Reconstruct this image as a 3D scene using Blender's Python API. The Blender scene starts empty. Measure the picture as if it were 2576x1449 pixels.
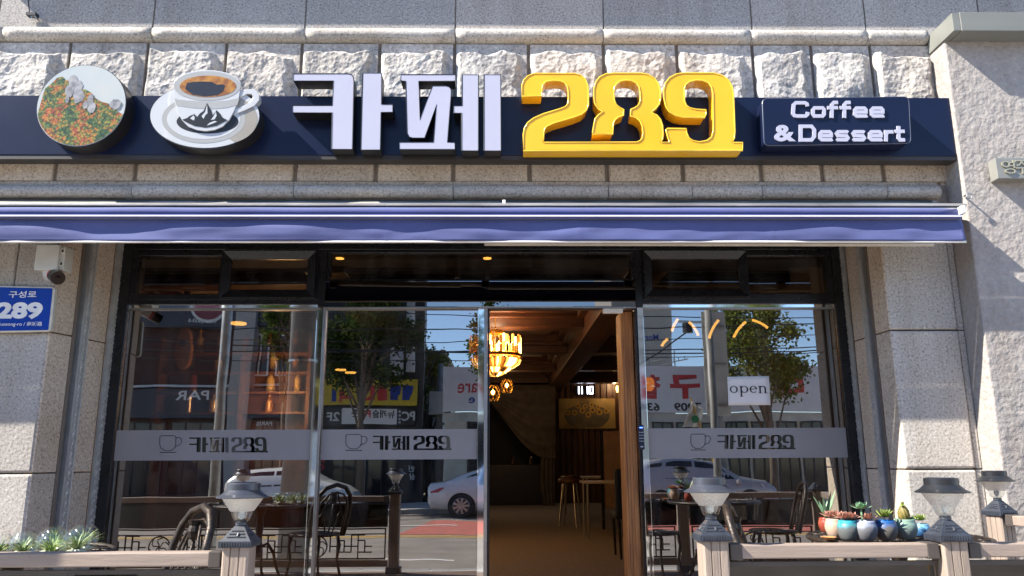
import bpy, bmesh, math, random
import numpy as np
from mathutils import Vector, Matrix, noise as mnoise

# ------------------------------------------------------------------ camera, sky, sun, exposure
scene = bpy.context.scene
COL = scene.collection
EYE = Vector((0.0, -5.5, 1.69))
PITCH, YAW, ROLL = math.radians(12.4), math.radians(0.9), math.radians(-0.25)
FOCAL = 1953.0 / 2576.0 * 36.0
fwd = Vector((math.sin(YAW) * math.cos(PITCH), math.cos(YAW) * math.cos(PITCH), math.sin(PITCH)))
_r = Vector((math.cos(YAW), -math.sin(YAW), 0.0)); _u = _r.cross(fwd)
rgt = _r * math.cos(ROLL) + _u * math.sin(ROLL)
upv = -_r * math.sin(ROLL) + _u * math.cos(ROLL)
cam_data = bpy.data.cameras.new('camera'); cam = bpy.data.objects.new('camera', cam_data); COL.objects.link(cam)
cam_data.sensor_width = 36.0; cam_data.lens = FOCAL; cam_data.clip_start = 0.02; cam_data.clip_end = 500
cam.matrix_world = Matrix(((rgt.x, upv.x, -fwd.x, EYE.x), (rgt.y, upv.y, -fwd.y, EYE.y), (rgt.z, upv.z, -fwd.z, EYE.z), (0, 0, 0, 1)))
scene.camera = cam

SUN = Vector((0.42, 0.14, -0.415)).normalized()          # direction the light travels
world = bpy.data.worlds.new('World'); scene.world = world; world.use_nodes = True
wn = world.node_tree.nodes; wl = world.node_tree.links
sky = wn.new('ShaderNodeTexSky'); sky.sky_type = 'NISHITA'; sky.sun_disc = False
sky.sun_elevation = math.asin(-SUN.z); sky.sun_rotation = math.atan2(-SUN.x, -SUN.y)
sky.air_density = 0.75; sky.dust_density = 0.02; sky.ozone_density = 3.0
wn['Background'].inputs['Strength'].default_value = 0.125
wl.new(sky.outputs[0], wn['Background'].inputs['Color'])
sl = bpy.data.lights.new('sun', 'SUN'); sl.energy = 5.0; sl.angle = math.radians(0.5); sl.color = (1.0, 0.93, 0.82)
so = bpy.data.objects.new('sun', sl); COL.objects.link(so)
so.location = (-20, -8, 25); so.rotation_euler = SUN.to_track_quat('-Z', 'Y').to_euler()
vs = scene.view_settings; vs.view_transform = 'Standard'; vs.look = 'None'; vs.gamma = 1.0; vs.exposure = 1.55
scene.cycles.use_denoising = True; scene.cycles.max_bounces = 9; scene.cycles.transparent_max_bounces = 64
scene.cycles.diffuse_bounces = 3; scene.cycles.glossy_bounces = 5; scene.cycles.caustics_reflective = False; scene.cycles.caustics_refractive = False
scene.cycles.sample_clamp_indirect = 6.0

# ------------------------------------------------------------------ survey helpers: a spot measured in the photograph (2576 x 1449 grid) to a point at a known depth
def A(px, py, Y):
    d = fwd + rgt * ((px - 1288.0) / 1953.0) + upv * ((724.5 - py) / 1953.0)
    return EYE + d * ((Y - EYE.y) / d.y)
def M(px, py, Y):                                         # something across the street, surveyed in its mirror image (glass plane is y = 0)
    a = A(px, py, -Y); return Vector((a.x, Y, a.z))

# ------------------------------------------------------------------ materials
MATS = {}
def _nodes(name):
    m = bpy.data.materials.new(name); m.use_nodes = True
    nt = m.node_tree; return m, nt.nodes, nt.links, nt.nodes['Principled BSDF']
def rgb(c): return (c[0], c[1], c[2], 1.0)
def ramp(n, stops):
    r = n.new('ShaderNodeValToRGB'); e = r.color_ramp.elements
    while len(e) < len(stops): e.new(0.5)
    for k, (p, c) in enumerate(stops): e[k].position = p; e[k].color = rgb(c)
    return r
def mat(name, c1, c2=None, scale=8.0, rough=0.6, metal=0.0, bump=0.0, bscale=None, detail=4.0, spec=0.5, coat=0.0, stretch=None, coords='world', emit=None, estr=0.0, lo=0.35, hi=0.65, sheen=0.0, rvar=0.0):
    if name in MATS: return MATS[name]
    m, n, l, b = _nodes(name)
    b.inputs['Roughness'].default_value = rough; b.inputs['Metallic'].default_value = metal
    b.inputs['Specular IOR Level'].default_value = spec; b.inputs['Coat Weight'].default_value = coat
    b.inputs['Sheen Weight'].default_value = sheen
    if coords == 'world': src = n.new('ShaderNodeNewGeometry').outputs['Position']
    else: src = n.new('ShaderNodeTexCoord').outputs['Object']
    if stretch:
        mp = n.new('ShaderNodeMapping'); mp.inputs['Scale'].default_value = stretch; l.new(src, mp.inputs['Vector']); src = mp.outputs[0]
    if c2 is None: c2 = tuple(x * 0.82 for x in c1)
    t = n.new('ShaderNodeTexNoise'); t.inputs['Scale'].default_value = scale; t.inputs['Detail'].default_value = detail
    l.new(src, t.inputs['Vector']); r = ramp(n, [(lo, c2), (hi, c1)]); l.new(t.outputs['Fac'], r.inputs[0]); l.new(r.outputs[0], b.inputs['Base Color'])
    if rvar:
        mr = n.new('ShaderNodeMapRange'); mr.inputs['To Min'].default_value = max(0.02, rough - rvar); mr.inputs['To Max'].default_value = min(1, rough + rvar)
        l.new(t.outputs['Fac'], mr.inputs[0]); l.new(mr.outputs[0], b.inputs['Roughness'])
    if bump:
        t2 = n.new('ShaderNodeTexNoise'); t2.inputs['Scale'].default_value = bscale or scale * 3; t2.inputs['Detail'].default_value = 4
        l.new(src, t2.inputs['Vector']); bp = n.new('ShaderNodeBump'); bp.inputs['Strength'].default_value = bump; bp.inputs['Distance'].default_value = 0.02
        l.new(t2.outputs['Fac'], bp.inputs['Height']); l.new(bp.outputs[0], b.inputs['Normal'])
    if emit: b.inputs['Emission Color'].default_value = rgb(emit); b.inputs['Emission Strength'].default_value = estr
    MATS[name] = m; return m
def granite(name, dark, mid, light, bump=0.5, grain=75.0, tint=(1, 1, 1), bdist=0.006):
    m, n, l, b = _nodes(name)
    p = n.new('ShaderNodeNewGeometry').outputs['Position']
    t = n.new('ShaderNodeTexNoise'); t.inputs['Scale'].default_value = grain; t.inputs['Detail'].default_value = 3; t.inputs['Roughness'].default_value = 0.65; l.new(p, t.inputs['Vector'])
    r = ramp(n, [(0.36, dark), (0.47, mid), (0.56, mid), (0.66, light)]); l.new(t.outputs['Fac'], r.inputs[0])
    t3 = n.new('ShaderNodeTexNoise'); t3.inputs['Scale'].default_value = 2.3; t3.inputs['Detail'].default_value = 6; l.new(p, t3.inputs['Vector'])
    r3 = ramp(n, [(0.3, tint), (0.7, (1, 1, 1))]); l.new(t3.outputs['Fac'], r3.inputs[0])
    mx = n.new('ShaderNodeMix'); mx.data_type = 'RGBA'; mx.blend_type = 'MULTIPLY'; mx.inputs[0].default_value = 1.0
    l.new(r.outputs[0], mx.inputs[6]); l.new(r3.outputs[0], mx.inputs[7])
    st = n.new('ShaderNodeMapping'); st.inputs['Scale'].default_value = (7, 7, 0.5); l.new(p, st.inputs['Vector']); t4 = n.new('ShaderNodeTexNoise'); t4.inputs['Scale'].default_value = 1.0; t4.inputs['Detail'].default_value = 5; l.new(st.outputs[0], t4.inputs['Vector'])
    r4 = ramp(n, [(0.30, (0.80, 0.78, 0.75)), (0.52, (1, 1, 1))]); l.new(t4.outputs['Fac'], r4.inputs[0])
    m4 = n.new('ShaderNodeMix'); m4.data_type = 'RGBA'; m4.blend_type = 'MULTIPLY'; m4.inputs[0].default_value = 0.7; l.new(mx.outputs[2], m4.inputs[6]); l.new(r4.outputs[0], m4.inputs[7])
    oi = n.new('ShaderNodeObjectInfo'); r5 = ramp(n, [(0.0, (0.86, 0.86, 0.87)), (0.5, (1.0, 0.985, 0.965)), (1.0, (1.08, 1.04, 1.0))]); l.new(oi.outputs['Random'], r5.inputs[0])
    m5 = n.new('ShaderNodeMix'); m5.data_type = 'RGBA'; m5.blend_type = 'MULTIPLY'; m5.inputs[0].default_value = 1.0; l.new(m4.outputs[2], m5.inputs[6]); l.new(r5.outputs[0], m5.inputs[7]); l.new(m5.outputs[2], b.inputs['Base Color'])
    t2 = n.new('ShaderNodeTexNoise'); t2.inputs['Scale'].default_value = grain * 0.7; t2.inputs['Detail'].default_value = 4; l.new(p, t2.inputs['Vector'])
    bp = n.new('ShaderNodeBump'); bp.inputs['Strength'].default_value = bump; bp.inputs['Distance'].default_value = bdist
    l.new(t2.outputs['Fac'], bp.inputs['Height']); l.new(bp.outputs[0], b.inputs['Normal'])
    b.inputs['Roughness'].default_value = 0.85; b.inputs['Specular IOR Level'].default_value = 0.25
    MATS[name] = m; return m
def glass(name, reflect, tint, rough=0.0, fres=0.3, rcol=(1, 1, 1), warp=0.0):
    m, n, l, b = _nodes(name); n.remove(b)
    tr = n.new('ShaderNodeBsdfTransparent'); tr.inputs[0].default_value = rgb(tint)
    gl = n.new('ShaderNodeBsdfGlossy'); gl.inputs['Roughness'].default_value = rough; gl.inputs[0].default_value = rgb(rcol)
    lw = n.new('ShaderNodeLayerWeight'); lw.inputs[0].default_value = 0.5
    pw = n.new('ShaderNodeMath'); pw.operation = 'POWER'; pw.inputs[1].default_value = 4.0; l.new(lw.outputs['Facing'], pw.inputs[0])
    ma = n.new('ShaderNodeMath'); ma.operation = 'MULTIPLY_ADD'; ma.inputs[1].default_value = fres; ma.inputs[2].default_value = reflect; l.new(pw.outputs[0], ma.inputs[0])
    if warp:
        t2 = n.new('ShaderNodeTexNoise'); t2.inputs['Scale'].default_value = 2.2; t2.inputs['Detail'].default_value = 1
        l.new(n.new('ShaderNodeNewGeometry').outputs['Position'], t2.inputs['Vector'])
        bp = n.new('ShaderNodeBump'); bp.inputs['Strength'].default_value = 1.0; bp.inputs['Distance'].default_value = warp; l.new(t2.outputs['Fac'], bp.inputs['Height']); l.new(bp.outputs[0], gl.inputs['Normal'])
    mx = n.new('ShaderNodeMixShader'); l.new(ma.outputs[0], mx.inputs[0]); l.new(tr.outputs[0], mx.inputs[1]); l.new(gl.outputs[0], mx.inputs[2])
    if warp:                                                # faint film of dust and wipe marks on the panes
        df = n.new('ShaderNodeBsdfDiffuse'); df.inputs[0].default_value = (0.6, 0.58, 0.55, 1); mpp = n.new('ShaderNodeMapping'); mpp.inputs['Rotation'].default_value = (0, 0.5, 0); mpp.inputs['Scale'].default_value = (5, 1, 1.2); l.new(n.new('ShaderNodeNewGeometry').outputs['Position'], mpp.inputs[0])
        td = n.new('ShaderNodeTexNoise'); td.inputs['Scale'].default_value = 1.6; td.inputs['Detail'].default_value = 6; l.new(mpp.outputs[0], td.inputs['Vector']); rd = n.new('ShaderNodeMapRange'); rd.inputs['From Min'].default_value = 0.42; rd.inputs['From Max'].default_value = 0.75; rd.inputs['To Max'].default_value = 0.045; l.new(td.outputs['Fac'], rd.inputs[0])
        m2 = n.new('ShaderNodeMixShader'); l.new(rd.outputs[0], m2.inputs[0]); l.new(mx.outputs[0], m2.inputs[1]); l.new(df.outputs[0], m2.inputs[2]); mx = m2
    l.new(mx.outputs[0], n['Material Output'].inputs['Surface']); MATS[name] = m; return m
def glow(name, c, s):
    if name in MATS: return MATS[name]
    m, n, l, b = _nodes(name); b.inputs['Base Color'].default_value = rgb(c); b.inputs['Emission Color'].default_value = rgb(c); b.inputs['Emission Strength'].default_value = s
    MATS[name] = m; return m
def wood(name, c1, c2, axis='z', scale=14.0, rough=0.5, bump=0.15, coords='world'):
    st = {'x': (0.12, 1, 1), 'y': (1, 0.12, 1), 'z': (1, 1, 0.12)}[axis]
    return mat(name, c1, c2, scale=scale, rough=rough, bump=bump, bscale=scale * 3, stretch=st, detail=6, coords=coords)

granite('stone', (0.29, 0.275, 0.255), (0.51, 0.49, 0.46), (0.67, 0.65, 0.62), 0.45, 70, (0.86, 0.83, 0.79))
granite('stone_rough', (0.30, 0.295, 0.285), (0.465, 0.457, 0.445), (0.64, 0.63, 0.615), 0.8, 42, (0.90, 0.865, 0.83), 0.012)
granite('stone_warm', (0.36, 0.31, 0.255), (0.62, 0.55, 0.465), (0.76, 0.69, 0.60), 0.55, 70, (0.84, 0.78, 0.72))  # warm bounce light from the pavement is put into this stone colour
granite('stone_upper', (0.20, 0.195, 0.19), (0.39, 0.38, 0.37), (0.54, 0.53, 0.515), 0.3, 80, (0.9, 0.89, 0.88))
granite('stucco', (0.295, 0.28, 0.27), (0.34, 0.325, 0.315), (0.39, 0.375, 0.36), 0.9, 34, (0.93, 0.9, 0.89), 0.014)
mat('mortar', (0.38, 0.34, 0.29), (0.30, 0.265, 0.225), scale=20, rough=0.9, bump=0.3)
mat('joint_dark', (0.05, 0.035, 0.03), rough=0.9)
mat('concrete_grey', (0.30, 0.295, 0.285), (0.22, 0.215, 0.21), scale=3, rough=0.9, bump=0.2, bscale=40)
glass('shop_glass', 0.31, (0.12, 0.116, 0.112), warp=0.0006)
glass('transom_glass', 0.07, (0.13, 0.12, 0.11), warp=0.001)
glass('clear_glass', 0.06, (0.96, 0.98, 0.97), fres=0.5, rough=0.06)
mat('chrome', (0.75, 0.78, 0.78), (0.72, 0.75, 0.75), rough=0.04, metal=1.0)
mat('steel', (0.42, 0.42, 0.41), (0.33, 0.33, 0.32), scale=5, rough=0.35, metal=0.9)
mat('zinc', (0.52, 0.53, 0.52), (0.40, 0.41, 0.40), scale=9, rough=0.45, metal=0.55, bump=0.1)
mat('black_frame', (0.012, 0.013, 0.017), (0.008, 0.009, 0.011), rough=0.28, rvar=0.08)
mat('black_gloss', (0.006, 0.0065, 0.013), (0.004, 0.0045, 0.008), rough=0.04)
glass('header_black', 0.20, (0.0, 0.0, 0.0), fres=0.3)
mat('white_paint', (0.78, 0.78, 0.76), (0.70, 0.70, 0.68), rough=0.4)
mat('iron', (0.050, 0.036, 0.027), (0.022, 0.017, 0.014), scale=30, rough=0.42, metal=0.5, bump=0.2)

# ------------------------------------------------------------------ mesh helpers
ORG = {}
def empty(name, loc, label=None, cat=None, group=None):
    o = bpy.data.objects.new(name, None); COL.objects.link(o); o.location = loc; o.empty_display_size = 0.1
    ORG[o.name] = Vector(loc); tag(o, label, cat, group); return o
def tag(o, label=None, cat=None, group=None, kind=None):
    if label: o['label'] = label
    if cat: o['category'] = cat
    if group: o['group'] = group
    if kind: o['kind'] = kind
    return o
def copy_tree(o, parent=None):
    c = o.copy(); COL.objects.link(c); c.parent = parent
    for ch in [x for x in ALLO if x.parent == o]: copy_tree(ch, c)
    return c
ALLO = []
class MB:
    def __init__(s): s.v = []; s.f = []; s.fm = []; s.cur = 0
    def add(s, vs, fs, xf=None):
        k = len(s.v); s.v += [(xf @ Vector(p)) if xf is not None else Vector(p) for p in vs]
        s.f += [tuple(i + k for i in f) for f in fs]; s.fm += [s.cur] * len(fs); return s
    def box(s, x0, x1, y0, y1, z0, z1, xf=None):
        return s.add([(x0, y0, z0), (x1, y0, z0), (x1, y1, z0), (x0, y1, z0), (x0, y0, z1), (x1, y0, z1), (x1, y1, z1), (x0, y1, z1)],
                     [(0, 3, 2, 1), (4, 5, 6, 7), (0, 1, 5, 4), (1, 2, 6, 5), (2, 3, 7, 6), (3, 0, 4, 7)], xf)
    def prism(s, pts, dvec, xf=None):                      # closed outline of 3D points swept along dvec
        n = len(pts); pts = [Vector(p) for p in pts]; d = Vector(dvec)
        nrm = Vector((0, 0, 0))
        for i in range(n):
            a, b = pts[i], pts[(i + 1) % n]; nrm += Vector(((a.y - b.y) * (a.z + b.z), (a.z - b.z) * (a.x + b.x), (a.x - b.x) * (a.y + b.y)))
        if nrm.dot(d) > 0: pts = pts[::-1]
        fs = [tuple(range(n)), tuple(range(2 * n - 1, n - 1, -1))] + [(i + n, (i + 1) % n + n, (i + 1) % n, i) for i in range(n)]
        return s.add(pts + [p + d for p in pts], fs, xf)
    def face(s, pts, xf=None): return s.add(pts, [tuple(range(len(pts)))], xf)
    def tube(s, pts, r, seg=8, xf=None, caps=True, closed=False):
        pts = [Vector(p) for p in pts]; n = len(pts); rr = r if isinstance(r, (list, tuple)) else [r] * n
        vs = []; fs = []; prev = None
        for i in range(n):
            a = pts[(i - 1) % n] if (closed or i > 0) else pts[i]; b = pts[(i + 1) % n] if (closed or i < n - 1) else pts[i]
            t = (b - a).normalized()
            if prev is None: u = t.orthogonal().normalized()
            else:
                u = prev - t * prev.dot(t); u = u.normalized() if u.length > 1e-6 else t.orthogonal().normalized()
            prev = u; w = t.cross(u)
            for k in range(seg):
                a_ = 2 * math.pi * k / seg; vs.append(pts[i] + (u * math.cos(a_) + w * math.sin(a_)) * rr[i])
        for i in range(n if closed else n - 1):
            j = (i + 1) % n
            for k in range(seg):
                k2 = (k + 1) % seg; fs.append((i * seg + k, i * seg + k2, j * seg + k2, j * seg + k))
        if caps and not closed: fs += [tuple(range(seg - 1, -1, -1)), tuple(range((n - 1) * seg, n * seg))]
        return s.add(vs, fs, xf)
    def lathe(s, prof, c, seg=24, xf=None, caps=True, axis='z'):  # prof [(r, h)]
        c = Vector(c); vs = []; fs = []; n = len(prof)
        for r, h in prof:
            for k in range(seg):
                a = 2 * math.pi * k / seg; x, y = r * math.cos(a), r * math.sin(a)
                vs.append(c + (Vector((x, y, h)) if axis == 'z' else Vector((x, h, -y)) if axis == 'y' else Vector((h, x, y))))
        for i in range(n - 1):
            for k in range(seg):
                k2 = (k + 1) % seg; fs.append((i * seg + k, i * seg + k2, (i + 1) * seg + k2, (i + 1) * seg + k))
        if caps: fs += [tuple(range(seg - 1, -1, -1)), tuple(range((n - 1) * seg, n * seg))]
        return s.add(vs, fs, xf)
    def grid(s, fn, nu, nv, xf=None, closed_u=False):
        vs = [fn(i / (nu if closed_u else nu - 1), j / (nv - 1)) for j in range(nv) for i in range(nu)]; fs = []
        for j in range(nv - 1):
            for i in range(nu if closed_u else nu - 1):
                i2 = (i + 1) % nu; fs.append((j * nu + i, j * nu + i2, (j + 1) * nu + i2, (j + 1) * nu + i))
        return s.add(vs, fs, xf)
    def text(s, body, x0, x1, z0, z1, y, bold=0.02, depth=0.0, flip=False):   # lettering filling a rectangle of the plane y; flip: read from +y
        vs, fs = text_mesh(body, bold); xs = [v[0] for v in vs]; ys = [v[1] for v in vs]
        a, b, c, d = min(xs), max(xs), min(ys), max(ys)
        q = []
        for vx, vy in vs:
            u = (vx - a) / (b - a); w = (vy - c) / (d - c)
            q.append((x1 - u * (x1 - x0) if flip else x0 + u * (x1 - x0), y, z0 + w * (z1 - z0)))
        if not depth: return s.add(q, fs)
        n = len(q); dy = depth if flip else -depth; cnt = {}
        for f in fs:
            for i in range(len(f)):
                e = (f[i], f[(i + 1) % len(f)]); cnt[e] = 1
        side = [(e[1], e[0], e[0] + n, e[1] + n) for e in cnt if (e[1], e[0]) not in cnt]
        return s.add(q + [(p[0], p[1] + dy, p[2]) for p in q], [tuple(i + n for i in f) for f in fs] + side)
    def build(s, name, m, parent=None, local=False, smooth=False, bevel=0.0, label=None, fix=False, bseg=2, org=None):
        me = bpy.data.meshes.new(name)
        o_ = Vector((0, 0, 0))
        if parent is not None and not local: o_ = ORG[parent.name]
        elif parent is None and not local:
            if org is not None: o_ = Vector(org)
            elif s.v:
                lo = Vector((min(p.x for p in s.v), min(p.y for p in s.v), min(p.z for p in s.v))); hi = Vector((max(p.x for p in s.v), max(p.y for p in s.v), max(p.z for p in s.v)))
                o_ = Vector(((lo.x + hi.x) / 2, (lo.y + hi.y) / 2, lo.z))
        me.from_pydata([tuple(p - o_) for p in s.v], [], s.f); me.update()
        ms = m if isinstance(m, (list, tuple)) else [m]
        for x in ms: me.materials.append(MATS[x] if isinstance(x, str) else x)
        if len(ms) > 1: me.polygons.foreach_set('material_index', s.fm)
        if fix:
            b = bmesh.new(); b.from_mesh(me); bmesh.ops.remove_doubles(b, verts=b.verts, dist=1e-5); bmesh.ops.recalc_face_normals(b, faces=b.faces); b.to_mesh(me); b.free()
        if smooth: me.polygons.foreach_set('use_smooth', [True] * len(me.polygons))
        o = bpy.data.objects.new(name, me); COL.objects.link(o); ALLO.append(o)
        if parent is not None: o.parent = parent; ORG[o.name] = ORG.get(parent.name, Vector((0, 0, 0)))
        else: o.location = o_; ORG[o.name] = o_
        if bevel:
            bm_ = o.modifiers.new('bevel', 'BEVEL'); bm_.width = bevel; bm_.segments = bseg; bm_.limit_method = 'ANGLE'; bm_.angle_limit = math.radians(40)
        if label: o['label'] = label
        return o
_TX = {}
def text_mesh(body, bold):
    if (body, bold) in _TX: return _TX[(body, bold)]
    c = bpy.data.curves.new('t', 'FONT'); c.body = body; c.size = 1; c.offset = bold; c.resolution_u = 3
    o = bpy.data.objects.new('t', c); COL.objects.link(o); dg = bpy.context.evaluated_depsgraph_get()
    me = bpy.data.meshes.new_from_object(o.evaluated_get(dg))
    out = ([(v.co.x, v.co.y) for v in me.vertices], [tuple(p.vertices) for p in me.polygons])
    bpy.data.objects.remove(o); bpy.data.curves.remove(c); bpy.data.meshes.remove(me)
    _TX[(body, bold)] = out; return out
def struct(o): o['kind'] = 'structure'; return o
def sm(a, b, x):
    t = min(1, max(0, (x - a) / (b - a))); return t * t * (3 - 2 * t)
def arc(cx, cz, r, a0, a1, n, y=0.0): return [Vector((cx + r * math.cos(a0 + (a1 - a0) * i / n), y, cz + r * math.sin(a0 + (a1 - a0) * i / n))) for i in range(n + 1)]

# ================================================================== GROUND
def sheet(name, x0, x1, y0, y1, z, m, thick=0.0):
    b = MB()
    if thick: b.box(x0, x1, y0, y1, z - thick, z)
    else: b.face([(x0, y0, z), (x1, y0, z), (x1, y1, z), (x0, y1, z)])
    return struct(b.build(name, m))
mat('asphalt', (0.235, 0.205, 0.180), (0.165, 0.145, 0.128), scale=1.2, rough=0.9, bump=0.4, bscale=90, detail=8)
mat('paving', (0.52, 0.50, 0.465), (0.42, 0.405, 0.375), scale=2.2, rough=0.9, bump=0.3, bscale=60)
mat('earth', (0.16, 0.13, 0.10), (0.10, 0.085, 0.07), scale=0.6, rough=1.0)
mat('road_white', (0.72, 0.71, 0.68), (0.50, 0.49, 0.47), scale=12, rough=0.7, detail=8)
mat('road_yellow', (0.68, 0.42, 0.08), (0.50, 0.31, 0.07), scale=12, rough=0.7, detail=8)
mat('road_red', (0.42, 0.115, 0.085), (0.30, 0.09, 0.07), scale=4, rough=0.85, detail=8)
sheet('ground', -160, 160, -160, 60, -0.03, 'earth')
sheet('road', -90, 90, -19.8, -6.25, 0.0, 'asphalt')
sheet('pavement_near', -90, 90, -6.25, 0.3, 0.14, 'paving', 0.15)
sheet('pavement_far', -90, 90, -23.6, -19.8, 0.14, 'paving', 0.15)
sheet('road_marking_yellow_near', -90, 90, -12.62, -12.50, 0.006, 'road_yellow')
sheet('road_marking_yellow_far', -90, 90, -12.90, -12.78, 0.006, 'road_yellow')
for i, x in enumerate((-16.8, -8.8, -0.8, 7.2, 15.2)):
    sheet('lane_dash_near', x - 3.6, x, -8.62, -8.48, 0.006, 'road_white')
    sheet('lane_dash_far', x - 4.3, x - 0.3, -15.47, -15.33, 0.012, 'road_white')
b = MB(); b.face([(-1.9, -16.9, 0.006), (14, -16.9, 0.006), (14, -13.1, 0.006), (-2.35, -13.1, 0.006)]); struct(b.build('bus_lane_surface', 'road_red'))
for y in (-6.25, -19.8):                                   # kerb stones
    k = empty('kerb', (0, y, 0)); struct(k); bb = MB().box(-0.49, 0.49, -0.08, 0.08, -0.1, 0.146); o0 = bb.build('kerb_stone', 'concrete_grey', k, local=True, bevel=0.015)
    o0.location = (-13.5, 0, 0)
    for i in range(1, 28):
        c = o0.copy(); COL.objects.link(c); c.parent = k; c.location = (-13.5 + i, 0, 0)
mat('deck_board', (0.20, 0.135, 0.10), (0.14, 0.095, 0.07), scale=5, rough=0.7, bump=0.2, stretch=(0.1, 1, 1))
dk = struct(empty('terrace_deck', (0, -1.2, 0.14)))
for i in range(17):
    y = -2.44 + i * 0.145; MB().box(-6, 3.5, y, y + 0.137, 0.60, 0.63).build('deck_board', 'deck_board', dk, bevel=0.004)
MB().box(-6, 3.5, -2.42, -0.02, 0.14, 0.595).build('deck_base', 'concrete_grey', dk)

# ================================================================== CAFE BUILDING
mat('soffit_dark', (0.045, 0.043, 0.045), rough=0.8)
YF = -0.60                                                # face of the stone front
cafe = empty('cafe_building', (0, 0, 0.14), 'granite-fronted cafe with navy awning, dark glass shopfront and rough stone frieze', 'building')
def joint_x(pxs, py, Y): return [A(p, py, Y).x for p in pxs]
# solid wall behind the cladding
w = MB()
w.box(-7.0, 3.02, -0.572, 0.30, 3.30, 9.0); w.box(-7.0, -2.88, -0.545, 0.30, 0.14, 3.295); w.box(2.54, 3.02, -0.545, 0.30, 0.14, 3.295)
w.box(3.021, 4.9, -0.572, 0.30, 4.60, 9.0)
w.build('wall', 'mortar', cafe)
# upper wall slabs
xs = [-7.0] + [A(0, 30, -0.58).x] + joint_x((389, 770, 1146, 1517, 1888, 2173, 2460), 30, -0.58) + [4.9]
for a, c in zip(xs[:-1], xs[1:]):
    MB().box(a + 0.005, c - 0.005, -0.586, -0.574, 4.57, 6.4).build('wall_slab', 'stone_upper', cafe, bevel=0.003)
# half-round cornice and lower moulding, one stone each
def halfround(x0, x1, zc, rz, ry, yb, n=12, sag=0.0):
    b = MB(); prof = [(yb, zc - rz)] + [(yb - ry * math.sin(math.pi * i / n), zc - rz * math.cos(math.pi * i / n)) for i in range(1, n)] + [(yb, zc + rz)]
    vs = []; nx = 14
    for i in range(nx + 1):
        x = x0 + (x1 - x0) * i / nx
        for (y, z) in prof:
            j = mnoise.noise(Vector((x * 3, z * 7, zc))) * 0.002
            vs.append((x, y + j, z + j))
    m = len(prof); fs = [(i * m + k, (i + 1) * m + k, (i + 1) * m + k + 1, i * m + k + 1) for i in range(nx) for k in range(m - 1)]
    fs += [tuple(range(m)), tuple(range((nx + 1) * m - 1, nx * m - 1, -1))]
    b.add(vs, fs); return b.box(x0, x1, yb + 0.002, -0.545, zc - rz, zc + rz)
xs = [-7.0, -4.9] + joint_x((-10, 370, 762, 1144, 1521, 1897, 2194), 90, -0.7) + [2.985]
zt, zb = A(1288, 71, -0.635).z, A(1288, 109, -0.60).z; rc = (zt - zb) / 1.866
for a, c in zip(xs[:-1], xs[1:]):
    halfround(a + 0.003, c - 0.003, zb + rc, rc, rc, -0.60).build('cornice_stone', 'stone', cafe, smooth=True, fix=True)
xs = [-7.0, -4.9] + joint_x((-85, 327, 735, 1139, 1532, 1744, 1921, 2238), 480, -0.68) + [2.93]
zt2, zb2 = A(1288, 465, -0.65).z, A(1288, 500, -0.62).z; rc2 = (zt2 - zb2) / 1.866
for a, c in zip(xs[:-1], xs[1:]):
    halfround(a + 0.003, c - 0.003, zb2 + rc2, rc2, rc2, -0.615).build('moulding_stone', 'stone', cafe, smooth=True, fix=True)
# rough-hewn frieze stones (upper) and dressed stones (lower)
xs = joint_x((-480, -270, -65, 138, 340, 545, 742, 945, 1140, 1332, 1527, 1718, 1915, 2068, 2222, 2395), 430, YF)
ZB, ZM, ZT = zt2 + 0.022, 3.93, zb - 0.012
def rough_stone(x0, x1, z0, z1, seed):
    nx, nz = 64, 72; off = Vector((seed * 17.3, seed * 5.1, seed * 9.7)); vs = []; fs = []
    W, H = x1 - x0, z1 - z0; rnd = random.Random(seed); tl, tr = rnd.uniform(0.03, 0.09), rnd.uniform(0.03, 0.10); lf, rt = rnd.uniform(0.002, 0.012), rnd.uniform(0.02, 0.05)
    amp = rnd.uniform(0.048, 0.060)
    for j in range(nz + 1):
        for i in range(nx + 1):
            x, z = W * i / nx, H * j / nz; p = Vector((x, z, 0)) + off
            wob = mnoise.noise(p * 7) * 0.035 + mnoise.noise(p * 17) * 0.015
            top = H - (tl + (tr - tl) * x / W) + wob
            e = sm(0, 0.03, top - z) * sm(0.0, lf + 0.02, x) * sm(0, 0.045, W - rt - x + wob)
            if z < 0.12: e *= 1
            body = 0.80 + 0.34 * mnoise.noise(p * 3.6) + 0.20 * mnoise.noise(p * 8.5 + off) + 0.13 * (0.5 - abs(mnoise.noise(p * 16))) + 0.055 * mnoise.noise(p * 30) + 0.03 * mnoise.noise(p * 60)
            d = max(0.0, e * body * amp)
            vs.append((x0 + x, YF - 0.004 - d, z0 + z))
    for j in range(nz):
        for i in range(nx):
            a = j * (nx + 1) + i; fs.append((a, a + 1, a + nx + 2, a + nx + 1))
    k = len(vs)
    rim = [j_ * (nx + 1) for j_ in (0,)]
    b = MB(); b.add(vs, fs)
    b.add([(x0, YF - 0.004, z0), (x1, YF - 0.004, z0), (x1, YF - 0.004, z1), (x0, YF - 0.004, z1), (x0, -0.54, z0), (x1, -0.54, z0), (x1, -0.54, z1), (x0, -0.54, z1)], [(0, 4, 5, 1), (1, 5, 6, 2), (2, 6, 7, 3), (3, 7, 4, 0)])
    return b
for i, (a, c) in enumerate(zip(xs[:-1], xs[1:])):
    rough_stone(a + 0.012, c - 0.012, ZM + 0.01, ZT, i + 3).build('rough_stone', 'stone_rough', cafe)
    MB().box(a + 0.014, c - 0.014, YF - 0.004, -0.54, ZB + 0.022, ZM - 0.01).build('dressed_stone', 'stone_warm', cafe, bevel=0.012)
MB().box(-7, 2.94, YF + 0.004, -0.54, ZB - 0.02, ZB + 0.02).build('ledge', 'stone_warm', cafe, bevel=0.004)
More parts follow.
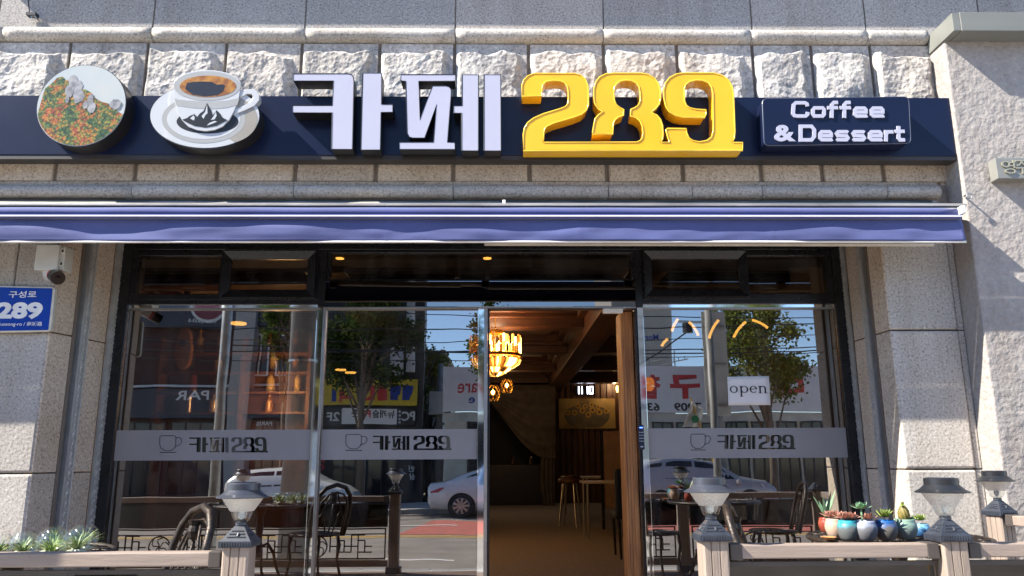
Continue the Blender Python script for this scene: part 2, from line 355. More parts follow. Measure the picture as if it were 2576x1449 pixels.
a = xs[-1]; MB().box(a + 0.012, 2.975, YF + 0.02, -0.54, ZB, ZT).build('end_stone', 'stone', cafe, bevel=0.008)
# unseen overhang above the view, added to shade the upper wall
MB().box(-3.83, 5.2, -0.812, -0.585, 5.30, 5.75).build('shading_overhang', 'stone_upper', cafe, bevel=0.02)
# pilasters: three courses each
def course(x0, x1, z0, z1, m='stone', nm='pilaster_slab'):
    return MB().box(x0 + 0.003, x1 - 0.003, YF, -0.545, z0 + 0.004, z1 - 0.004).build(nm, m, cafe, bevel=0.014)
for z0, z1, vx in ((0.14, 1.615, -3.30), (1.615, 2.488, -3.21), (2.488, 3.33, A(44, 640, YF).x)):
    course(-7.0, -4.9, z0, z1); course(-4.9, vx, z0, z1); course(vx, -2.853, z0, z1)
    course(2.508, 2.955, z0, z1, 'stone'); MB().box(2.958, 2.999, -0.585, -0.53, z0 + 0.003, z1 - 0.003).build('edge_strip', 'stone', cafe, bevel=0.006)
# reveals: returns of stone, metal channel and embossed trims
mat('trim_alu', (0.46, 0.46, 0.45), (0.36, 0.36, 0.35), scale=14, rough=0.45, metal=0.35)
mat('channel_brown', (0.22, 0.185, 0.155), (0.17, 0.14, 0.12), scale=6, rough=0.5, metal=0.3, stretch=(1, 1, 0.1))
mat('void', (0.012, 0.011, 0.010), rough=0.6)
def reveal(P0, P1, sgn):
    P0, P1 = Vector(P0), Vector(P1); d = P1 - P0; nrm = Vector((sgn * abs(d.y), -sgn * d.x if False else 0, 0)); nrm = Vector((sgn, 0, 0))
    def strip(t0, t1, o0, o1, z0, z1):
        a, c = P0 + d * t0, P0 + d * t1
        b = MB(); q = [a + nrm * o0, c + nrm * o0, c + nrm * o1, a + nrm * o1]
        vs = [(p.x, p.y, z0) for p in q] + [(p.x, p.y, z1) for p in q]
        return b.add(vs, [(0, 3, 2, 1), (4, 5, 6, 7), (0, 1, 5, 4), (1, 2, 6, 5), (2, 3, 7, 6), (3, 0, 4, 7)])
    for z0, z1 in ((0.63, 1.615), (1.615, 2.488), (2.488, 3.33)):
        strip(0.005, 0.31, -0.06, 0.0, z0 + 0.004, z1 - 0.004).build('reveal_slab', 'stone_warm', cafe, bevel=0.005, fix=True)
        strip(0.55, 0.825, -0.06, -0.004, z0 + 0.004, z1 - 0.004).build('reveal_slab', 'stone_warm', cafe, bevel=0.003, fix=True)
    strip(0.31, 0.345, -0.05, 0.006, 0.63, 3.33).build('guide_channel', 'channel_brown', cafe, fix=True)
    strip(0.345, 0.385, -0.05, -0.016, 0.63, 3.33).build('guide_channel', 'channel_brown', cafe, fix=True)
    strip(0.385, 0.425, -0.06, -0.045, 0.63, 3.33).build('channel_slot', 'void', cafe, fix=True)
    strip(0.425, 0.445, -0.05, 0.004, 0.63, 3.33).build('guide_channel', 'zinc', cafe, fix=True)
    for t0, t1, up in ((0.445, 0.55, 1), (0.825, 1.0, -1)):   # embossed vine trims
        b = MB(); nv = 420; L = (t1 - t0) * d.length; nu = 22
        def f(u, v):
            z = 0.63 + 2.70 * v; s = u * L; ph = z * 2 * math.pi / 0.062
            h = 0.0016 * sm(0, 0.006, s) + 0.003 * (1 if s < 0.008 or s > L - 0.006 else 0)
            c = L * 0.55 + L * 0.16 * math.sin(ph)
            h += 0.0045 * math.exp(-((s - c) / (L * 0.07)) ** 2)
            leaf = math.cos(ph * 2 + (s - c) / L * 9) * math.exp(-((s - L * 0.55) / (L * 0.28)) ** 2)
            h += 0.005 * max(0, leaf)
            p = P0 + d * (t0 + (t1 - t0) * u) + nrm * (h - 0.002); return (p.x, p.y, z)
        b.grid(f, nu, nv); b.build('embossed_trim', 'trim_alu', cafe, smooth=True)
reveal((-2.85, -0.598, 0), (-2.72, 0.0, 0), 1); reveal((2.51, -0.598, 0), (2.49, 0.0, 0), -1)
MB().box(-2.9, 2.55, -0.5, 0.28, 3.296, 3.33).build('lintel_soffit', 'soffit_dark', cafe)
# ------------------------------------------------------------------ shopfront
XL, XR = -2.72, 2.49
shop = cafe
f = MB(); f.box(XL - 0.03, XL + 0.065, -0.03, 0.05, 0.63, 3.294); f.build('frame_jamb', 'black_frame', cafe, bevel=0.004)
f = MB(); f.box(XR - 0.065, XR + 0.03, -0.03, 0.05, 0.63, 3.294); f.build('frame_jamb', 'black_frame', cafe, bevel=0.004)
f = MB(); f.box(XL + 0.066, XR - 0.066, -0.03, 0.05, 3.18, 3.294); f.build('frame_head', 'black_frame', cafe, bevel=0.004)
for x0, x1 in ((-1.305, -1.252), (0.975, 1.028)):
    MB().box(x0, x1, -0.034, 0.052, 2.756, 3.178).build('transom_post', 'black_frame', cafe, bevel=0.003)
ZH = 2.806
def hopper(x0, x1, opened=False):
    fr = MB(); t = 0.045
    fr.box(x0, x1, -0.028, 0.04, ZH, ZH + t); fr.box(x0, x1, -0.028, 0.04, 3.178 - t, 3.178); xm = (x0 + x1) / 2 + (0.06 if x0 > 0 else -0.02)
    fr.box(x0, x0 + t, -0.027, 0.04, ZH + t, 3.178 - t); fr.box(x1 - t, x1, -0.027, 0.04, ZH + t, 3.178 - t); fr.box(xm - t / 2, xm + t / 2, -0.027, 0.04, ZH + t, 3.178 - t)
    part = fr.build('hopper_window', 'black_frame', cafe, bevel=0.004)
    sashes = ((xm + 0.0, x1 - 0.02) if x0 < 0 else (x0 + 0.01, xm + 0.01),)
    for sx0, sx1 in sashes:                                  # projecting sash with sloped frame
        b = MB(); o = [(sx0, ZH + 0.012), (sx1, ZH + 0.012), (sx1, 3.166), (sx0, 3.166)]; i_ = 0.062
        inn = [(sx0 + i_, ZH + i_ + 0.012), (sx1 - i_, ZH + i_ + 0.012), (sx1 - i_, 3.166 - i_), (sx0 + i_, 3.166 - i_)]
        vs = [(x, -0.028, z) for x, z in o] + [(x, -0.062, z) for x, z in o] + [(x, -0.040, z) for x, z in inn] + [(x, -0.02, z) for x, z in inn]
        fs = []
        for k in range(4):
            k2 = (k + 1) % 4; fs += [(k, k2, 4 + k2, 4 + k), (4 + k, 4 + k2, 8 + k2, 8 + k), (8 + k, 8 + k2, 12 + k2, 12 + k)]
        b.add(vs, fs); b.build('sash', 'black_frame', part, bevel=0.003, fix=True)
        MB().face([(x, -0.026, z) for x, z in inn]).build('pane', 'transom_glass', part)
    for sx0, sx1 in (((x0 + t, xm - t / 2),) if x0 < 0 else ((xm + t / 2, x1 - t),)):
        MB().face([(sx0, 0.0, ZH + t), (sx1, 0.0, ZH + t), (sx1, 0.0, 3.178 - t), (sx0, 0.0, 3.178 - t)]).build('pane', 'transom_glass', part)
hopper(XL + 0.067, -1.307); hopper(1.03, XR - 0.067)
# centre transom light over the doors
tz0 = A(1200, 709, 0).z; tz1 = 3.178; b = MB(); t = 0.022
b.box(-1.25, 0.973, -0.03, 0.03, tz1 - t, tz1); b.box(-1.25, 0.973, -0.03, 0.03, tz0, tz0 + 0.016); b.box(-1.25, -1.25 + t, -0.029, 0.03, tz0 + 0.016, tz1 - t); b.box(0.973 - t, 0.973, -0.029, 0.03, tz0 + 0.016, tz1 - t)
tw = b.build('transom_window', 'black_frame', cafe, bevel=0.003)
MB().face([(-1.228, 0, tz0 + 0.016), (0.951, 0, tz0 + 0.016), (0.951, 0, tz1 - t), (-1.228, 0, tz1 - t)]).build('pane', 'transom_glass', tw)
MB().box(-1.252, 0.975, -0.045, 0.06, 2.752, tz0 - 0.001).build('door_header', 'header_black', cafe, bevel=0.003)
MB().box(-1.252, 0.975, -0.047, 0.05, 2.742, 2.7515).build('header_lip', 'steel', cafe)
for x0, x1 in ((XL + 0.066, -1.306), (1.029, XR - 0.066)):
    MB().box(x0, x1, -0.03, 0.05, 2.775, 2.804).build('transom_rail', 'black_frame', cafe, bevel=0.003)
    MB().box(x0, x1, -0.014, 0.04, 2.752, 2.774).build('mirror_rail', 'chrome', cafe)
    MB().box(x0, x1, -0.02, 0.04, 2.738, 2.751).build('glazing_bead', 'steel', cafe)
# mullions
def stile(x0, x1, y0, y1, m, nm='mullion', bev=0.002): return MB().box(x0, x1, y0, y1, 0.63, 2.751).build(nm, m, cafe, bevel=bev)
stile(-1.310, -1.262, -0.020, 0.05, 'chrome'); stile(-1.262, -1.243, -0.035, 0.05, 'steel')
stile(-0.158, -0.112, -0.022, 0.05, 'chrome', 'door_stile'); stile(-0.112, -0.090, -0.034, 0.06, 'steel', 'door_stile'); stile(-0.089, -0.075, 0.01, 0.08, 'black_frame', 'door_stile')
stile(0.968, 0.984, 0.0, 0.06, 'black_frame'); stile(0.985, 1.030, -0.022, 0.05, 'chrome')
def pane(x0, x1, nm='shop_window'):
    w_ = MB().face([(x0, 0, 0.63), (x1, 0, 0.63), (x1, 0, 2.74), (x0, 0, 2.74)]).build(nm, 'shop_glass', cafe)
    MB().box(x0, x1, -0.02, 0.03, 0.631, 0.70).build('bottom_rail', 'steel', w_)
    return w_
gl_l = pane(XL + 0.066, -1.311); gl_m = pane(-1.242, -0.159, 'door_leaf'); gl_r = pane(1.031, XR - 0.066)
# frosted film bands with clear-cut cup and lettering
KA = [[(342,675),(840,675),(870,683),(888,705),(893,740),(880,1362),(690,1362),(697,1030),(335,1030),(335,965),(697,965),(708,740),(342,740)],
      [(975,668),(1147,668),(1145,955),(1248,955),(1248,1025),(1142,1025),(1135,1368),(957,1368)],
      [(1322,682),(1818,682),(1818,742),(1485,742),(1496,1094),(1610,787),(1725,785),(1760,792),(1780,815),(1783,850),(1748,1300),(1815,1303),(1815,1365),(1310,1365),(1310,1300),(1620,1300),(1648,955),(1540,1260),(1430,1260),(1397,1250),(1380,1215),(1367,742),(1322,738)],
      [(1882,682),(2030,682),(2030,1375),(1878,1375),(1878,1033),(1805,1033),(1805,968),(1882,968)],
      [(2082,682),(2233,682),(2237,1375),(2082,1375)]]
N289 = [(92,878),(92,775),(110,730),(145,695),(200,672),(570,672),(625,685),(668,722),(690,770),(698,830),(698,960),(680,1005),(640,1042),(560,1072),(380,1125),(320,1152),(298,1180),(290,1215),(290,1300),
        (1140,1300),(1170,1285),(1190,1260),(1197,1210),(1190,1150),(1170,1105),(1130,1075),(1082,1060),(1085,1000),(1125,985),(1155,960),(1172,920),(1172,850),(1160,790),(1130,755),(1090,737),(1040,733),(990,740),(955,765),(935,800),(930,850),(935,915),(950,955),(985,985),(1020,1000),
        (1017,1055),(970,1070),(940,1095),(925,1130),(920,1225),(735,1225),(737,1205),(750,1130),(760,1085),(790,1050),(833,1020),(785,990),(755,940),(748,880),(748,810),(765,750),(800,705),(860,675),(920,670),(1180,670),(1240,680),(1300,715),(1338,765),(1355,830),(1357,900),(1345,950),(1315,990),(1270,1025),(1320,1050),(1355,1090),(1375,1150),(1380,1230),(1375,1270),(1360,1300),
        (1440,1300),(1425,1260),(1405,1185),(1420,1175),(1590,1175),(1595,1215),(1615,1260),(1650,1285),(1710,1298),(1780,1285),(1820,1255),(1838,1200),(1838,1100),(1835,850),(1820,790),(1790,755),(1740,735),(1680,732),(1620,745),(1585,775),(1572,820),(1575,920),(1590,960),(1620,985),(1680,1000),(1770,1003),(1772,1040),(1758,1075),(1560,1072),(1490,1055),(1435,1020),(1405,970),(1388,900),(1385,820),(1400,760),(1440,710),(1500,678),(1560,668),(1840,668),(1920,690),(1975,730),(2010,790),(2022,860),(2035,1200),(2030,1260),(2012,1300),(2105,1300),(2105,1375),(104,1375),(104,1230),(115,1170),(145,1120),(200,1080),(290,1040),(440,995),(490,975),(512,945),(515,900),(515,840),(505,785),(480,755),(440,738),(370,735),(310,745),(282,775),(272,830),(272,878)]
mat('film', (0.30, 0.295, 0.30), (0.275, 0.27, 0.275), scale=3, rough=0.55, spec=0.3)
glass('film_cut', 0.30, (0.10, 0.10, 0.11), rcol=(0.6, 0.6, 0.62))
fz0, fz1 = 1.688, 1.893
for gp, x0, x1, cup, k1, k2 in ((gl_l, XL + 0.068, -1.313, (402, 458, 1096, 1138), (476, 575, 1100, 1138), (582, 674, 1100, 1138)), (gl_m, -1.240, -0.161, (870, 924, 1093, 1133), (938, 1030, 1096, 1132), (1040, 1136, 1096, 1132)), (gl_r, 1.033, XR - 0.068, (1738, 1788, 1092, 1132), (1805, 1900, 1094, 1130), (1908, 2001, 1094, 1130))):
    fl = MB().box(x0, x1, -0.0042, -0.0012, fz0, fz1).build('frosted_band', 'film', gp)
    def mp(poly, bb, rect):
        (u0, u1, v0, v1), (p0, p1, q0, q1) = bb, rect; out = []
        for u, v in poly: out.append(A(p0 + (u - u0) / (u1 - u0) * (p1 - p0), q0 + (v - v0) / (v1 - v0) * (q1 - q0), -0.0056))
        return out
    for pl in KA:
        MB().prism(mp(pl, (335, 2237, 668, 1375), k1), (0, 0.0004, 0)).build('clear_letter', 'film_cut', fl)
    MB().prism(mp(N289, (92, 2105, 668, 1375), k2), (0, 0.0004, 0)).build('clear_number', 'film_cut', fl)
    c0, c1, q0, q1 = cup; w_, h_ = c1 - c0, q1 - q0
    body = [(0.0, 0.08), (0.06, 0.0), (0.66, 0.0), (0.72, 0.08), (0.72, 0.55), (0.66, 0.75), (0.5, 0.9), (0.22, 0.9), (0.06, 0.75), (0.0, 0.55)]
    hd = [(0.72, 0.14), (0.88, 0.10), (0.98, 0.22), (0.98, 0.38), (0.9, 0.55), (0.7, 0.66)]
    cb = MB(); pp = [A(c0 + u * w_, q0 + v * h_, -0.0052) for u, v in body]; cb.tube(pp, 0.0022, 5, closed=True)
    cb.tube([A(c0 + u * w_, q0 + v * h_, -0.0052) for u, v in hd], 0.0022, 5); cb.tube([A(c0, q1, -0.0052), A(c0 + 0.75 * w_, q1, -0.0052)], 0.0022, 5)
    cb.build('cup_outline', 'black_frame', fl)
# door hardware
mat('keypad_body', (0.02, 0.03, 0.06), rough=0.15); glow('keypad_blue', (0.1, 0.2, 1.0), 1.5); mat('key_white', (0.5, 0.55, 0.65), rough=0.4)
a = A(1613, 1100, -0.03); kp = empty('door_keypad', (a.x, -0.03, a.z - 0.06), 'slim dark door-lock keypad on the chrome mullion right of the doorway', 'keypad')
MB().box(a.x - 0.021, a.x + 0.021, -0.040, -0.0225, a.z - 0.085, a.z + 0.085).build('housing', 'keypad_body', kp, bevel=0.006)
MB().box(a.x - 0.012, a.x + 0.012, -0.0412, -0.0402, a.z + 0.062, a.z + 0.069).build('light_bar', 'keypad_blue', kp)
for r in range(4):
    for c in range(3):
        MB().box(a.x - 0.0135 + c * 0.0105, a.x - 0.0075 + c * 0.0105, -0.0411, -0.0402, a.z + 0.03 - r * 0.02, a.z + 0.036 - r * 0.02).build('key', 'key_white', kp)
MB().box(a.x - 0.009, a.x + 0.009, -0.0412, -0.0402, a.z - 0.068, a.z - 0.06).build('handle_mark', 'key_white', kp)
a, c = A(1516, 777, -0.06), A(1566, 789, -0.06)
sn = MB().box(a.x, c.x, -0.085, -0.046, c.z, a.z).build('door_sensor', 'white_paint', bevel=0.006); tag(sn, 'small white motion sensor box under the header above the doorway', 'sensor')
MB().tube([(c.x - 0.01, -0.055, a.z - 0.005), (c.x + 0.012, -0.05, a.z + 0.0), (c.x + 0.018, -0.048, a.z + 0.016)], 0.003, 6).build('cable', 'white_paint', sn)
# wooden edge of the folded inner door
wood('jamb_wood', (0.58, 0.27, 0.095), (0.33, 0.14, 0.05), 'z', 26)
b = MB()
for k, (x0, x1, y) in enumerate(((0.882, 0.896, 0.10), (0.8965, 0.912, 0.088), (0.9125, 0.936, 0.094), (0.9365, 0.966, 0.082))): b.box(x0, x1, y, 0.32, 0.652, 2.74)
o = b.build('inner_wood_door', 'jamb_wood', bevel=0.003); tag(o, 'orange-brown wooden door folded open at the right side of the doorway', 'door')
# paper notice
mat('paper', (0.80, 0.80, 0.80), (0.77, 0.77, 0.77), rough=0.8); mat('ink', (0.02, 0.018, 0.03), rough=0.8); mat('tape_edge', (0.03, 0.03, 0.03), rough=0.5)
q = [A(1829, 948, -0.003), A(1934, 946, -0.003), A(1938, 1019, -0.003), A(1832, 1020, -0.003)]
b = MB(); n = 8
def fpap(u, v):
    t = q[0].lerp(q[1], u); bt = q[3].lerp(q[2], u); p = t.lerp(bt, v); p.y = -0.005 - 0.004 * abs(u - 0.5) * v; return p
b.grid(fpap, n, n); pn = b.build('paper_notice', 'paper', org=(q[0].x, 0, q[3].z), smooth=True); tag(pn, 'white paper notice printed open, taped to the right window', 'notice')
mo = pn.modifiers.new('s', 'SOLIDIFY'); mo.thickness = 0.0006
cz = (q[0].z + q[2].z) / 2
def serif_open(x0, x1, zb, zx, y):                          # the word "open" with thick and thin strokes and slab serifs
    b = MB(); L = (x1 - x0) / 4.35; h = zx - zb; th = L * 0.17; tn = L * 0.06
    def ring(cx, rx, a0=0, a1=2 * math.pi, n=28, hk=1.0):
        o_, i_ = [], []
        for k in range(n + 1):
            t_ = a0 + (a1 - a0) * k / n; o_.append((cx + rx * math.cos(t_), y, zb + h / 2 + h * 0.52 * math.sin(t_))); i_.append((cx + (rx - th) * math.cos(t_), y, zb + h / 2 + (h * 0.52 - tn) * math.sin(t_)))
        m_ = len(o_); b.add(o_ + i_, [(k, k + 1, m_ + k + 1, m_ + k) for k in range(m_ - 1)])
    def bar(xa, xb, za, zc): b.face([(xa, y, za), (xb, y, za), (xb, y, zc), (xa, y, zc)])
    w_ = L * 0.46
    ring(x0 + w_, w_)                                      # o
    px = x0 + L * 1.12; bar(px + 0.1 * L, px + 0.1 * L + th, zb - h * 0.5, zx); bar(px, px + 0.1 * L, zx - tn * 1.3, zx); bar(px, px + 0.38 * L, zb - h * 0.5 - tn, zb - h * 0.5)
    ring(px + 0.1 * L + w_ * 0.98, w_ * 0.98, -2.6, 2.6)
    ex = x0 + L * 2.28; ring(ex + w_ * 0.95, w_ * 0.95, 0.12, 2 * math.pi - 0.75); bar(ex + th * 0.8, ex + w_ * 1.9 - 0.02 * L, zb + h * 0.52, zb + h * 0.52 + tn)
    nx_ = x0 + L * 3.32; bar(nx_ + 0.08 * L, nx_ + 0.08 * L + th, zb, zx); bar(nx_ - 0.02 * L, nx_ + 0.08 * L, zx - tn * 1.3, zx); bar(nx_ - 0.03 * L, nx_ + 0.36 * L, zb - tn, zb)
    rx = nx_ + 0.76 * L; bar(rx - th / 2, rx + th / 2, zb, zb + h * 0.66); bar(rx - 0.2 * L, rx + 0.24 * L, zb - tn, zb)
    m_ = 14; cx = nx_ + 0.47 * L; ro = rx + th / 2 - cx
    o_ = [(cx + ro * math.cos(math.pi * 0.85 * k / m_), y, zb + h * 0.64 + h * 0.38 * math.sin(math.pi * 0.85 * k / m_)) for k in range(m_ + 1)]
    i_ = [(cx + (ro - th) * math.cos(math.pi * 0.85 * k / m_), y, zb + h * 0.64 + (h * 0.38 - tn * 1.5) * math.sin(math.pi * 0.85 * k / m_)) for k in range(m_ + 1)]
    b.add(o_ + i_, [(k, k + 1, m_ + 2 + k, m_ + 1 + k) for k in range(m_)])
    return b
z1_ = A(1880, 971, -0.01).z; z0_ = A(1880, 988, -0.01).z
serif_open(A(1836, 980, -0.01).x, A(1931, 980, -0.01).x, z0_, z1_, -0.0105).build('print', 'ink', pn)

# ================================================================== CAFE SIGN
YS = -0.75                                                # face of the navy backing panel
YL = -0.87                                                # face of the lettering
mat('navy_panel', (0.007, 0.012, 0.038), (0.006, 0.010, 0.032), scale=2, rough=0.30, rvar=0.05, spec=0.28)
mat('caption_edge', (0.07, 0.085, 0.13), rough=0.3)
mat('panel_edge', (0.035, 0.030, 0.028), rough=0.5)
mat('letter_side', (0.010, 0.010, 0.011), rough=0.35)
mat('acrylic_white', (0.43, 0.435, 0.535), (0.405, 0.41, 0.505), scale=1.5, rough=0.3)
mat('letter_yellow', (0.86, 0.47, 0.010), (0.80, 0.42, 0.008), scale=2.5, rough=0.25, coat=0.3)
mat('yellow_rim', (0.92, 0.58, 0.04), rough=0.15, coat=0.6)
s0 = A(2405, 393, YS); ztop = A(1288, 243, YS).z; zbot = A(1288, 391, YS).z
sign = empty('cafe_sign', (0, YS, zbot), 'long navy shop sign with white Hangul letters, yellow 289 and cup picture', 'sign')
MB().box(-3.9, A(2400, 320, YS).x, YS, YS + 0.06, zbot, ztop).build('backing_panel', 'navy_panel', sign, bevel=0.003)
MB().box(-3.9, A(2398, 320, YS).x, YS + 0.004, -0.655, zbot - 0.028, zbot - 0.001).build('bottom_channel', 'panel_edge', sign)
for px in (1470,): pass
def Z2(u, v, Y): return A((1000 + u / 2.337) / 1.55280, (v / 2.337) / 1.55280, Y)
def Z3(u, v, Y): return A((2000 + u / 2.337) / 1.55280, (v / 2.337) / 1.55280, Y)
def Z1(u, v, Y): return A((u / 2.337) / 1.55280, (v / 2.337) / 1.55280, Y)
for pl in KA:
    lt = MB().prism([Z2(u, v, YL + 0.003) for u, v in pl], (0, -(YL + 0.003) + YS - 0.001, 0)).build('hangul_letter', 'letter_side', sign)
    c = sum((Vector((u, v, 0)) for u, v in pl), Vector()) / len(pl)
    MB().prism([Z2(u, v, YL) for u, v in pl], (0, 0.002, 0)).build('letter_face', 'acrylic_white', lt)
    MB().tube([Z2(u, v, YL + 0.002) for u, v in pl], 0.0042, 5, closed=True).build('letter_rim', 'letter_side', lt)
nbp = [Z3(u, v, YL + 0.001) for u, v in N289]
MB().tube(nbp, 0.0055, 6, closed=True).build('number_rim', 'yellow_rim', sign, smooth=True)
nb = MB().prism([Z3(u, v, YL) for u, v in N289], (0, YS - YL - 0.001, 0)).build('number_letters', 'letter_yellow', sign, bevel=0.007, bseg=3)
# Coffee & Dessert box
a, c = Z1(0, 0, YL), None
bx = [A(1918, 248, YL), A(2286, 243, YL), A(2292, 360, YL), A(1923, 366, YL)]
def rounded(q, r, n=5):
    out = []
    for k in range(4):
        p, pv, nx = q[k], q[k - 1], q[(k + 1) % 4]; d1, d2 = (pv - p).normalized(), (nx - p).normalized()
        for i in range(n + 1):
            t = i / n; out.append(p + d1 * r * (1 - t) ** 2 + d2 * r * t ** 2)
    return out
bxo = MB().prism(rounded(bx, 0.035), (0, YS - YL - 0.001, 0)).build('caption_box', 'navy_panel', sign, bevel=0.006)
def stroke(mb, pts, ht, y, depth, closed=False):                # flat mitred ribbon along a centre line in the x-z plane, given thickness
    n = len(pts); L_, R_2 = [], []
    for i in range(n):
        a = pts[(i - 1) % n] if (closed or i) else None; c = pts[(i + 1) % n] if (closed or i < n - 1) else None; p = pts[i]
        d1 = (p - a).normalized() if a is not None else (c - p).normalized(); d2 = (c - p).normalized() if c is not None else d1
        n1 = Vector((-d1.z, 0, d1.x)); n2 = Vector((-d2.z, 0, d2.x)); m = (n1 + n2).normalized(); k = ht / max(0.45, m.dot(n1)); L_.append(p + m * k); R_2.append(p - m * k)
    vs = [(q.x, y, q.z) for q in L_ + R_2] + [(q.x, y + depth, q.z) for q in L_ + R_2]; fs = []
    for i in range(n if closed else n - 1):
        j = (i + 1) % n; fs += [(i, j, n + j, n + i), (2 * n + i, 2 * n + j, j, i), (n + i, n + j, 3 * n + j, 3 * n + i)]
    if not closed: fs += [(0, n, 3 * n, 2 * n), (n - 1, 3 * n - 1, 4 * n - 1, 2 * n - 1)]
    mb.add(vs, fs)
def Z4(u, v, Y): return A((3000 + u / 2.337) / 1.55280, (v / 2.337) / 1.55280, Y)
_e = [(132, 88), (122, 92), (36, 92), (20, 78), (20, 36), (34, 20), (106, 20), (120, 36), (120, 56), (36, 56)]
_s = [(120, 28), (108, 20), (30, 20), (18, 34), (30, 54), (106, 58), (118, 76), (106, 92), (26, 92), (14, 82)]
def off(p, dx, dy): return [(u + dx, v + dy) for u, v in p]
CAP = [([(362, 968), (355, 946), (338, 937), (255, 937), (236, 955), (230, 1035), (245, 1054), (265, 1058), (345, 1058), (362, 1042), (364, 1022)], 0), ([(425, 984), (500, 984), (513, 1000), (513, 1042), (500, 1058), (425, 1058), (412, 1042), (412, 1000)], 1),
       ([(640, 934), (602, 934), (585, 952), (583, 1074)], 0), ([(543, 982), (640, 982)], 2), ([(755, 934), (716, 934), (700, 952), (698, 1074)], 0), ([(657, 982), (757, 982)], 2), (off(_e, 775, 966), 0), (off(_e, 928, 966), 0),
       ([(300, 1152), (398, 1152), (424, 1184), (424, 1244), (398, 1276), (300, 1276)], 1),
       (off(_e, 457, 1182), 0), (off(_s, 612, 1182), 0), (off(_s, 762, 1182), 0), (off(_e, 912, 1182), 0), ([(1078, 1188), (1078, 1290)], 2), ([(1078, 1226), (1096, 1202), (1146, 1202)], 0), ([(1194, 1150), (1194, 1258), (1210, 1276), (1252, 1276)], 0), ([(1160, 1198), (1248, 1198)], 2)]
hts = (Z4(600, 1000, YL).x - Z4(584, 1000, YL).x)
for pts_, md in CAP:
    mb_ = MB(); stroke(mb_, [Z4(u, v, YL - 0.010) for u, v in pts_], hts, YL - (0.0105 if md == 2 else 0.010), 0.0085, closed=(md == 1)); mb_.build('caption_letter', 'acrylic_white', bxo, fix=True)
p, q = Z4(62, 1290, YL - 0.009), Z4(240, 1140, YL - 0.009); MB().text('&', p.x, q.x, p.z, q.z, YL - 0.0015, bold=0.035, depth=0.0085).build('caption_letter', 'acrylic_white', bxo)
MB().tube(rounded([p + Vector((0, 0.004, 0)) for p in bx], 0.035), 0.0035, 5, closed=True).build('caption_edge', 'caption_edge', bxo)
# round picture of an autumn mountain
pc = A(205, 265, YL); R_ = (A(317, 265, YL).x - A(92, 265, YL).x) / 2
def print_autumn():
    m, n, l, b = _nodes('autumn_print')
    g = n.new('ShaderNodeNewGeometry').outputs['Position']; mp = n.new('ShaderNodeMapping'); mp.inputs['Location'].default_value = (-pc.x, 0, -pc.z); l.new(g, mp.inputs[0])
    sc_ = n.new('ShaderNodeVectorMath'); sc_.operation = 'SCALE'; sc_.inputs[3].default_value = 1 / R_; l.new(mp.outputs[0], sc_.inputs[0])
    vo = n.new('ShaderNodeTexVoronoi'); vo.inputs['Scale'].default_value = 15.0; l.new(sc_.outputs[0], vo.inputs['Vector'])       # tree crowns
    sp = n.new('ShaderNodeSeparateColor'); l.new(vo.outputs['Color'], sp.inputs[0])
    t = n.new('ShaderNodeTexNoise'); t.inputs['Scale'].default_value = 3.0; t.inputs['Detail'].default_value = 3; l.new(sc_.outputs[0], t.inputs['Vector'])
    mm = n.new('ShaderNodeMath'); mm.operation = 'MULTIPLY_ADD'; mm.inputs[1].default_value = 0.26; l.new(sp.outputs[0], mm.inputs[0]); l.new(t.outputs['Fac'], mm.inputs[2])
    r = ramp(n, [(0.46, (0.06, 0.11, 0.025)), (0.58, (0.15, 0.19, 0.04)), (0.64, (0.32, 0.23, 0.035)), (0.70, (0.42, 0.17, 0.025)), (0.84, (0.36, 0.075, 0.03))]); l.new(mm.outputs[0], r.inputs[0])
    t2 = n.new('ShaderNodeTexNoise'); t2.inputs['Scale'].default_value = 26; t2.inputs['Detail'].default_value = 3; l.new(sc_.outputs[0], t2.inputs['Vector'])
    sb = n.new('ShaderNodeMath'); sb.operation = 'MULTIPLY_ADD'; sb.inputs[1].default_value = -0.45; l.new(vo.outputs['Distance'], sb.inputs[0]); l.new(t2.outputs['Fac'], sb.inputs[2])
    r2 = ramp(n, [(0.12, (0.30, 0.32, 0.26)), (0.50, (1.25, 1.2, 1.1))]); l.new(sb.outputs[0], r2.inputs[0])
    mx = n.new('ShaderNodeMix'); mx.data_type = 'RGBA'; mx.blend_type = 'MULTIPLY'; mx.inputs[0].default_value = 1; l.new(r.outputs[0], mx.inputs[6]); l.new(r2.outputs[0], mx.inputs[7])
    l.new(mx.outputs[2], b.inputs['Base Color']); b.inputs['Roughness'].default_value = 0.25; b.inputs['Coat Weight'].default_value = 0.3
    MATS['autumn_print'] = m
print_autumn()
mat('sky_print', (0.36, 0.42, 0.44), (0.45, 0.46, 0.43), scale=3, rough=0.25, coat=0.3); mat('rock_print', (0.36, 0.35, 0.345), (0.17, 0.165, 0.16), scale=22, rough=0.25, coat=0.3)
mat('dark_rim', (0.02, 0.018, 0.018), rough=0.3); mat('green_print', (0.12, 0.20, 0.06), (0.05, 0.10, 0.03), scale=40, rough=0.3)
dsk = MB().lathe([(R_, 0), (R_, YS - YL - 0.001)], (pc.x, YL + 0.001, pc.z), 64, axis='y').build('round_picture', 'dark_rim', sign, smooth=False)
def disc(r, y, n=64): return [Vector((pc.x + r * math.cos(2 * math.pi * k / n), y, pc.z + r * math.sin(2 * math.pi * k / n))) for k in range(n)]
MB().prism(disc(R_ * 0.985, YL - 0.002), (0, 0.003, 0)).build('printed_sky', 'sky_print', dsk)
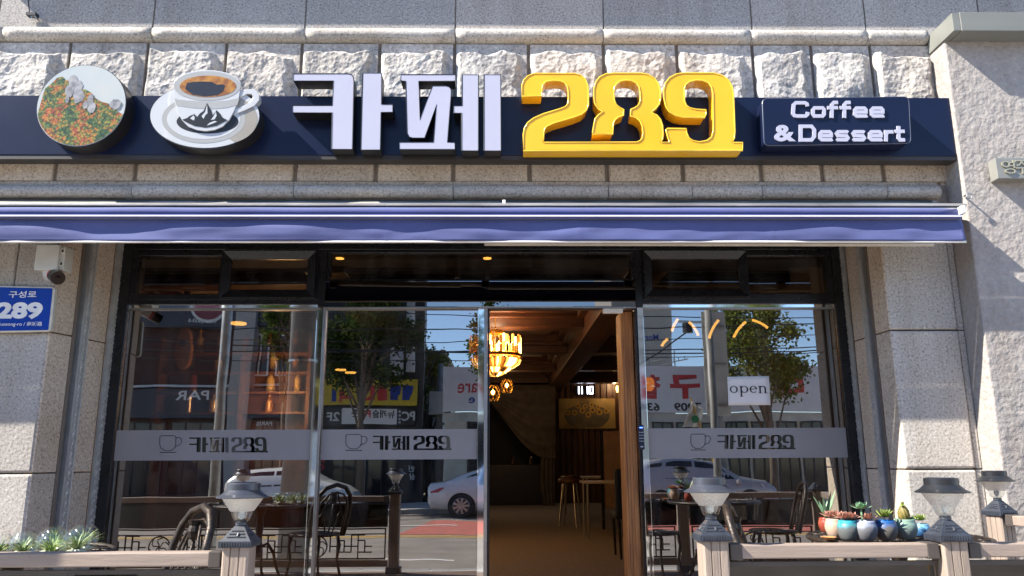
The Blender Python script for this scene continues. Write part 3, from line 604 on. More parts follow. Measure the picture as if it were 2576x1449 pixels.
hill = [(-1, -0.3), (-0.98, 0.18), (-0.86, 0.42), (-0.72, 0.55), (-0.62, 0.66), (-0.5, 0.68), (-0.40, 0.60), (-0.30, 0.62), (-0.2, 0.52), (-0.05, 0.40), (0.06, 0.36), (0.18, 0.30), (0.30, 0.18), (0.45, 0.10), (0.58, 0.06), (0.70, -0.05), (0.85, -0.18), (0.985, -0.22)]
hp = []
for i, (u, v) in enumerate(hill[1:]): hp.append((u, v + 0.02 * math.sin(i * 5.1)))
bot = [(math.cos(t), math.sin(t)) for t in [math.radians(-13 - (154) * k / 40) for k in range(41)]]
pts = [(u, v) for u, v in hp if u * u + v * v < 0.96] + [(0.972 * u, 0.972 * v) for u, v in bot]
MB().prism([(pc.x + R_ * u, YL - 0.0035, pc.z + R_ * v) for u, v in pts], (0, 0.001, 0)).build('printed_hillside', 'autumn_print', dsk)
def blob(cx, cz, rx, rz, seed, n=18):
    rn = random.Random(seed); return [(pc.x + R_ * (cx + rx * math.cos(2 * math.pi * k / n) * rn.uniform(0.82, 1.12)), YL - 0.0040 - seed * 0.0004, pc.z + R_ * (cz + rz * math.sin(2 * math.pi * k / n) * rn.uniform(0.82, 1.12))) for k in range(n)]
for i, (cx, cz, rx, rz) in enumerate(((-0.25, 0.60, 0.10, 0.14), (-0.15, 0.42, 0.14, 0.20), (-0.08, 0.22, 0.13, 0.18), (-0.30, 0.35, 0.10, 0.16), (0.20, 0.12, 0.07, 0.17), (0.24, -0.06, 0.09, 0.14), (0.10, 0.0, 0.06, 0.10), (0.77, 0.02, 0.13, 0.13), (-0.32, 0.14, 0.05, 0.10))):
    MB().prism(blob(cx, cz, rx, rz, i), (0, 0.0002, 0)).build('printed_rock', 'rock_print', dsk)
# cup and saucer picture
def ell(px, py, rx, ry, Y, n=56, a0=0, a1=360): return [A(px + rx * math.cos(math.radians(a0 + (a1 - a0) * k / n)), py - ry * math.sin(math.radians(a0 + (a1 - a0) * k / n)), Y) for k in range(n + (0 if abs(a1 - a0) == 360 else 1))]
mat('porcelain', (0.48, 0.495, 0.51), (0.46, 0.475, 0.49), scale=3, rough=0.22, coat=0.3); mat('porcelain_shade', (0.26, 0.24, 0.20), (0.33, 0.305, 0.26), scale=2, rough=0.22, coat=0.3); mat('porcelain_grey', (0.33, 0.335, 0.33), (0.31, 0.315, 0.305), scale=3, rough=0.22)
mat('crema', (0.42, 0.20, 0.03), (0.22, 0.08, 0.015), scale=30, rough=0.2, coat=0.3); mat('coffee_black', (0.022, 0.020, 0.020), rough=0.2, coat=0.3); mat('line_black', (0.01, 0.01, 0.01), rough=0.3)
cupc = MB().prism(ell(515, 292, 138, 83, YL + 0.001), (0, YS - YL - 0.002, 0)).build('saucer_sign', 'dark_rim', sign)
MB().prism(ell(515, 291, 137, 81, YL - 0.001), (0, 0.002, 0)).build('saucer_face', 'porcelain', cupc)
MB().prism(ell(560, 300, 88, 62, YL - 0.0018, a0=-70, a1=75) + ell(545, 300, 60, 45, YL - 0.0018, a0=75, a1=-70), (0, 0.0006, 0)).build('saucer_shading', 'porcelain_shade', cupc)
MB().prism(ell(512, 300, 105, 60, YL - 0.0022), (0, 0.0005, 0)).build('saucer_ring', 'porcelain_grey', cupc)
MB().prism(ell(512, 300, 92, 50, YL - 0.0028), (0, 0.0005, 0)).build('saucer_well', 'porcelain', cupc)
MB().prism(ell(522, 306, 78, 30, YL - 0.0034), (0, 0.0005, 0)).build('cup_shadow', 'line_black', cupc)
cb_ = [(436, 222), (438, 250), (446, 280), (458, 303), (474, 319), (495, 327), (517, 330), (540, 327), (560, 318), (577, 301), (590, 277), (600, 250), (605, 222)]
MB().prism([A(x, y, YL - 0.014) for x, y in cb_] + ell(521, 214, 85, 38, YL - 0.014, a0=0, a1=180), (0, 0.012, 0)).build('cup_body', 'porcelain', cupc, bevel=0.002)
hdl = [(600, 232), (622, 224), (642, 224), (652, 238), (652, 252), (640, 266), (615, 278), (588, 288), (592, 274), (612, 266), (628, 257), (636, 246), (634, 237), (622, 236), (603, 246)]
MB().prism([A(x, y, YL - 0.008) for x, y in hdl], (0, 0.05, 0)).build('cup_handle', 'porcelain', cupc, bevel=0.002)
MB().prism(ell(521, 216, 84, 37, YL - 0.0152), (0, 0.0008, 0)).build('cup_rim', 'porcelain_grey', cupc)
MB().prism(ell(523, 217, 71, 27, YL - 0.0164), (0, 0.0008, 0)).build('coffee_crema', 'crema', cupc)
cof = [(466, 224), (470, 209), (485, 206), (510, 205), (533, 206), (545, 213), (560, 212), (566, 216), (560, 230), (545, 239), (515, 242), (485, 238)]
MB().prism([A(x, y, YL - 0.0176) for x, y in cof], (0, 0.0008, 0)).build('coffee_surface', 'coffee_black', cupc)
bd = [(438, 248), (470, 253), (520, 255), (570, 253), (602, 246), (597, 264), (570, 271), (540, 274), (490, 272), (445, 266)]
MB().prism([A(x, y, YL - 0.0152) for x, y in bd], (0, 0.0008, 0)).build('cup_band', 'porcelain_grey', cupc)
mt = [(458, 301), (470, 297), (478, 291), (489, 287), (496, 294), (503, 285), (512, 279), (521, 259), (530, 275), (535, 290), (545, 277), (553, 285), (560, 296), (572, 302), (560, 308), (545, 316), (518, 321), (490, 317), (474, 310)]
MB().prism([A(x, y, YL - 0.0160) for x, y in mt], (0, 0.0008, 0)).build('mountain_mark', 'line_black', cupc)
for hl in ([(521, 262), (516, 282), (507, 292), (512, 299), (517, 289), (522, 285)], [(543, 281), (537, 293), (530, 302), (540, 300), (545, 291)], [(487, 290), (478, 298), (488, 303), (490, 296)], [(527, 309), (520, 316), (532, 312), (546, 306), (540, 304)]):
    MB().prism([A(x, y, YL - 0.0168) for x, y in hl], (0, 0.0006, 0)).build('mountain_highlight', 'porcelain', cupc)
for px in (533, 1722):
    a = A(px, 397, -0.72); MB().box(a.x - 0.028, a.x + 0.028, -0.745, -0.70, a.z - 0.012, a.z + 0.006).build('mount_bracket', 'letter_side', sign, bevel=0.003)
    MB().tube([(a.x, -0.735, a.z - 0.014), (a.x, -0.735, a.z - 0.004)], 0.007, 8).build('bolt', 'zinc', sign)

# ================================================================== AWNING
mat('awning_cloth', (0.074, 0.092, 0.245), (0.056, 0.070, 0.195), scale=2.2, rough=0.85, bump=0.12, bscale=160, sheen=0.2)
mat('flashing', (0.44, 0.42, 0.39), (0.24, 0.23, 0.22), scale=9, rough=0.5, metal=0.25, bump=0.35, bscale=12, stretch=(0.25, 1, 1), detail=8)
mat('hem_white', (0.82, 0.80, 0.77), (0.74, 0.72, 0.70), rough=0.5); mat('dark_green', (0.02, 0.03, 0.025), rough=0.5)
AX0, AX1 = -4.45, A(2424, 590, -0.95).x
aw = empty('awning', (0, -0.7, 3.0), 'retracted blue-violet fabric awning with white hem above the shopfront', 'awning')
zv0 = A(1288, 607, -0.95).z; zbar = A(1288, 545, -0.97).z; zrol = A(1288, 533, -0.93).z
b = MB(); nx = 420; nv = 14
def fval(u, v):
    x = AX0 + (AX1 - AX0) * u; z = zbar - 0.004 - (zbar - 0.004 - zv0) * v
    wv = mnoise.noise(Vector((x * 1.1, 3.0, 0))) * 0.018 + mnoise.noise(Vector((x * 2.7, 9.0, v * 1.5))) * 0.013 + mnoise.noise(Vector((x * 6, 1.0, v * 3))) * 0.004
    bul = math.sin(min(1, v * 1.15) * math.pi * 0.62)
    seam = 0.0016 * sum(math.exp(-((x - s) / 0.006) ** 2) for s in SEAMS)
    return (x, -0.945 - (0.016 + wv) * bul - seam * 1.0, z + 0.002 * mnoise.noise(Vector((x, 0, 5))))
SEAMS = [A(p, 580, -0.95).x for p in (478, 972, 1457, 1941)] + [-3.35]
b.grid(fval, nx, nv); o = b.build('valance', 'awning_cloth', aw, smooth=True); mo = o.modifiers.new('s', 'SOLIDIFY'); mo.thickness = 0.0015
MB().tube([(AX0 + i * (AX1 - AX0 + 0.008) / 40, -0.952 - 0.003 * mnoise.noise(Vector((i * .4, 0, 0))), zv0 - 0.004) for i in range(41)], 0.0075, 8).build('hem_bar', 'hem_white', aw, smooth=True)
b = MB(); b.box(AX0, AX1 - 0.012, -0.982, -0.940, zbar - 0.012, zbar + 0.012); b.build('front_bar', 'awning_cloth', aw, bevel=0.006)
MB().box(AX0, AX1 - 0.010, -0.9855, -0.980, zbar - 0.0038, zbar + 0.0038).build('front_bar_stripe', 'hem_white', aw, bevel=0.001)
MB().tube([(AX0 + i * (AX1 - 0.015 - AX0) / 60, -0.92 + 0.002 * mnoise.noise(Vector((i * .5, 1, 0))), zrol + 0.002 * mnoise.noise(Vector((i * .35, 7, 0)))) for i in range(61)], 0.030, 14).build('rolled_cloth', 'awning_cloth', aw, smooth=True)
ez = A(2424, 530, -0.95).z
MB().box(AX1 - 0.012, AX1 + 0.018, -0.985, -0.925, ez - 0.028, ez + 0.024).build('end_cap', 'hem_white', aw, bevel=0.008)
MB().box(AX0, AX1 + 0.005, -0.66, -0.60, 3.285, 3.345).build('torsion_bar', 'dark_green', aw)
# weathered flashing over the roller
zf1 = A(1288, 499, -0.74).z; zf0 = A(1288, 520, -0.86).z
b = MB()
def ffl(u, v):
    x = -5.0 + (AX1 + 0.06 + 5.0) * u; y = -0.665 - 0.20 * v; z = zf1 + (zf0 - zf1) * v ** 0.8
    k = mnoise.noise(Vector((x * 2.2, v * 2.0, 2))) * 0.012 + mnoise.noise(Vector((x * 6.5, v * 4, 6))) * 0.006
    return (x, y + k * (0.4 + v), z + k * 0.6)
b.grid(ffl, 300, 12); o = b.build('flashing_sheet', 'flashing', aw); mo = o.modifiers.new('s', 'SOLIDIFY'); mo.thickness = 0.002
MB().box(-5.0, AX1 + 0.07, -0.914, -0.862, zf0 - 0.012, zf0 + 0.006).build('flashing_lip', 'flashing', aw, bevel=0.003)
MB().box(-5.0, AX1 + 0.02, -0.905, -0.895, zf0 - 0.09, zf0 - 0.0125).build('light_stop_plate', 'dark_green', aw)  # dark plate added to stop sunlight slipping between lip and roller
MB().box(-5.0, AX1 + 0.05, -0.64, -0.625, zf1 - 0.04, zf1 + 0.02).build('wall_plate', 'flashing', aw)
for px in (1268,):
    a = A(px, 512, -0.89); MB().box(a.x - 0.01, a.x + 0.01, -0.905, -0.886, a.z - 0.014, a.z + 0.02).build('clip', 'hem_white', aw, bevel=0.002)
# folded arms behind the valance, mirrored in the black header
mat('arm_paint', (0.62, 0.58, 0.50), (0.54, 0.50, 0.43), rough=0.4)
def arm(x0, x1, ya, yb, z, dz):
    p = MB(); p.tube([(x0, ya, z), (x1, ya - 0.02, z - 0.012)], 0.018, 10); o = p.build('arm', 'arm_paint', aw, smooth=True)
    p = MB(); p.tube([(x1 - 0.2, yb + 0.06, z - 0.045 + dz), (x0 + 0.03, yb - 0.02, z - 0.012)], 0.014, 10); p.build('arm', 'arm_paint', aw, smooth=True)
    for x in (x0, x1): MB().box(x - 0.03, x + 0.03, ya - 0.03, yb + 0.03 if yb > ya else ya + 0.03, z - 0.05, z + 0.025).build('elbow', 'letter_side', aw, bevel=0.01)
arm(-1.36, -0.12, -0.82, -0.80, 3.105, 0.0); arm(1.05, 2.35, -0.82, -0.80, 3.105, 0.0); arm(-3.8, -2.4, -0.82, -0.80, 3.105, 0.0)
MB().tube([(-0.1, -0.70, 3.035), (2.8, -0.70, 3.03)], 0.013, 8).build('square_bar', 'arm_paint', aw)
for x in (-0.1, -0.35): MB().box(x - 0.02, x + 0.02, -0.69, -0.60, 3.12, 3.29).build('wall_bracket', 'arm_paint', aw, bevel=0.004)

# ================================================================== THINGS FIXED TO THE WALLS
mat('box_plastic', (0.62, 0.62, 0.57), (0.56, 0.56, 0.51), rough=0.5); mat('camera_white', (0.70, 0.70, 0.70), rough=0.35); mat('camera_black', (0.012, 0.012, 0.014), rough=0.12); mat('red_mark', (0.6, 0.02, 0.03), rough=0.4)
a, c = A(94, 617, -0.72), A(147, 678, -0.72); jb = empty('junction_box', (a.x, YF, c.z), 'pale plastic junction box with hinged lid above the security camera', 'junction box')
MB().box(a.x, c.x + 0.02, -0.70, YF, c.z, a.z).build('box_body', 'box_plastic', jb, bevel=0.008)
MB().box(a.x - 0.004, c.x - 0.01, -0.722, -0.701, c.z - 0.004, a.z + 0.004).build('lid', 'box_plastic', jb, bevel=0.006)
for fz in (0.25, 0.78):
    z = c.z + (a.z - c.z) * fz; MB().box(c.x - 0.008, c.x + 0.024, -0.712, -0.69, z - 0.018, z + 0.018).build('latch', 'box_plastic', jb, bevel=0.003)
    MB().box(c.x + 0.002, c.x + 0.014, -0.7145, -0.7125, z - 0.008, z + 0.008).build('latch_slot', 'letter_side', jb)
for xx in (0.35, 0.6): x = a.x + (c.x - a.x) * xx; MB().tube([(x, -0.66, c.z), (x, -0.66, c.z - 0.025)], 0.007, 8).build('gland', 'letter_side', jb)
MB().tube([(a.x + 0.07, -0.615, a.z), (a.x + 0.068, -0.612, a.z + 0.2)], 0.004, 6).build('conduit', 'letter_side', jb)
p0, p1 = A(122, 690, -0.66), A(150, 714, -0.80)
cc = empty('security_camera', (p0.x, YF, p0.z), 'white bullet security camera with black face beside the blue number plate', 'camera')
ax = Vector((0.72, -0.58, -0.36)).normalized()
MB().lathe([(0.04, 0), (0.04, 0.02), (0.03, 0.03)], (p0.x - 0.015, -0.63, p0.z + 0.005), 20, axis='y').build('mount', 'camera_white', cc, smooth=False)
q0 = Vector((p0.x, -0.655, p0.z + 0.012))
MB().tube([q0 - ax * 0.01, q0 + ax * 0.11], 0.036, 18).build('housing', 'camera_white', cc)
MB().tube([q0 + ax * 0.085, q0 + ax * 0.158], [0.040, 0.043], 18).build('sunshield', 'camera_black', cc)
MB().tube([q0 + ax * 0.158, q0 + ax * 0.162], 0.018, 14).build('lens', 'black_gloss', cc)
MB().tube([q0 + ax * 0.066, q0 + ax * 0.082], 0.0368, 18).build('red_badge', 'red_mark', cc)
MB().tube([(p0.x - 0.01, -0.605, p0.z + 0.03), (p0.x - 0.008, -0.61, p0.z + 0.07)], 0.006, 8).build('cable', 'letter_side', cc)
# blue street number plate
mat('plate_blue', (0.008, 0.055, 0.36), (0.008, 0.05, 0.33), rough=0.2, coat=0.4); mat('plate_edge', (0.72, 0.70, 0.60), rough=0.4); mat('plate_white', (0.85, 0.86, 0.84), rough=0.4)
Yp = -0.635; q = [A(-40, 718, Yp), A(139, 722, Yp), A(127, 834, Yp), A(-50, 837, Yp)]
npl = MB().prism(rounded(q, 0.025), (0, 0.03, 0)).build('street_number_plate', 'plate_edge', bevel=0.004); tag(npl, 'blue street-name plate reading 289 on the left pilaster', 'sign')
cq = sum(q, Vector()) / 4; q2 = [cq + (p - cq) * 0.935 for p in q]; 
for p in q2: p.y = Yp - 0.003
MB().prism(rounded(q2, 0.008), (0, 0.0025, 0)).build('blue_face', 'plate_blue', npl)
for body, x0, x1, y0, y1, bo in (('구성로', 21, 93, 732, 749, 0.012), ('289', -12, 110, 760, 803, 0.05), ('Guseong-ro / 龜城路', -9, 107, 809, 822, 0.008)):
    u, v = A(x0, y1, Yp - 0.004), A(x1, y0, Yp - 0.004); MB().text(body, u.x, v.x, u.z, v.z, Yp - 0.0042, bold=bo).build('plate_lettering', 'plate_white', npl)
# hooks and eye bolts on the stone
def eyebolt(px, py, Y, label, nm='wall_hook'):
    p = A(px, py, Y); e = MB(); e.tube([(p.x, Y + 0.05, p.z), (p.x, Y, p.z)], 0.006, 8)
    e.tube([Vector((p.x + 0.016 * math.cos(t), Y - 0.004, p.z - 0.016 + 0.016 * math.sin(t))) for t in [k * math.pi / 8 for k in range(16)]], 0.004, 6, closed=True)
    o = e.build(nm, 'steel'); tag(o, label, 'hook'); return o
h = eyebolt(86, 40, -0.63, 'black cable hook on the upper wall at top left')
p = A(86, 40, -0.63); MB().box(p.x - 0.05, p.x + 0.015, -0.645, -0.60, p.z + 0.0, p.z + 0.022).build('strap', 'letter_side', h)
MB().tube([(p.x - 0.04, -0.62, p.z + 0.02), (p.x - 0.12, -0.60, p.z + 0.35)], 0.004, 5).build('wire', 'letter_side', h)
eyebolt(2437, 487, -0.83, 'small steel eye bolt in the stucco corner beside the awning end')

# ================================================================== NEIGHBOURING BUILDING
nbld = empty('neighbouring_building', (3.4, -0.78, 0.14), 'pale stucco neighbour building with dark beam at the right edge', 'building')
zc = A(2400, 77, -0.80).z
b = MB(); b.box(3.001, 9.0, -0.78, 4.0, 0.14, zc + 0.06); b.build('stucco_wall', 'stucco', nbld, bevel=0.01)
mat('beam_grey', (0.20, 0.205, 0.185), (0.16, 0.165, 0.15), scale=4, rough=0.4, stretch=(0.1, 1, 1)); mat('tablet_grey', (0.25, 0.25, 0.225), (0.22, 0.22, 0.20), rough=0.4, metal=0.2); mat('brass_letter', (0.42, 0.39, 0.28), (0.36, 0.33, 0.24), rough=0.35, metal=0.4)
bl, bh = A(2402, 77, -0.92), A(2388, 30, -0.92)
MB().box(3.04, 9.0, -0.92, -0.781, bl.z + 0.0, bh.z).build('beam', 'beam_grey', nbld, bevel=0.004)
MB().box(2.99, 3.039, -0.915, -0.60, bl.z + 0.004, bh.z - 0.004).build('beam_end', 'beam_grey', nbld, bevel=0.002)
t0, t1 = A(2503, 396, -0.86), A(2510, 449, -0.86)
tb = MB().box(t0.x, 6.2, -0.86, -0.781, t1.z, t0.z).build('name_tablet', 'tablet_grey', nbld, bevel=0.004)
u, v = A(2523, 437, -0.866), A(2551, 403, -0.866); MB().text('영', u.x, v.x, u.z, v.z, -0.861, bold=0.004, depth=0.008).build('tablet_letter', 'brass_letter', tb)
u, v = A(2557, 437, -0.866), A(2585, 403, -0.866); MB().text('주', u.x, v.x, u.z, v.z, -0.861, bold=0.004, depth=0.008).build('tablet_letter', 'brass_letter', tb)

# ================================================================== TERRACE FENCE
wood('fence_wood', (0.285, 0.225, 0.188), (0.24, 0.19, 0.158), 'x', 30, rough=0.6, bump=0.1)
wood('post_wood', (0.31, 0.245, 0.20), (0.24, 0.19, 0.155), 'z', 30, rough=0.62, bump=0.2)
mat('rail_bracket', (0.075, 0.062, 0.055), (0.055, 0.045, 0.04), rough=0.5)
mat('cap_black', (0.035, 0.042, 0.058), (0.024, 0.028, 0.038), scale=20, rough=0.42)
mat('panel_iron', (0.060, 0.045, 0.035), (0.035, 0.028, 0.022), scale=20, rough=0.5, metal=0.3)
glass('smoked', 0.09, (0.075, 0.045, 0.035), rough=0.03, fres=0.2)
YP, ZR = -2.31, 1.35
DECK = 0.63
def post_outline(w):
    h = w / 2; g = 0.003; d = 0.005; o = []
    for k in range(4):
        c, s = math.cos(k * math.pi / 2), math.sin(k * math.pi / 2)
        side = [(-h + 0.008, -h), (-h * 0.36 - g, -h), (-h * 0.36, -h + d), (-h * 0.36 + g, -h), (h * 0.30 - g, -h), (h * 0.30, -h + d), (h * 0.30 + g, -h), (h - 0.008, -h), (h, -h + 0.008)]
        o += [(x * c - y * s, x * s + y * c) for x, y in side]
    return o
def make_post(parent, x, y, ztop, rot=0.0, w=0.102):
    xf = Matrix.Translation((x, y, 0)) @ Matrix.Rotation(rot, 4, 'Z')
    p = MB().prism([(u, v, DECK) for u, v in post_outline(w)], (0, 0, ztop - DECK - 0.003), xf).build('post', 'post_wood', parent)
    c = MB(); h = w / 2 + 0.012
    c.box(-h, h, -h, h, ztop - 0.022, ztop + 0.002, xf)
    t = 0.018; c.add([(-h + .004, -h + .004, ztop + 0.002), (h - .004, -h + .004, ztop + 0.002), (h - .004, h - .004, ztop + 0.002), (-h + .004, h - .004, ztop + 0.002), (-t, -t, ztop + 0.056), (t, -t, ztop + 0.056), (t, t, ztop + 0.056), (-t, t, ztop + 0.056)],
                     [(0, 1, 5, 4), (1, 2, 6, 5), (2, 3, 7, 6), (3, 0, 4, 7), (4, 5, 6, 7)], xf)
    for k in range(4):                                     # fine ribs on skirt and slope
        R2 = xf @ Matrix.Rotation(k * math.pi / 2, 4, 'Z')
        for i in range(11): u = -h + 0.012 + i * (2 * h - 0.024) / 10; c.box(u - 0.003, u + 0.003, -h - 0.0025, -h + 0.001, ztop - 0.016, ztop - 0.002, R2)
        for i in range(3):
            tt = 0.25 + 0.2 * i; hh = (h - .004) * (1 - tt) + t * tt; z = ztop + 0.002 + 0.054 * tt
            c.box(-hh * 0.72, hh * 0.72, -hh - 0.0028, -hh + 0.004, z - 0.002, z + 0.003, R2)
        hh = (h - .004) * 0.65 + t * 0.35; c.tube([R2 @ Vector((0.005, -hh - 0.004, ztop + 0.018)), R2 @ Vector((0.005, -hh + 0.006, ztop + 0.03))], 0.0055, 8)
    c.build('post_cap', 'cap_black', p, bevel=0.001)
    b = MB().box(-w / 2 - 0.02, w / 2 + 0.02, -w / 2 - 0.02, w / 2 + 0.02, DECK, DECK + 0.06, xf).build('post_foot', 'cap_black', p, bevel=0.01)
    return p
def make_span(parent, P, Q, ztop, fret=True):
    P, Q = Vector(P), Vector(Q); L = (Q - P).length; ang = math.atan2(Q.y - P.y, Q.x - P.x); xf = Matrix.Translation((P.x, P.y, 0)) @ Matrix.Rotation(ang, 4, 'Z')
    r = MB().box(0.0, L, -0.035, 0.035, ztop - 0.052, ztop, xf).build('rail', 'fence_wood', parent, bevel=0.005)
    for x0, x1 in ((-0.002, 0.045), (L - 0.045, L + 0.002)): MB().box(x0, x1, -0.038, 0.038, ztop - 0.056, ztop + 0.003, xf).build('rail_bracket', 'rail_bracket', r, bevel=0.003)
    MB().box(0.0, L, -0.03, 0.03, DECK + 0.06, DECK + 0.12, xf).build('rail', 'fence_wood', parent, bevel=0.005)
    if not fret: return
    z1, z0 = 1.045, DECK + 0.125; pn = MB()
    MB().box(0.004, L - 0.004, -0.004, 0.004, 1.052, ztop - 0.078, xf).build('smoked_sheet', 'smoked', parent)
    MB().box(0.0, L, -0.012, 0.012, ztop - 0.082, ztop - 0.066, xf).build('sheet_channel', 'rail_bracket', parent)
    for za, zb in ((z1 - 0.012, z1), (z1 - 0.058, z1 - 0.05), (z0, z0 + 0.014)): pn.box(0.02, L - 0.02, -0.012, 0.012, za, zb, xf)
    for xa in (0.02, L - 0.032): pn.box(xa, xa + 0.012, -0.011, 0.011, z0 + 0.014, z1 - 0.012, xf)
    part = pn.build('iron_panel', 'panel_iron', parent)
    h = z1 - 0.058 - z0 - 0.014; zb = z0 + 0.014; t = 0.0055
    def bar(x0, x1, za, zc): k.box(x0, x1, -0.007, 0.007, za, zc, xf)
    c = 0.20; n = max(1, int((L - 0.3) / 2 / c)); k = MB(); cx = L / 2; R0 = min(h * 0.46, 0.16)
    for side in (-1, 1):
        for i in range(n):
            x = cx + side * (R0 + 0.03 + i * c); x2 = x + side * c
            if abs(x2 - cx) > L / 2 - 0.02: break
            a_, b_ = min(x, x2), max(x, x2); m1, m2 = a_ + c * 0.33, a_ + c * 0.66; q1, q2, q3 = zb + h * 0.25, zb + h * 0.5, zb + h * 0.75
            bar(m1 - t, m1 + t, zb, zb + h); bar(a_ - t, a_ + t, q1, q3 + 0.05); bar(m2 - t, m2 + t, q1, q3)
            bar(m1, m2, q3 - t, q3 + t); bar(a_, m1, q2 - t, q2 + t); bar(m1, b_, q1 - t, q1 + t); bar(a_, m2, q3 + 0.05 - t, q3 + 0.05 + t); bar(m2, b_, q2 - t, q2 + t)
    k.tube([xf @ Vector((cx + R0 * math.cos(a), 0, zb + h / 2 + R0 * math.sin(a))) for a in [j * math.pi / 16 for j in range(32)]], 0.007, 6, closed=True)
    for j in range(6):
        a = j * math.pi / 3; k.tube([xf @ Vector((cx + R0 * s * math.cos(a + 0.9 * math.sin(s * 3)), 0, zb + h / 2 + R0 * s * math.sin(a + 0.9 * math.sin(s * 3)))) for s in (0.0, 0.25, 0.5, 0.75, 1.0)], 0.006, 6)
    k.build('fretwork', 'panel_iron', part)
fl_ = empty('terrace_fence', (-1.8, YP, DECK), 'brown slatted terrace fence left of the doorway with iron fretwork', 'fence')
make_post(fl_, -2.50, YP, 1.383); make_post(fl_, -1.017, YP, 1.383); make_post(fl_, -4.0, YP, 1.383)
make_span(fl_, (-2.44, YP), (-1.078, YP), ZR - 0.007); make_span(fl_, (-3.94, YP), (-2.56, YP), ZR - 0.007)
fr_ = empty('terrace_fence', (1.8, YP, DECK), 'brown terrace fence right of the doorway in front of the succulent pots', 'fence')
make_post(fr_, 0.835, YP, 1.395); make_post(fr_, 1.772, YP, 1.389); make_post(fr_, 3.1, YP, 1.389)
make_span(fr_, (0.896, YP), (1.711, YP), ZR + 0.008); make_span(fr_, (1.833, YP), (3.04, YP), ZR + 0.008)
fs_ = empty('terrace_fence', (2.9, -1.5, DECK), 'short fence beside the stucco wall at far right, set back behind the front fence', 'fence')
make_post(fs_, 2.79, -1.03, 1.393, rot=0.3); make_span(fs_, (2.81, -1.09), (3.06, -2.02), 1.375, fret=False)

# ================================================================== SOLAR POST LAMPS
mat('lamp_sheen_metal', (0.065, 0.072, 0.092), (0.05, 0.056, 0.072), rough=0.32, metal=0.3); mat('solar_cell', (0.012, 0.016, 0.045), (0.008, 0.010, 0.03), scale=60, rough=0.12)  # lamp metal kept lighter: the hats' sun sheen is in the colour
mat('lamp_dull_metal', (0.016, 0.018, 0.022), rough=0.35)
def lens_mat():
    m, n, l, b = _nodes('lamp_lens'); n.remove(b)
    tr = n.new('ShaderNodeBsdfTransparent'); tr.inputs[0].default_value = (0.86, 0.87, 0.86, 1)
    df = n.new('ShaderNodeBsdfTranslucent'); df.inputs[0].default_value = (0.9, 0.88, 0.84, 1); d2 = n.new('ShaderNodeBsdfDiffuse'); d2.inputs[0].default_value = (0.8, 0.79, 0.77, 1)
    gl = n.new('ShaderNodeBsdfGlossy'); gl.inputs['Roughness'].default_value = 0.08
    m1 = n.new('ShaderNodeMixShader'); m1.inputs[0].default_value = 0.5; l.new(df.outputs[0], m1.inputs[1]); l.new(d2.outputs[0], m1.inputs[2])
    m2 = n.new('ShaderNodeMixShader'); m2.inputs[0].default_value = 0.68; l.new(tr.outputs[0], m2.inputs[1]); l.new(m1.outputs[0], m2.inputs[2])
    m3 = n.new('ShaderNodeMixShader'); m3.inputs[0].default_value = 0.14; l.new(m2.outputs[0], m3.inputs[1]); l.new(gl.outputs[0], m3.inputs[2])
    l.new(m3.outputs[0], n['Material Output'].inputs['Surface']); MATS['lamp_lens'] = m
lens_mat()
glass('lamp_clear', 0.12, (0.80, 0.83, 0.84), fres=0.5)
def make_lamp(label):
    t = empty('solar_lamp', (0, 0, 0), label, 'lamp', 'solar lamps on the fence posts')
    MB().lathe([(0.018, 0), (0.022, 0.004), (0.022, 0.014), (0.016, 0.018)], (0, 0, -0.004), 16).build('neck', 'lamp_sheen_metal', t, local=True, smooth=False)
    MB().lathe([(0.018, 0.012), (0.030, 0.016), (0.036, 0.030), (0.0425, 0.052)], (0, 0, 0), 24, caps=False).build('lens_foot', 'lamp_clear', t, local=True, smooth=True)
    b = MB(); nu, nv = 72, 22                                 # diamond-cut bowl
    def f(u, v):
        a = 2 * math.pi * u; r = 0.0425 + 0.036 * v ** 0.92; r += 0.0022 * (abs(math.sin(9 * a + v * 11)) * abs(math.sin(9 * a - v * 11)))
        return (r * math.cos(a), r * math.sin(a), 0.052 + 0.052 * v)
    b.grid(f, nu, nv, closed_u=True); b.build('lens_bowl', 'lamp_lens', t, local=True)
    MB().lathe([(0.004, 0.02), (0.012, 0.03), (0.014, 0.045), (0.008, 0.06)], (0, 0, 0), 12).build('bulb', 'white_paint', t, local=True, smooth=True)
    h = MB().lathe([(0.080, 0.1035), (0.101, 0.103), (0.1015, 0.106), (0.083, 0.116), (0.068, 0.129), (0.064, 0.133), (0.064, 0.157), (0.061, 0.160), (0.0, 0.160)], (0, 0, 0), 40, caps=False).build('hat', 'lamp_sheen_metal', t, local=True, smooth=False)
    MB().lathe([(0.0, 0.1045), (0.080, 0.1035)], (0, 0, 0), 40, caps=False).build('hat_underside', 'white_paint', t, local=True)
    MB().box(-0.040, 0.040, -0.040, 0.040, 0.1602, 0.1622).build('solar_panel', 'solar_cell', h, local=True)
    return t
L0 = make_lamp('solar lamp with diamond-cut lens on the post left of the doorway')
spots = [(-1.017, YP, 1.441, None), (0.835, YP, 1.453, 'solar lamp on the post at the right side of the doorway'), (1.772, YP, 1.447, 'dark-hatted solar lamp on the post beside the succulent pots'),
         (2.79, -1.03, 1.451, 'small solar lamp farthest right, on the set-back post by the stucco wall'), (-2.50, YP, 1.441, 'solar lamp on the post outside the left edge, seen mirrored in the left window'), (-4.0, YP, 1.441, 'solar lamp on the fence end post far to the left of the picture')]
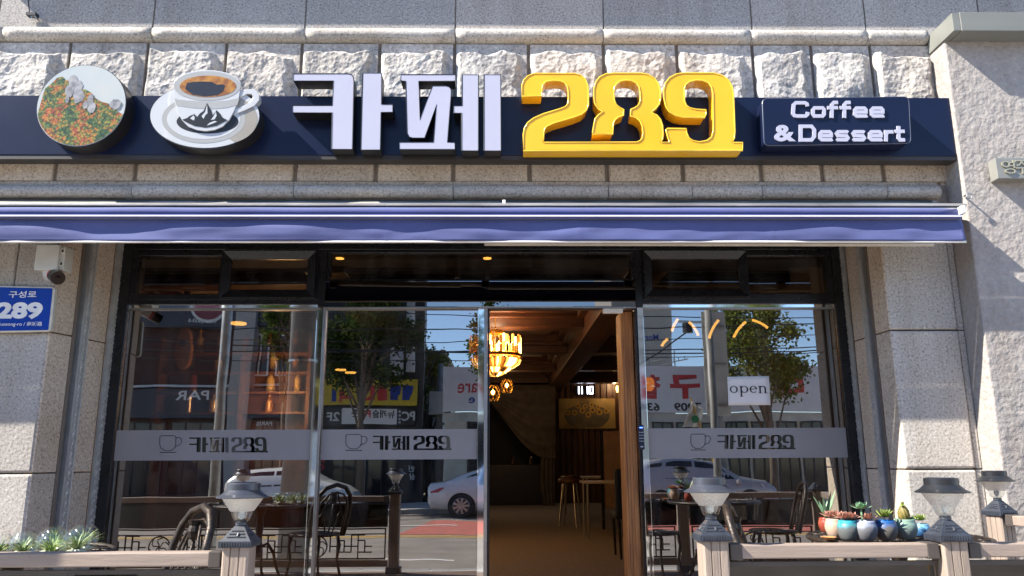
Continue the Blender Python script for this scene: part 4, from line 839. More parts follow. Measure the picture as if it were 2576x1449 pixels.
for i, (x, y, z, lb) in enumerate(spots):
    o = L0 if i == 0 else copy_tree(L0)
    o.location = (x, y, z); o.rotation_euler = (0, 0, 0.4 * i)
    if lb: o['label'] = lb
    if i in (2, 3):                                          # right-hand hats: darker copy, without the sun sheen painted into the others
        for ch in o.children:
            if ch.name.startswith('hat') and not ch.name.startswith('hat_u'): ch.data = ch.data.copy(); ch.data.materials[0] = MATS['lamp_dull_metal']

# ================================================================== IRON TABLES AND CHAIRS
def make_table(label, group):
    t = empty('garden_table', (0, 0, 0), label, 'table', group); b = MB(); R0 = 0.40; H = 0.655
    b.tube([(R0 * math.cos(a), R0 * math.sin(a), H) for a in [k * math.pi / 24 for k in range(48)]], 0.012, 8, closed=True)
    for r in (0.30, 0.2, 0.09): b.tube([(r * math.cos(a), r * math.sin(a), H) for a in [k * math.pi / 20 for k in range(40)]], 0.007, 6, closed=True)
    for k in range(24):
        a = k * math.pi / 12
        for sg in (-1, 1):
            b.tube([((0.09 + 0.31 * s) * math.cos(a + sg * 0.28 * math.sin(s * math.pi)), (0.09 + 0.31 * s) * math.sin(a + sg * 0.28 * math.sin(s * math.pi)), H) for s in (0, .2, .4, .6, .8, 1)], 0.0055, 5)
    b.build('tabletop', 'iron', t, local=True, smooth=True)
    MB().lathe([(0.0, 0.652), (0.09, 0.652), (0.05, 0.60), (0.03, 0.55), (0.035, 0.45), (0.022, 0.35), (0.03, 0.26), (0.02, 0.2)], (0, 0, 0), 16, caps=False).build('column', 'iron', t, local=True, smooth=True)
    for k in range(3):
        a = k * 2 * math.pi / 3 + 0.4; c, s = math.cos(a), math.sin(a)
        MB().tube([(c * r, s * r, z) for r, z in ((0.02, 0.30), (0.10, 0.33), (0.17, 0.25), (0.20, 0.14), (0.25, 0.05), (0.31, 0.012), (0.33, 0.03))], [0.012, 0.014, 0.014, 0.013, 0.012, 0.014, 0.008], 8).build('leg', 'iron', t, local=True, smooth=True)
    return t
def make_chair(label, group):
    t = empty('garden_chair', (0, 0, 0), label, 'chair', group); SH = 0.41     # faces -x; back at +x
    b = MB(); b.tube([(0.20 * math.cos(a), 0.21 * math.sin(a), SH) for a in [k * math.pi / 16 for k in range(32)]], 0.013, 8, closed=True)
    for k in range(12):
        a = k * math.pi / 6; b.tube([(r * math.cos(a + sw), r * 1.05 * math.sin(a + sw), SH + 0.006 * math.sin(r * 20)) for r, sw in ((0.02, 0), (0.08, 0.2), (0.14, 0.25), (0.20, 0.1))], 0.009, 6)
    b.tube([(0.11 * math.cos(a), 0.115 * math.sin(a), SH) for a in [k * math.pi / 10 for k in range(20)]], 0.008, 6, closed=True)
    b.build('seat', 'iron', t, local=True, smooth=True)
    arch = [(0.19, -0.17, SH), (0.215, -0.185, SH + 0.12), (0.245, -0.19, SH + 0.24), (0.275, -0.165, SH + 0.34), (0.295, -0.10, SH + 0.405), (0.305, 0.0, SH + 0.43), (0.295, 0.10, SH + 0.405), (0.275, 0.165, SH + 0.34), (0.245, 0.19, SH + 0.24), (0.215, 0.185, SH + 0.12), (0.19, 0.17, SH)]
    k = MB(); k.tube(arch, 0.019, 10); k.tube([(x + 0.004, y * 0.78, SH + (z - SH) * 0.86) for x, y, z in arch], 0.008, 8)
    bk = k.build('backrest', 'iron', t, local=True, smooth=True)
    for sg in (-1, 1):
        MB().tube([(0.20, sg * 0.03, SH), (0.225, sg * 0.06, SH + 0.10), (0.25, sg * 0.10, SH + 0.20), (0.265, sg * 0.06, SH + 0.29), (0.285, sg * 0.03, SH + 0.36)], 0.007, 6).build('vine_stem', 'iron', bk, local=True, smooth=True)
        MB().tube([(0.21, sg * 0.11, SH + 0.06), (0.232, sg * 0.13, SH + 0.15), (0.24, sg * 0.09, SH + 0.20), (0.235, sg * 0.06, SH + 0.15), (0.226, sg * 0.085, SH + 0.11)], 0.006, 6).build('vine_curl', 'iron', bk, local=True, smooth=True)
    MB().lathe([(0.004, 0), (0.028, 0.02), (0.034, 0.05), (0.026, 0.075), (0.034, 0.10), (0.012, 0.088), (0.0, 0.10)], (0.268, 0, SH + 0.27), 10, caps=False).build('tulip_ornament', 'iron', bk, local=True)
    MB().tube([(0.20, 0, SH), (0.24, 0, SH + 0.15), (0.268, 0, SH + 0.28)], 0.008, 6).build('vine_stem', 'iron', bk, local=True, smooth=True)
    for x, y in ((0.14, 0.14), (0.14, -0.14), (-0.14, 0.14), (-0.14, -0.14)):
        MB().tube([(x, y, SH - 0.005), (x * 1.12, y * 1.12, SH - 0.10), (x * 1.02, y * 1.02, SH - 0.22), (x * 1.18, y * 1.18, 0.06), (x * 1.36, y * 1.36, 0.012)], [0.018, 0.014, 0.011, 0.012, 0.015], 8).build('leg', 'iron', t, local=True, smooth=True)
    return t
T1 = make_table('dark iron garden table with lacy round top carrying the glass terrariums', 'iron garden tables'); T1.location = (-2.17, -1.83, DECK)
T2 = copy_tree(T1); T2['label'] = 'dark iron garden table carrying the glazed succulent pots'; T2.location = (1.90, -1.64, DECK); T2.rotation_euler = (0, 0, 0.7); T2.scale = (1, 1, 1.036)
C1 = make_chair('dark iron chair with arched scroll back behind the left solar lamp', 'iron garden chairs'); C1.location = (-1.66, -1.78, DECK); C1.rotation_euler = (0, 0, 0.75)
for x, y, rz, lb in ((1.38, -1.72, math.pi - 0.35, 'iron chair behind the right doorway post, facing the pot table'), (2.47, -1.80, 0.15, 'iron chair right of the pot table, behind the right solar lamps')):
    o = copy_tree(C1); o.location = (x, y, DECK); o.rotation_euler = (0, 0, rz); o['label'] = lb

# ================================================================== GLASS TERRARIUMS
mat('leaf_air', (0.30, 0.36, 0.14), (0.14, 0.20, 0.07), scale=60, rough=0.5, coords='object'); mat('leaf_lime', (0.34, 0.40, 0.08), (0.16, 0.24, 0.06), scale=40, rough=0.5, coords='object')
mat('leaf_mint', (0.25, 0.42, 0.24), (0.14, 0.28, 0.16), scale=40, rough=0.5, coords='object'); mat('leaf_pink', (0.56, 0.29, 0.22), (0.36, 0.18, 0.12), scale=40, rough=0.5, coords='object'); mat('leaf_agave', (0.10, 0.20, 0.12), (0.20, 0.32, 0.17), scale=30, rough=0.45, coords='object')
mat('gravel_white', (0.78, 0.76, 0.66), (0.50, 0.52, 0.36), scale=60, rough=0.9, bump=0.5, coords='object'); mat('gravel_blue', (0.05, 0.30, 0.60), (0.03, 0.2, 0.45), scale=50, rough=0.8, coords='object')
mat('soil', (0.10, 0.065, 0.04), (0.05, 0.03, 0.02), scale=60, rough=1.0, coords='object'); mat('tray_iron', (0.07, 0.05, 0.04), rough=0.4, metal=0.4)
def blade(b, base, dirv, L, w, curl, n=5, thick=0.0):
    d = Vector(dirv).normalized(); side = d.cross(Vector((0, 0, 1)));  side = side.normalized() if side.length > 1e-4 else Vector((1, 0, 0)); pts = []
    p = Vector(base); dd = d.copy()
    for i in range(n + 1):
        s = i / n; ww = w * (1 - s) ** 0.7 * (0.6 + 0.8 * min(1, s * 3)) * 0.8; pts += [p - side * ww, p + side * ww + Vector((0, 0, 0))]
        p = p + dd * (L / n); dd = (dd + Vector((d.x * curl, d.y * curl, -curl)) / n).normalized()
    b.add(pts, [(2 * i, 2 * i + 1, 2 * i + 3, 2 * i + 2) for i in range(n)])
def airplant(b, c, R0, n, seed, w=0.006, curl=1.6):
    rn = random.Random(seed)
    for k in range(n):
        a = rn.uniform(0, 6.283); e = rn.uniform(0.25, 1.35); d = (math.cos(a) * math.cos(e), math.sin(a) * math.cos(e), math.sin(e))
        blade(b, Vector(c) + Vector((d[0], d[1], 0)) * 0.006, d, R0 * rn.uniform(0.75, 1.1), w, curl * rn.uniform(0.5, 1.2))
TT = DECK + 0.667
ter = [(-2.085, -2.09, 0.055, 'front left glass bowl terrarium with green air plant'), (-1.975, -2.10, 0.055, 'front middle glass bowl terrarium with tall air plant'), (-1.868, -2.08, 0.055, 'front right glass bowl terrarium over blue gravel'),
       (-2.05, -1.965, 0.056, 'glass bowl terrarium in the second row at the left'), (-1.94, -1.97, 0.056, 'glass bowl terrarium in the second row at the centre'), (-1.832, -1.955, 0.058, 'glass bowl terrarium with leaves spilling right, in the second row at the right'), (-1.99, -1.84, 0.058, 'glass bowl terrarium in the back row at the left'), (-1.87, -1.83, 0.062, 'glass bowl terrarium in the back row at the right')]
for i, (x, y, r, lb) in enumerate(ter):
    t = empty('glass_terrarium', (x, y, TT), lb, 'terrarium', 'glass terrariums on the iron table')
    prof = [(r * math.sin(a), r - r * math.cos(a) * 1.0) for a in [0.35 + k * (2.55 - 0.35) / 16 for k in range(17)]]; z0 = prof[0][1]; prof = [(0.0, 0.0)] + [(q_, z_ - z0) for q_, z_ in prof]
    g = MB().lathe(prof, (0, 0, 0), 28, caps=False).build('bowl', 'clear_glass', t, local=True, smooth=True)
    MB().lathe([(0.0, 0.003), (r * 0.60, 0.004), (r * 0.74, r * 0.22), (r * 0.4, r * 0.33), (0.0, r * 0.36)], (0, 0, 0), 18, caps=False).build('gravel', 'gravel_blue' if i in (2,) else 'gravel_white', t, local=True, smooth=True)
    b = MB(); airplant(b, (0.0, 0, r * 0.33), r * (1.25 if i < 5 else 1.55), 56, i + 11, w=0.0042, curl=0.85); b.build('air_plant', 'leaf_air' if i % 2 else 'leaf_lime', t, local=True)

# ================================================================== SUCCULENT POTS
def glaze(name, top, low, split=0.068):
    m, n, l, b = _nodes(name); o = n.new('ShaderNodeTexCoord').outputs['Object']; sx = n.new('ShaderNodeSeparateXYZ'); l.new(o, sx.inputs[0])
    t = n.new('ShaderNodeTexNoise'); t.inputs['Scale'].default_value = 40; l.new(o, t.inputs['Vector'])
    ma = n.new('ShaderNodeMath'); ma.operation = 'MULTIPLY_ADD'; ma.inputs[1].default_value = 0.035; l.new(t.outputs['Fac'], ma.inputs[0]); l.new(sx.outputs[2], ma.inputs[2])
    mr = n.new('ShaderNodeMapRange'); mr.inputs['From Min'].default_value = split; mr.inputs['From Max'].default_value = split + 0.03; l.new(ma.outputs[0], mr.inputs[0])
    mx = n.new('ShaderNodeMix'); mx.data_type = 'RGBA'; mx.inputs[6].default_value = rgb(low); mx.inputs[7].default_value = rgb(top); l.new(mr.outputs[0], mx.inputs[0]); l.new(mx.outputs[2], b.inputs['Base Color'])
    r = n.new('ShaderNodeMapRange'); r.inputs['To Min'].default_value = 0.7; r.inputs['To Max'].default_value = 0.24; l.new(mr.outputs[0], r.inputs[0]); l.new(r.outputs[0], b.inputs['Roughness'])
    bp = n.new('ShaderNodeBump'); bp.inputs['Strength'].default_value = 0.4; bp.inputs['Distance'].default_value = 0.004; l.new(t.outputs['Fac'], bp.inputs['Height']); l.new(bp.outputs[0], b.inputs['Normal']); MATS[name] = m
glaze('glaze_teal', (0.03, 0.30, 0.36), (0.10, 0.11, 0.11)); glaze('glaze_white', (0.33, 0.36, 0.46), (0.13, 0.13, 0.14)); glaze('glaze_blue', (0.015, 0.10, 0.32), (0.12, 0.11, 0.10)); glaze('glaze_sage', (0.20, 0.30, 0.24), (0.13, 0.16, 0.16), 0.055); glaze('glaze_red', (0.25, 0.05, 0.03), (0.22, 0.045, 0.02), 0.0); glaze('glaze_cream', (0.42, 0.31, 0.24), (0.34, 0.25, 0.19), 0.0); glaze('glaze_sky', (0.20, 0.45, 0.62), (0.03, 0.12, 0.28), 0.045)
mat('cactus_gold', (0.22, 0.16, 0.035), (0.08, 0.085, 0.02), scale=30, rough=0.6, coords='object')
def rosette(b, c, R0, n, seed, w=0.014):
    rn = random.Random(seed)
    for k in range(n):
        a = k * 2.39996; e = 0.12 + 1.15 * (k / n); d = (math.cos(a) * math.cos(e), math.sin(a) * math.cos(e), math.sin(e)); blade(b, c, d, R0 * (1 - 0.45 * k / n) * rn.uniform(0.9, 1.1), w, -0.35)
def make_pot(px, py, Y, wpx, m, plant, lb, hz=1.0):
    p = A(px, py, Y); r = wpx / 2 * (Y + 5.5) / 1953 * 0.93; h = r * 1.78 * hz
    t = empty('succulent_pot', (p.x, Y, 1.322), lb, 'potted plant', 'glazed succulent pots on the iron table')
    MB().lathe([(r * 0.6, 0), (r * 0.78, h * 0.12), (r * 0.97, h * 0.42), (r, h * 0.6), (r * 0.93, h * 0.8), (r * 0.82, h * 0.9), (r * 0.86, h * 0.98), (r * 0.80, h), (r * 0.72, h * 0.9), (0.0, h * 0.88)], (0, 0, 0), 28).build('pot', m, t, local=True, smooth=True)
    MB().lathe([(r * 0.78, 0), (0.0, 0.004)], (0, 0, h * 0.91), 16, caps=False).build('soil', 'soil', t, local=True)
    z = h * 0.93; b = MB()
    if plant == 'pink':
        for q in range(5): a = q * 1.3; rosette(b, Vector((math.cos(a) * r * 0.45 * (q > 0), math.sin(a) * r * 0.45 * (q > 0), z + 0.012)), r * 1.05, 16, q, 0.013)
        b.build('succulent', 'leaf_pink', t, local=True)
    elif plant == 'mint':
        rosette(b, Vector((-r * 0.2, 0, z + 0.055)), r * 1.05, 22, 5, 0.013); b.tube([(-r * 0.2, 0, z), (-r * 0.2, 0, z + 0.055)], 0.004, 6); b.build('succulent', 'leaf_mint', t, local=True)
        b = MB(); rosette(b, Vector((r * 0.2, -r * 0.2, z + 0.012)), r * 1.0, 18, 8, 0.013); b.build('succulent', 'leaf_pink', t, local=True)
    elif plant == 'lime':
        rosette(b, Vector((0, 0, z + 0.018)), r * 1.25, 40, 9, 0.007); b.build('succulent', 'leaf_lime', t, local=True)
    elif plant == 'agave':
        for k in range(9):
            a = k * 2.4; blade(b, (0, 0, z), (math.cos(a) * 0.5, math.sin(a) * 0.5, 1), 0.10 + 0.03 * (k % 3), 0.012, 0.1)
        b.build('agave', 'leaf_agave', t, local=True)
    elif plant == 'cactus':
        nu, nv = 40, 24
        def f(u, v):
            a = 2 * math.pi * u; rr = (0.022 * math.sin(math.pi * min(1, 0.12 + 0.86 * v)) ** 0.6 + 0.003) * (1 + 0.09 * math.sin(11 * a + v * 7)); return (rr * math.cos(a), rr * math.sin(a), z - 0.006 + 0.072 * v)
        b.grid(f, nu, nv, closed_u=True); b.build('cactus', 'cactus_gold', t, local=True, smooth=True)
        b = MB(); airplant(b, (0, 0, z + 0.064), 0.03, 8, 3, w=0.005, curl=0.8); b.build('tuft', 'leaf_lime', t, local=True)
        b = MB(); rosette(b, Vector((r * 0.65, 0, z)), r * 0.6, 12, 2, 0.010); b.build('succulent', 'leaf_mint', t, local=True)
    return t
make_pot(2081, 1335, -1.46, 42, 'glaze_red', 'agave', 'red glazed pot with pointed agave leaves at the left end of the pots', 1.0)
make_pot(2104, 1362, -1.72, 52, 'glaze_cream', 'pink', 'cream pot with pink rosettes beside the red agave pot', 1.05)
make_pot(2137, 1363, -1.84, 56, 'glaze_teal', 'pink', 'turquoise glazed pot overflowing with pink succulents', 1.02)
make_pot(2180, 1363, -1.86, 60, 'glaze_white', 'mint', 'whitish glazed pot with a pale green rosette on a stalk', 0.95)
make_pot(2232, 1363, -1.84, 58, 'glaze_blue', 'lime', 'deep blue glazed pot with a spiky lime-green succulent', 0.97)
make_pot(2281, 1363, -1.80, 60, 'glaze_sage', 'cactus', 'sage green pot with a golden barrel cactus', 0.95)
make_pot(2320, 1362, -1.70, 46, 'glaze_sky', 'lime', 'small sky-blue pot with green rosettes at the right end of the pots', 0.8)
# cloth pieces and a shell among the pots
mat('terracotta', (0.55, 0.26, 0.09), (0.42, 0.18, 0.06), scale=20, rough=0.8)
for px, lb in ((2085, 'orange clay saucer lying at the left edge of the pot table'),):
    p = A(px, 1364, -1.80); o = MB().lathe([(0.02, 0.0), (0.035, 0.012), (0.032, 0.012), (0.0, 0.004)], (p.x, -1.80, 1.322), 18).build('clay_saucer', 'terracotta', smooth=False); tag(o, lb, 'saucer')

# ================================================================== CAFE INTERIOR
FZ, CZ, YB = 0.65, 3.62, 14.0
glow('warm_shade', (1.0, 0.55, 0.18), 1.6)
mat('carpet', (0.27, 0.245, 0.25), (0.17, 0.155, 0.16), scale=40, rough=0.95, bump=0.4, bscale=150)
wood('dark_wood', (0.105, 0.045, 0.025), (0.05, 0.022, 0.013), 'y', 12, rough=0.42); wood('dark_wood_z', (0.10, 0.043, 0.024), (0.05, 0.022, 0.013), 'z', 12, rough=0.42); wood('dark_wood_x', (0.10, 0.043, 0.024), (0.05, 0.022, 0.013), 'x', 12, rough=0.42)
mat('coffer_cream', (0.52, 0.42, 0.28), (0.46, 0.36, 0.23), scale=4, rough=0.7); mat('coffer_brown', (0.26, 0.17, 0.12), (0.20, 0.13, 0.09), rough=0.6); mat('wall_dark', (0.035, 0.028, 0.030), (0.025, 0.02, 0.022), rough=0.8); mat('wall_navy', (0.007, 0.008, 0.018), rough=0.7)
mat('gilt', (0.55, 0.32, 0.08), (0.42, 0.24, 0.06), rough=0.3, metal=0.8)
sheet('interior_floor', -4.2, 3.6, 0.06, YB, FZ, 'carpet', 0.02)
MB_ = MB().box(-4.25, -4.2, 0.3, YB, FZ, CZ + 0.3); struct(MB_.build('interior_wall_left', 'wall_dark'))
struct(MB().box(3.6, 3.65, 0.3, YB, FZ, CZ + 0.3).build('interior_wall_right', 'wall_dark'))
struct(MB().box(-4.2, 3.6, YB, YB + 0.06, FZ, CZ + 0.3).build('interior_wall_back', 'wall_navy'))
ce = struct(empty('interior_ceiling', (0, 7, CZ)))
MB().box(-4.25, 3.65, 0.3, YB, CZ + 0.16, CZ + 0.2).build('ceiling_slab', 'coffer_brown', ce)
MB().box(-4.2, 3.6, 0.302, 1.25, CZ - 0.26, CZ + 0.155).build('front_soffit', 'wall_dark', ce)
for x in (-1.75, 1.15): MB().box(x, x + 0.36, 1.252, YB, CZ - 0.30, CZ + 0.158).build('ceiling_beam', 'dark_wood', ce, bevel=0.01)
for k in range(5):
    y = 2.45 + k * 2.65
    for xa, xb in ((-4.2, -1.752), (-1.388, 1.148), (1.512, 3.6)):
        MB().box(xa, xb, y - 0.16, y + 0.16, CZ - 0.18, CZ + 0.158).build('ceiling_beam', 'dark_wood_x', ce, bevel=0.01)
        if k < 4:
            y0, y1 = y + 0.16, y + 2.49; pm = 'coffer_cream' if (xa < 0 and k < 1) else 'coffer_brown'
            for i_, (e, z0, z1) in enumerate(((0.10, CZ - 0.06, CZ + 0.12), (0.20, CZ + 0.0, CZ + 0.13))):
                o_ = 0.002 + i_ * 0.101
                MB().box(xa + o_, xb - o_, y0 + o_, y0 + e, z0, z1).build('coffer_moulding', 'dark_wood_x', ce, bevel=0.012); MB().box(xa + o_, xb - o_, y1 - e, y1 - o_, z0, z1).build('coffer_moulding', 'dark_wood_x', ce, bevel=0.012)
                MB().box(xa + o_, xa + e, y0 + e + 0.002, y1 - e - 0.002, z0, z1).build('coffer_moulding', 'dark_wood', ce, bevel=0.012); MB().box(xb - e, xb - o_, y0 + e + 0.002, y1 - e - 0.002, z0, z1).build('coffer_moulding', 'dark_wood', ce, bevel=0.012)
            for (ua, ub) in ((0.22, 0.50), (0.52, 0.78)):
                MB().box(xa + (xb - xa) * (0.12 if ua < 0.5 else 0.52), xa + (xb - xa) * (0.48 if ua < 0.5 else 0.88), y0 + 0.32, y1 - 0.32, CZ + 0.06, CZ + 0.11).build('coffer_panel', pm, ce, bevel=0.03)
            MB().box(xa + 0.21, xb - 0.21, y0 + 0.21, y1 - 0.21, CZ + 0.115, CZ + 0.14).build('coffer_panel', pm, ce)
# slatted timber wall with picture and clock
sl_ = empty('slatted_wall', (2.2, YB - 0.3, FZ), 'dark timber slat screen on the back wall behind the sunflower picture', 'screen')
xw0, xw1 = A(1395, 1050, YB - 0.3).x, 3.58
MB().box(xw0, xw1, YB - 0.28, YB - 0.02, FZ, A(1400, 962, YB - 0.3).z).build('back_board', 'dark_wood_z', sl_)
n = 16
for k in range(n):
    x = xw0 + 0.05 + k * (xw1 - xw0 - 0.1) / (n - 1); MB().box(x - 0.05, x + 0.05, YB - 0.33, YB - 0.281, FZ, A(1400, 966, YB - 0.3).z).build('slat', 'dark_wood_z', sl_, bevel=0.006)
def pic():
    m, n_, l, b = _nodes('sunflower_ground'); MATS['sunflower_ground'] = m
    t = n_.new('ShaderNodeTexNoise'); t.inputs['Scale'].default_value = 2.0; l.new(n_.new('ShaderNodeNewGeometry').outputs['Position'], t.inputs['Vector'])
    r = ramp(n_, [(0.3, (0.20, 0.12, 0.04)), (0.6, (0.42, 0.28, 0.09))]); l.new(t.outputs['Fac'], r.inputs[0]); l.new(r.outputs[0], b.inputs['Base Color']); b.inputs['Roughness'].default_value = 0.6
pic(); mat('petal', (0.52, 0.32, 0.05), (0.38, 0.20, 0.03), scale=20, rough=0.6); mat('seed_brown', (0.08, 0.045, 0.025), rough=0.7); mat('paint_dark', (0.10, 0.085, 0.06), (0.16, 0.12, 0.08), scale=9, rough=0.6)
Yq = YB - 0.36; a, c = A(1405, 1003, Yq), A(1549, 1078, Yq)
pt = MB().box(a.x, c.x, Yq, Yq + 0.028, c.z, a.z).build('sunflower_painting', 'sunflower_ground', bevel=0.004); tag(pt, 'wide painting of sunflowers in a vase hanging on the slatted back wall', 'painting')
W, H = c.x - a.x, a.z - c.z
pl = [(0.1 + 0.8 * (0.5 + 0.5 * math.cos(t)), 0.42 + 0.42 * math.sin(t) * (1 + 0.08 * math.sin(5 * t))) for t in [k * math.pi / 20 for k in range(40)]]
MB().prism([(a.x + W * u, Yq - 0.0015, c.z + H * v) for u, v in pl], (0, 0.001, 0)).build('painted_foliage', 'paint_dark', pt)
for i, (u, v, r) in enumerate(((0.16, 0.52, 0.10), (0.28, 0.53, 0.11), (0.42, 0.60, 0.12), (0.34, 0.75, 0.10), (0.47, 0.74, 0.10), (0.60, 0.62, 0.13), (0.58, 0.80, 0.10), (0.52, 0.46, 0.12), (0.72, 0.55, 0.13), (0.84, 0.58, 0.11), (0.70, 0.72, 0.09))):
    cx, cz = a.x + W * u, c.z + H * v; R1 = r * H; nn = 22
    f_ = MB().prism([(cx + R1 * (1 if k % 2 else 0.68) * math.cos(2 * math.pi * k / nn), Yq - 0.003 - i * 2e-4, cz + R1 * (1 if k % 2 else 0.68) * math.sin(2 * math.pi * k / nn)) for k in range(nn)], (0, 0.0001, 0)).build('painted_sunflower', 'petal', pt)
    MB().prism([(cx + R1 * 0.36 * math.cos(k * 0.6), Yq - 0.0065, cz + R1 * 0.36 * math.sin(k * 0.6)) for k in range(10)], (0, 0.0001, 0)).build('flower_heart', 'seed_brown', f_)
glow('clock_led', (0.80, 0.82, 1.0), 4.0)
a, c = A(1449, 972, Yq), A(1491, 991, Yq); ck = empty('digital_clock', (a.x, Yq, c.z), 'white LED wall clock showing 11 10 above the sunflower painting', 'clock')
MB().box(a.x - 0.03, c.x + 0.03, Yq + 0.005, Yq + 0.03, c.z - 0.02, a.z + 0.02).build('clock_body', 'camera_black', ck)
for nm_, xs_ in (('hour_digits', (1456, 1464)), ('minute_digits', (1478,))):
    b = MB()
    for px_ in xs_: xx = A(px_, 981, Yq).x; zm = (a.z + c.z) / 2; b.box(xx - 0.011, xx + 0.011, Yq - 0.004, Yq + 0.004, c.z, zm - 0.004); b.box(xx - 0.011, xx + 0.011, Yq - 0.004, Yq + 0.004, zm + 0.004, a.z)
    if nm_ == 'minute_digits':
        x0_, x1_ = A(1483, 981, Yq).x, A(1491, 981, Yq).x
        for xx in (x0_, x1_): b.box(xx - 0.011, xx + 0.011, Yq - 0.004, Yq + 0.004, c.z + 0.014, a.z - 0.014)
        for zz in (c.z, a.z - 0.02): b.box(x0_ - 0.01, x1_ + 0.01, Yq - 0.0045, Yq + 0.0045, zz, zz + 0.02)
    b.build(nm_, 'clock_led', ck)
p = A(1556, 985, YB - 0.45); sc_ = empty('wall_sconce', (p.x, YB - 0.33, p.z - 0.1), 'gilt wall sconce glowing beside the sunflower painting', 'wall lamp')
MB().tube([(p.x, YB - 0.34, p.z - 0.15), (p.x, YB - 0.45, p.z - 0.10), (p.x, YB - 0.45, p.z - 0.02)], 0.015, 8).build('arm', 'gilt', sc_); MB().lathe([(0.05, 0), (0.07, 0.10), (0.05, 0.16)], (p.x, YB - 0.45, p.z - 0.02), 14).build('shade', 'warm_shade', sc_)
ld = bpy.data.lights.new('sconce_light', 'POINT'); ld.energy = 8; ld.color = (1.0, 0.68, 0.36); ld.shadow_soft_size = 0.08; lo = bpy.data.objects.new('light', ld); COL.objects.link(lo); lo.parent = sc_; lo.location = (-0.15, -0.45, 0.3)
# swagged curtain
mat('curtain_cream', (0.115, 0.095, 0.083), (0.08, 0.066, 0.057), scale=6, rough=0.9); Yc = 12.6
cu = empty('swag_curtain', (A(1350, 1050, Yc).x, Yc, FZ), 'cream swag curtain gathered beside the dark passage at the back', 'curtain')
def swag(u, v):
    top = A(1285 + 112 * u, 1000 + 12 * u, Yc); d = 132 * math.sin(math.pi * (0.12 + 0.80 * u)) ** 1.1 * v; q_ = A(1225 + 172 * u, 968 + (40 + 145 * math.sin(math.pi * 0.5 * min(1, u * 1.12)) ** 1.3) * v, Yc); return (q_.x, Yc + 0.04 * math.sin(v * 26 + u * 3), q_.z)
MB().grid(swag, 30, 40).build('swag', 'curtain_cream', cu, smooth=True)
def tail(u, v):
    q_ = A(1372 + 24 * u - 14 * math.sin(v * 3) * (1 - u), 1080 + 212 * v, Yc); return (q_.x, Yc + 0.03 + 0.03 * math.sin(u * 22), q_.z)
MB().grid(tail, 24, 16).build('tail', 'curtain_cream', cu, smooth=True)
# back counter with pendants above
mat('counter_dark', (0.016, 0.014, 0.018), rough=0.3); mat('steel_shine', (0.6, 0.6, 0.6), rough=0.15, metal=1.0)
cz1 = A(1260, 1170, 12.9).z
o = MB().box(-3.0, A(1365, 1200, 12.9).x, 12.9, 13.5, FZ, cz1).build('service_counter', 'counter_dark', bevel=0.01); tag(o, 'dark service counter at the far end of the cafe behind the doorway', 'counter')
for px, lb in ((1290, 'left steel canister glinting on the back counter'), (1335, 'right steel canister glinting on the back counter')):
    p = A(px, 1165, 12.95); o = MB().lathe([(0.05, 0), (0.06, 0.02), (0.06, 0.16), (0.03, 0.2), (0.0, 0.21)], (p.x, 13.1, cz1), 16).build('steel_canister', 'steel_shine', smooth=False); tag(o, lb, 'canister', 'steel canisters on the back counter')
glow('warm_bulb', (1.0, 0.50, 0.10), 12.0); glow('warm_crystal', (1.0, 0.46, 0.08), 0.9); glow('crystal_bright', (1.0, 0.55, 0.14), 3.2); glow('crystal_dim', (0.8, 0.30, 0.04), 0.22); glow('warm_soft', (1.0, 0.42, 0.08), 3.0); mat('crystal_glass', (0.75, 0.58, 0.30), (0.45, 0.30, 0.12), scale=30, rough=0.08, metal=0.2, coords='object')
def wire_pendant(px, py, Y, r, lb):
    p = A(px, py, Y); t = empty('cage_pendant', (p.x, Y, p.z), lb, 'pendant lamp', 'wire cage pendants'); b = MB()
    for k in range(10):
        a = k * 0.628; b.tube([(r * s * math.cos(a + 1.2 * v), r * s * math.sin(a + 1.2 * v), r * 2.2 * v) for v, s in ((0, 0.7), (0.25, 0.95), (0.5, 1), (0.75, 0.9), (1, 0.6))], 0.006, 5)
        b.tube([(r * s * math.cos(a - 1.2 * v), r * s * math.sin(a - 1.2 * v), r * 2.2 * v) for v, s in ((0, 0.7), (0.25, 0.95), (0.5, 1), (0.75, 0.9), (1, 0.6))], 0.006, 5)
    b.build('cage', 'gilt', t, local=True); MB().lathe([(0.0, 0), (0.03, 0.02), (0.035, 0.06), (0.0, 0.1)], (0, 0, r * 0.8), 10, caps=False).build('bulb', 'warm_bulb', t, local=True)
    MB().tube([(0, 0, r * 2.2), (0, 0, CZ - p.z - 0.03)], 0.005, 5).build('cord', 'camera_black', t, local=True)
    ld = bpy.data.lights.new('pendant_light', 'POINT'); ld.energy = 4; ld.color = (1.0, 0.66, 0.36); ld.shadow_soft_size = 0.05; lo = bpy.data.objects.new('light', ld); COL.objects.link(lo); lo.parent = t; lo.location = (0, 0, -0.12)
wire_pendant(1275, 988, 10.8, 0.13, 'wire cage pendant lamp below the chandelier, the right one'); wire_pendant(1240, 1008, 9.6, 0.14, 'wire cage pendant lamp below the chandelier, the left one')
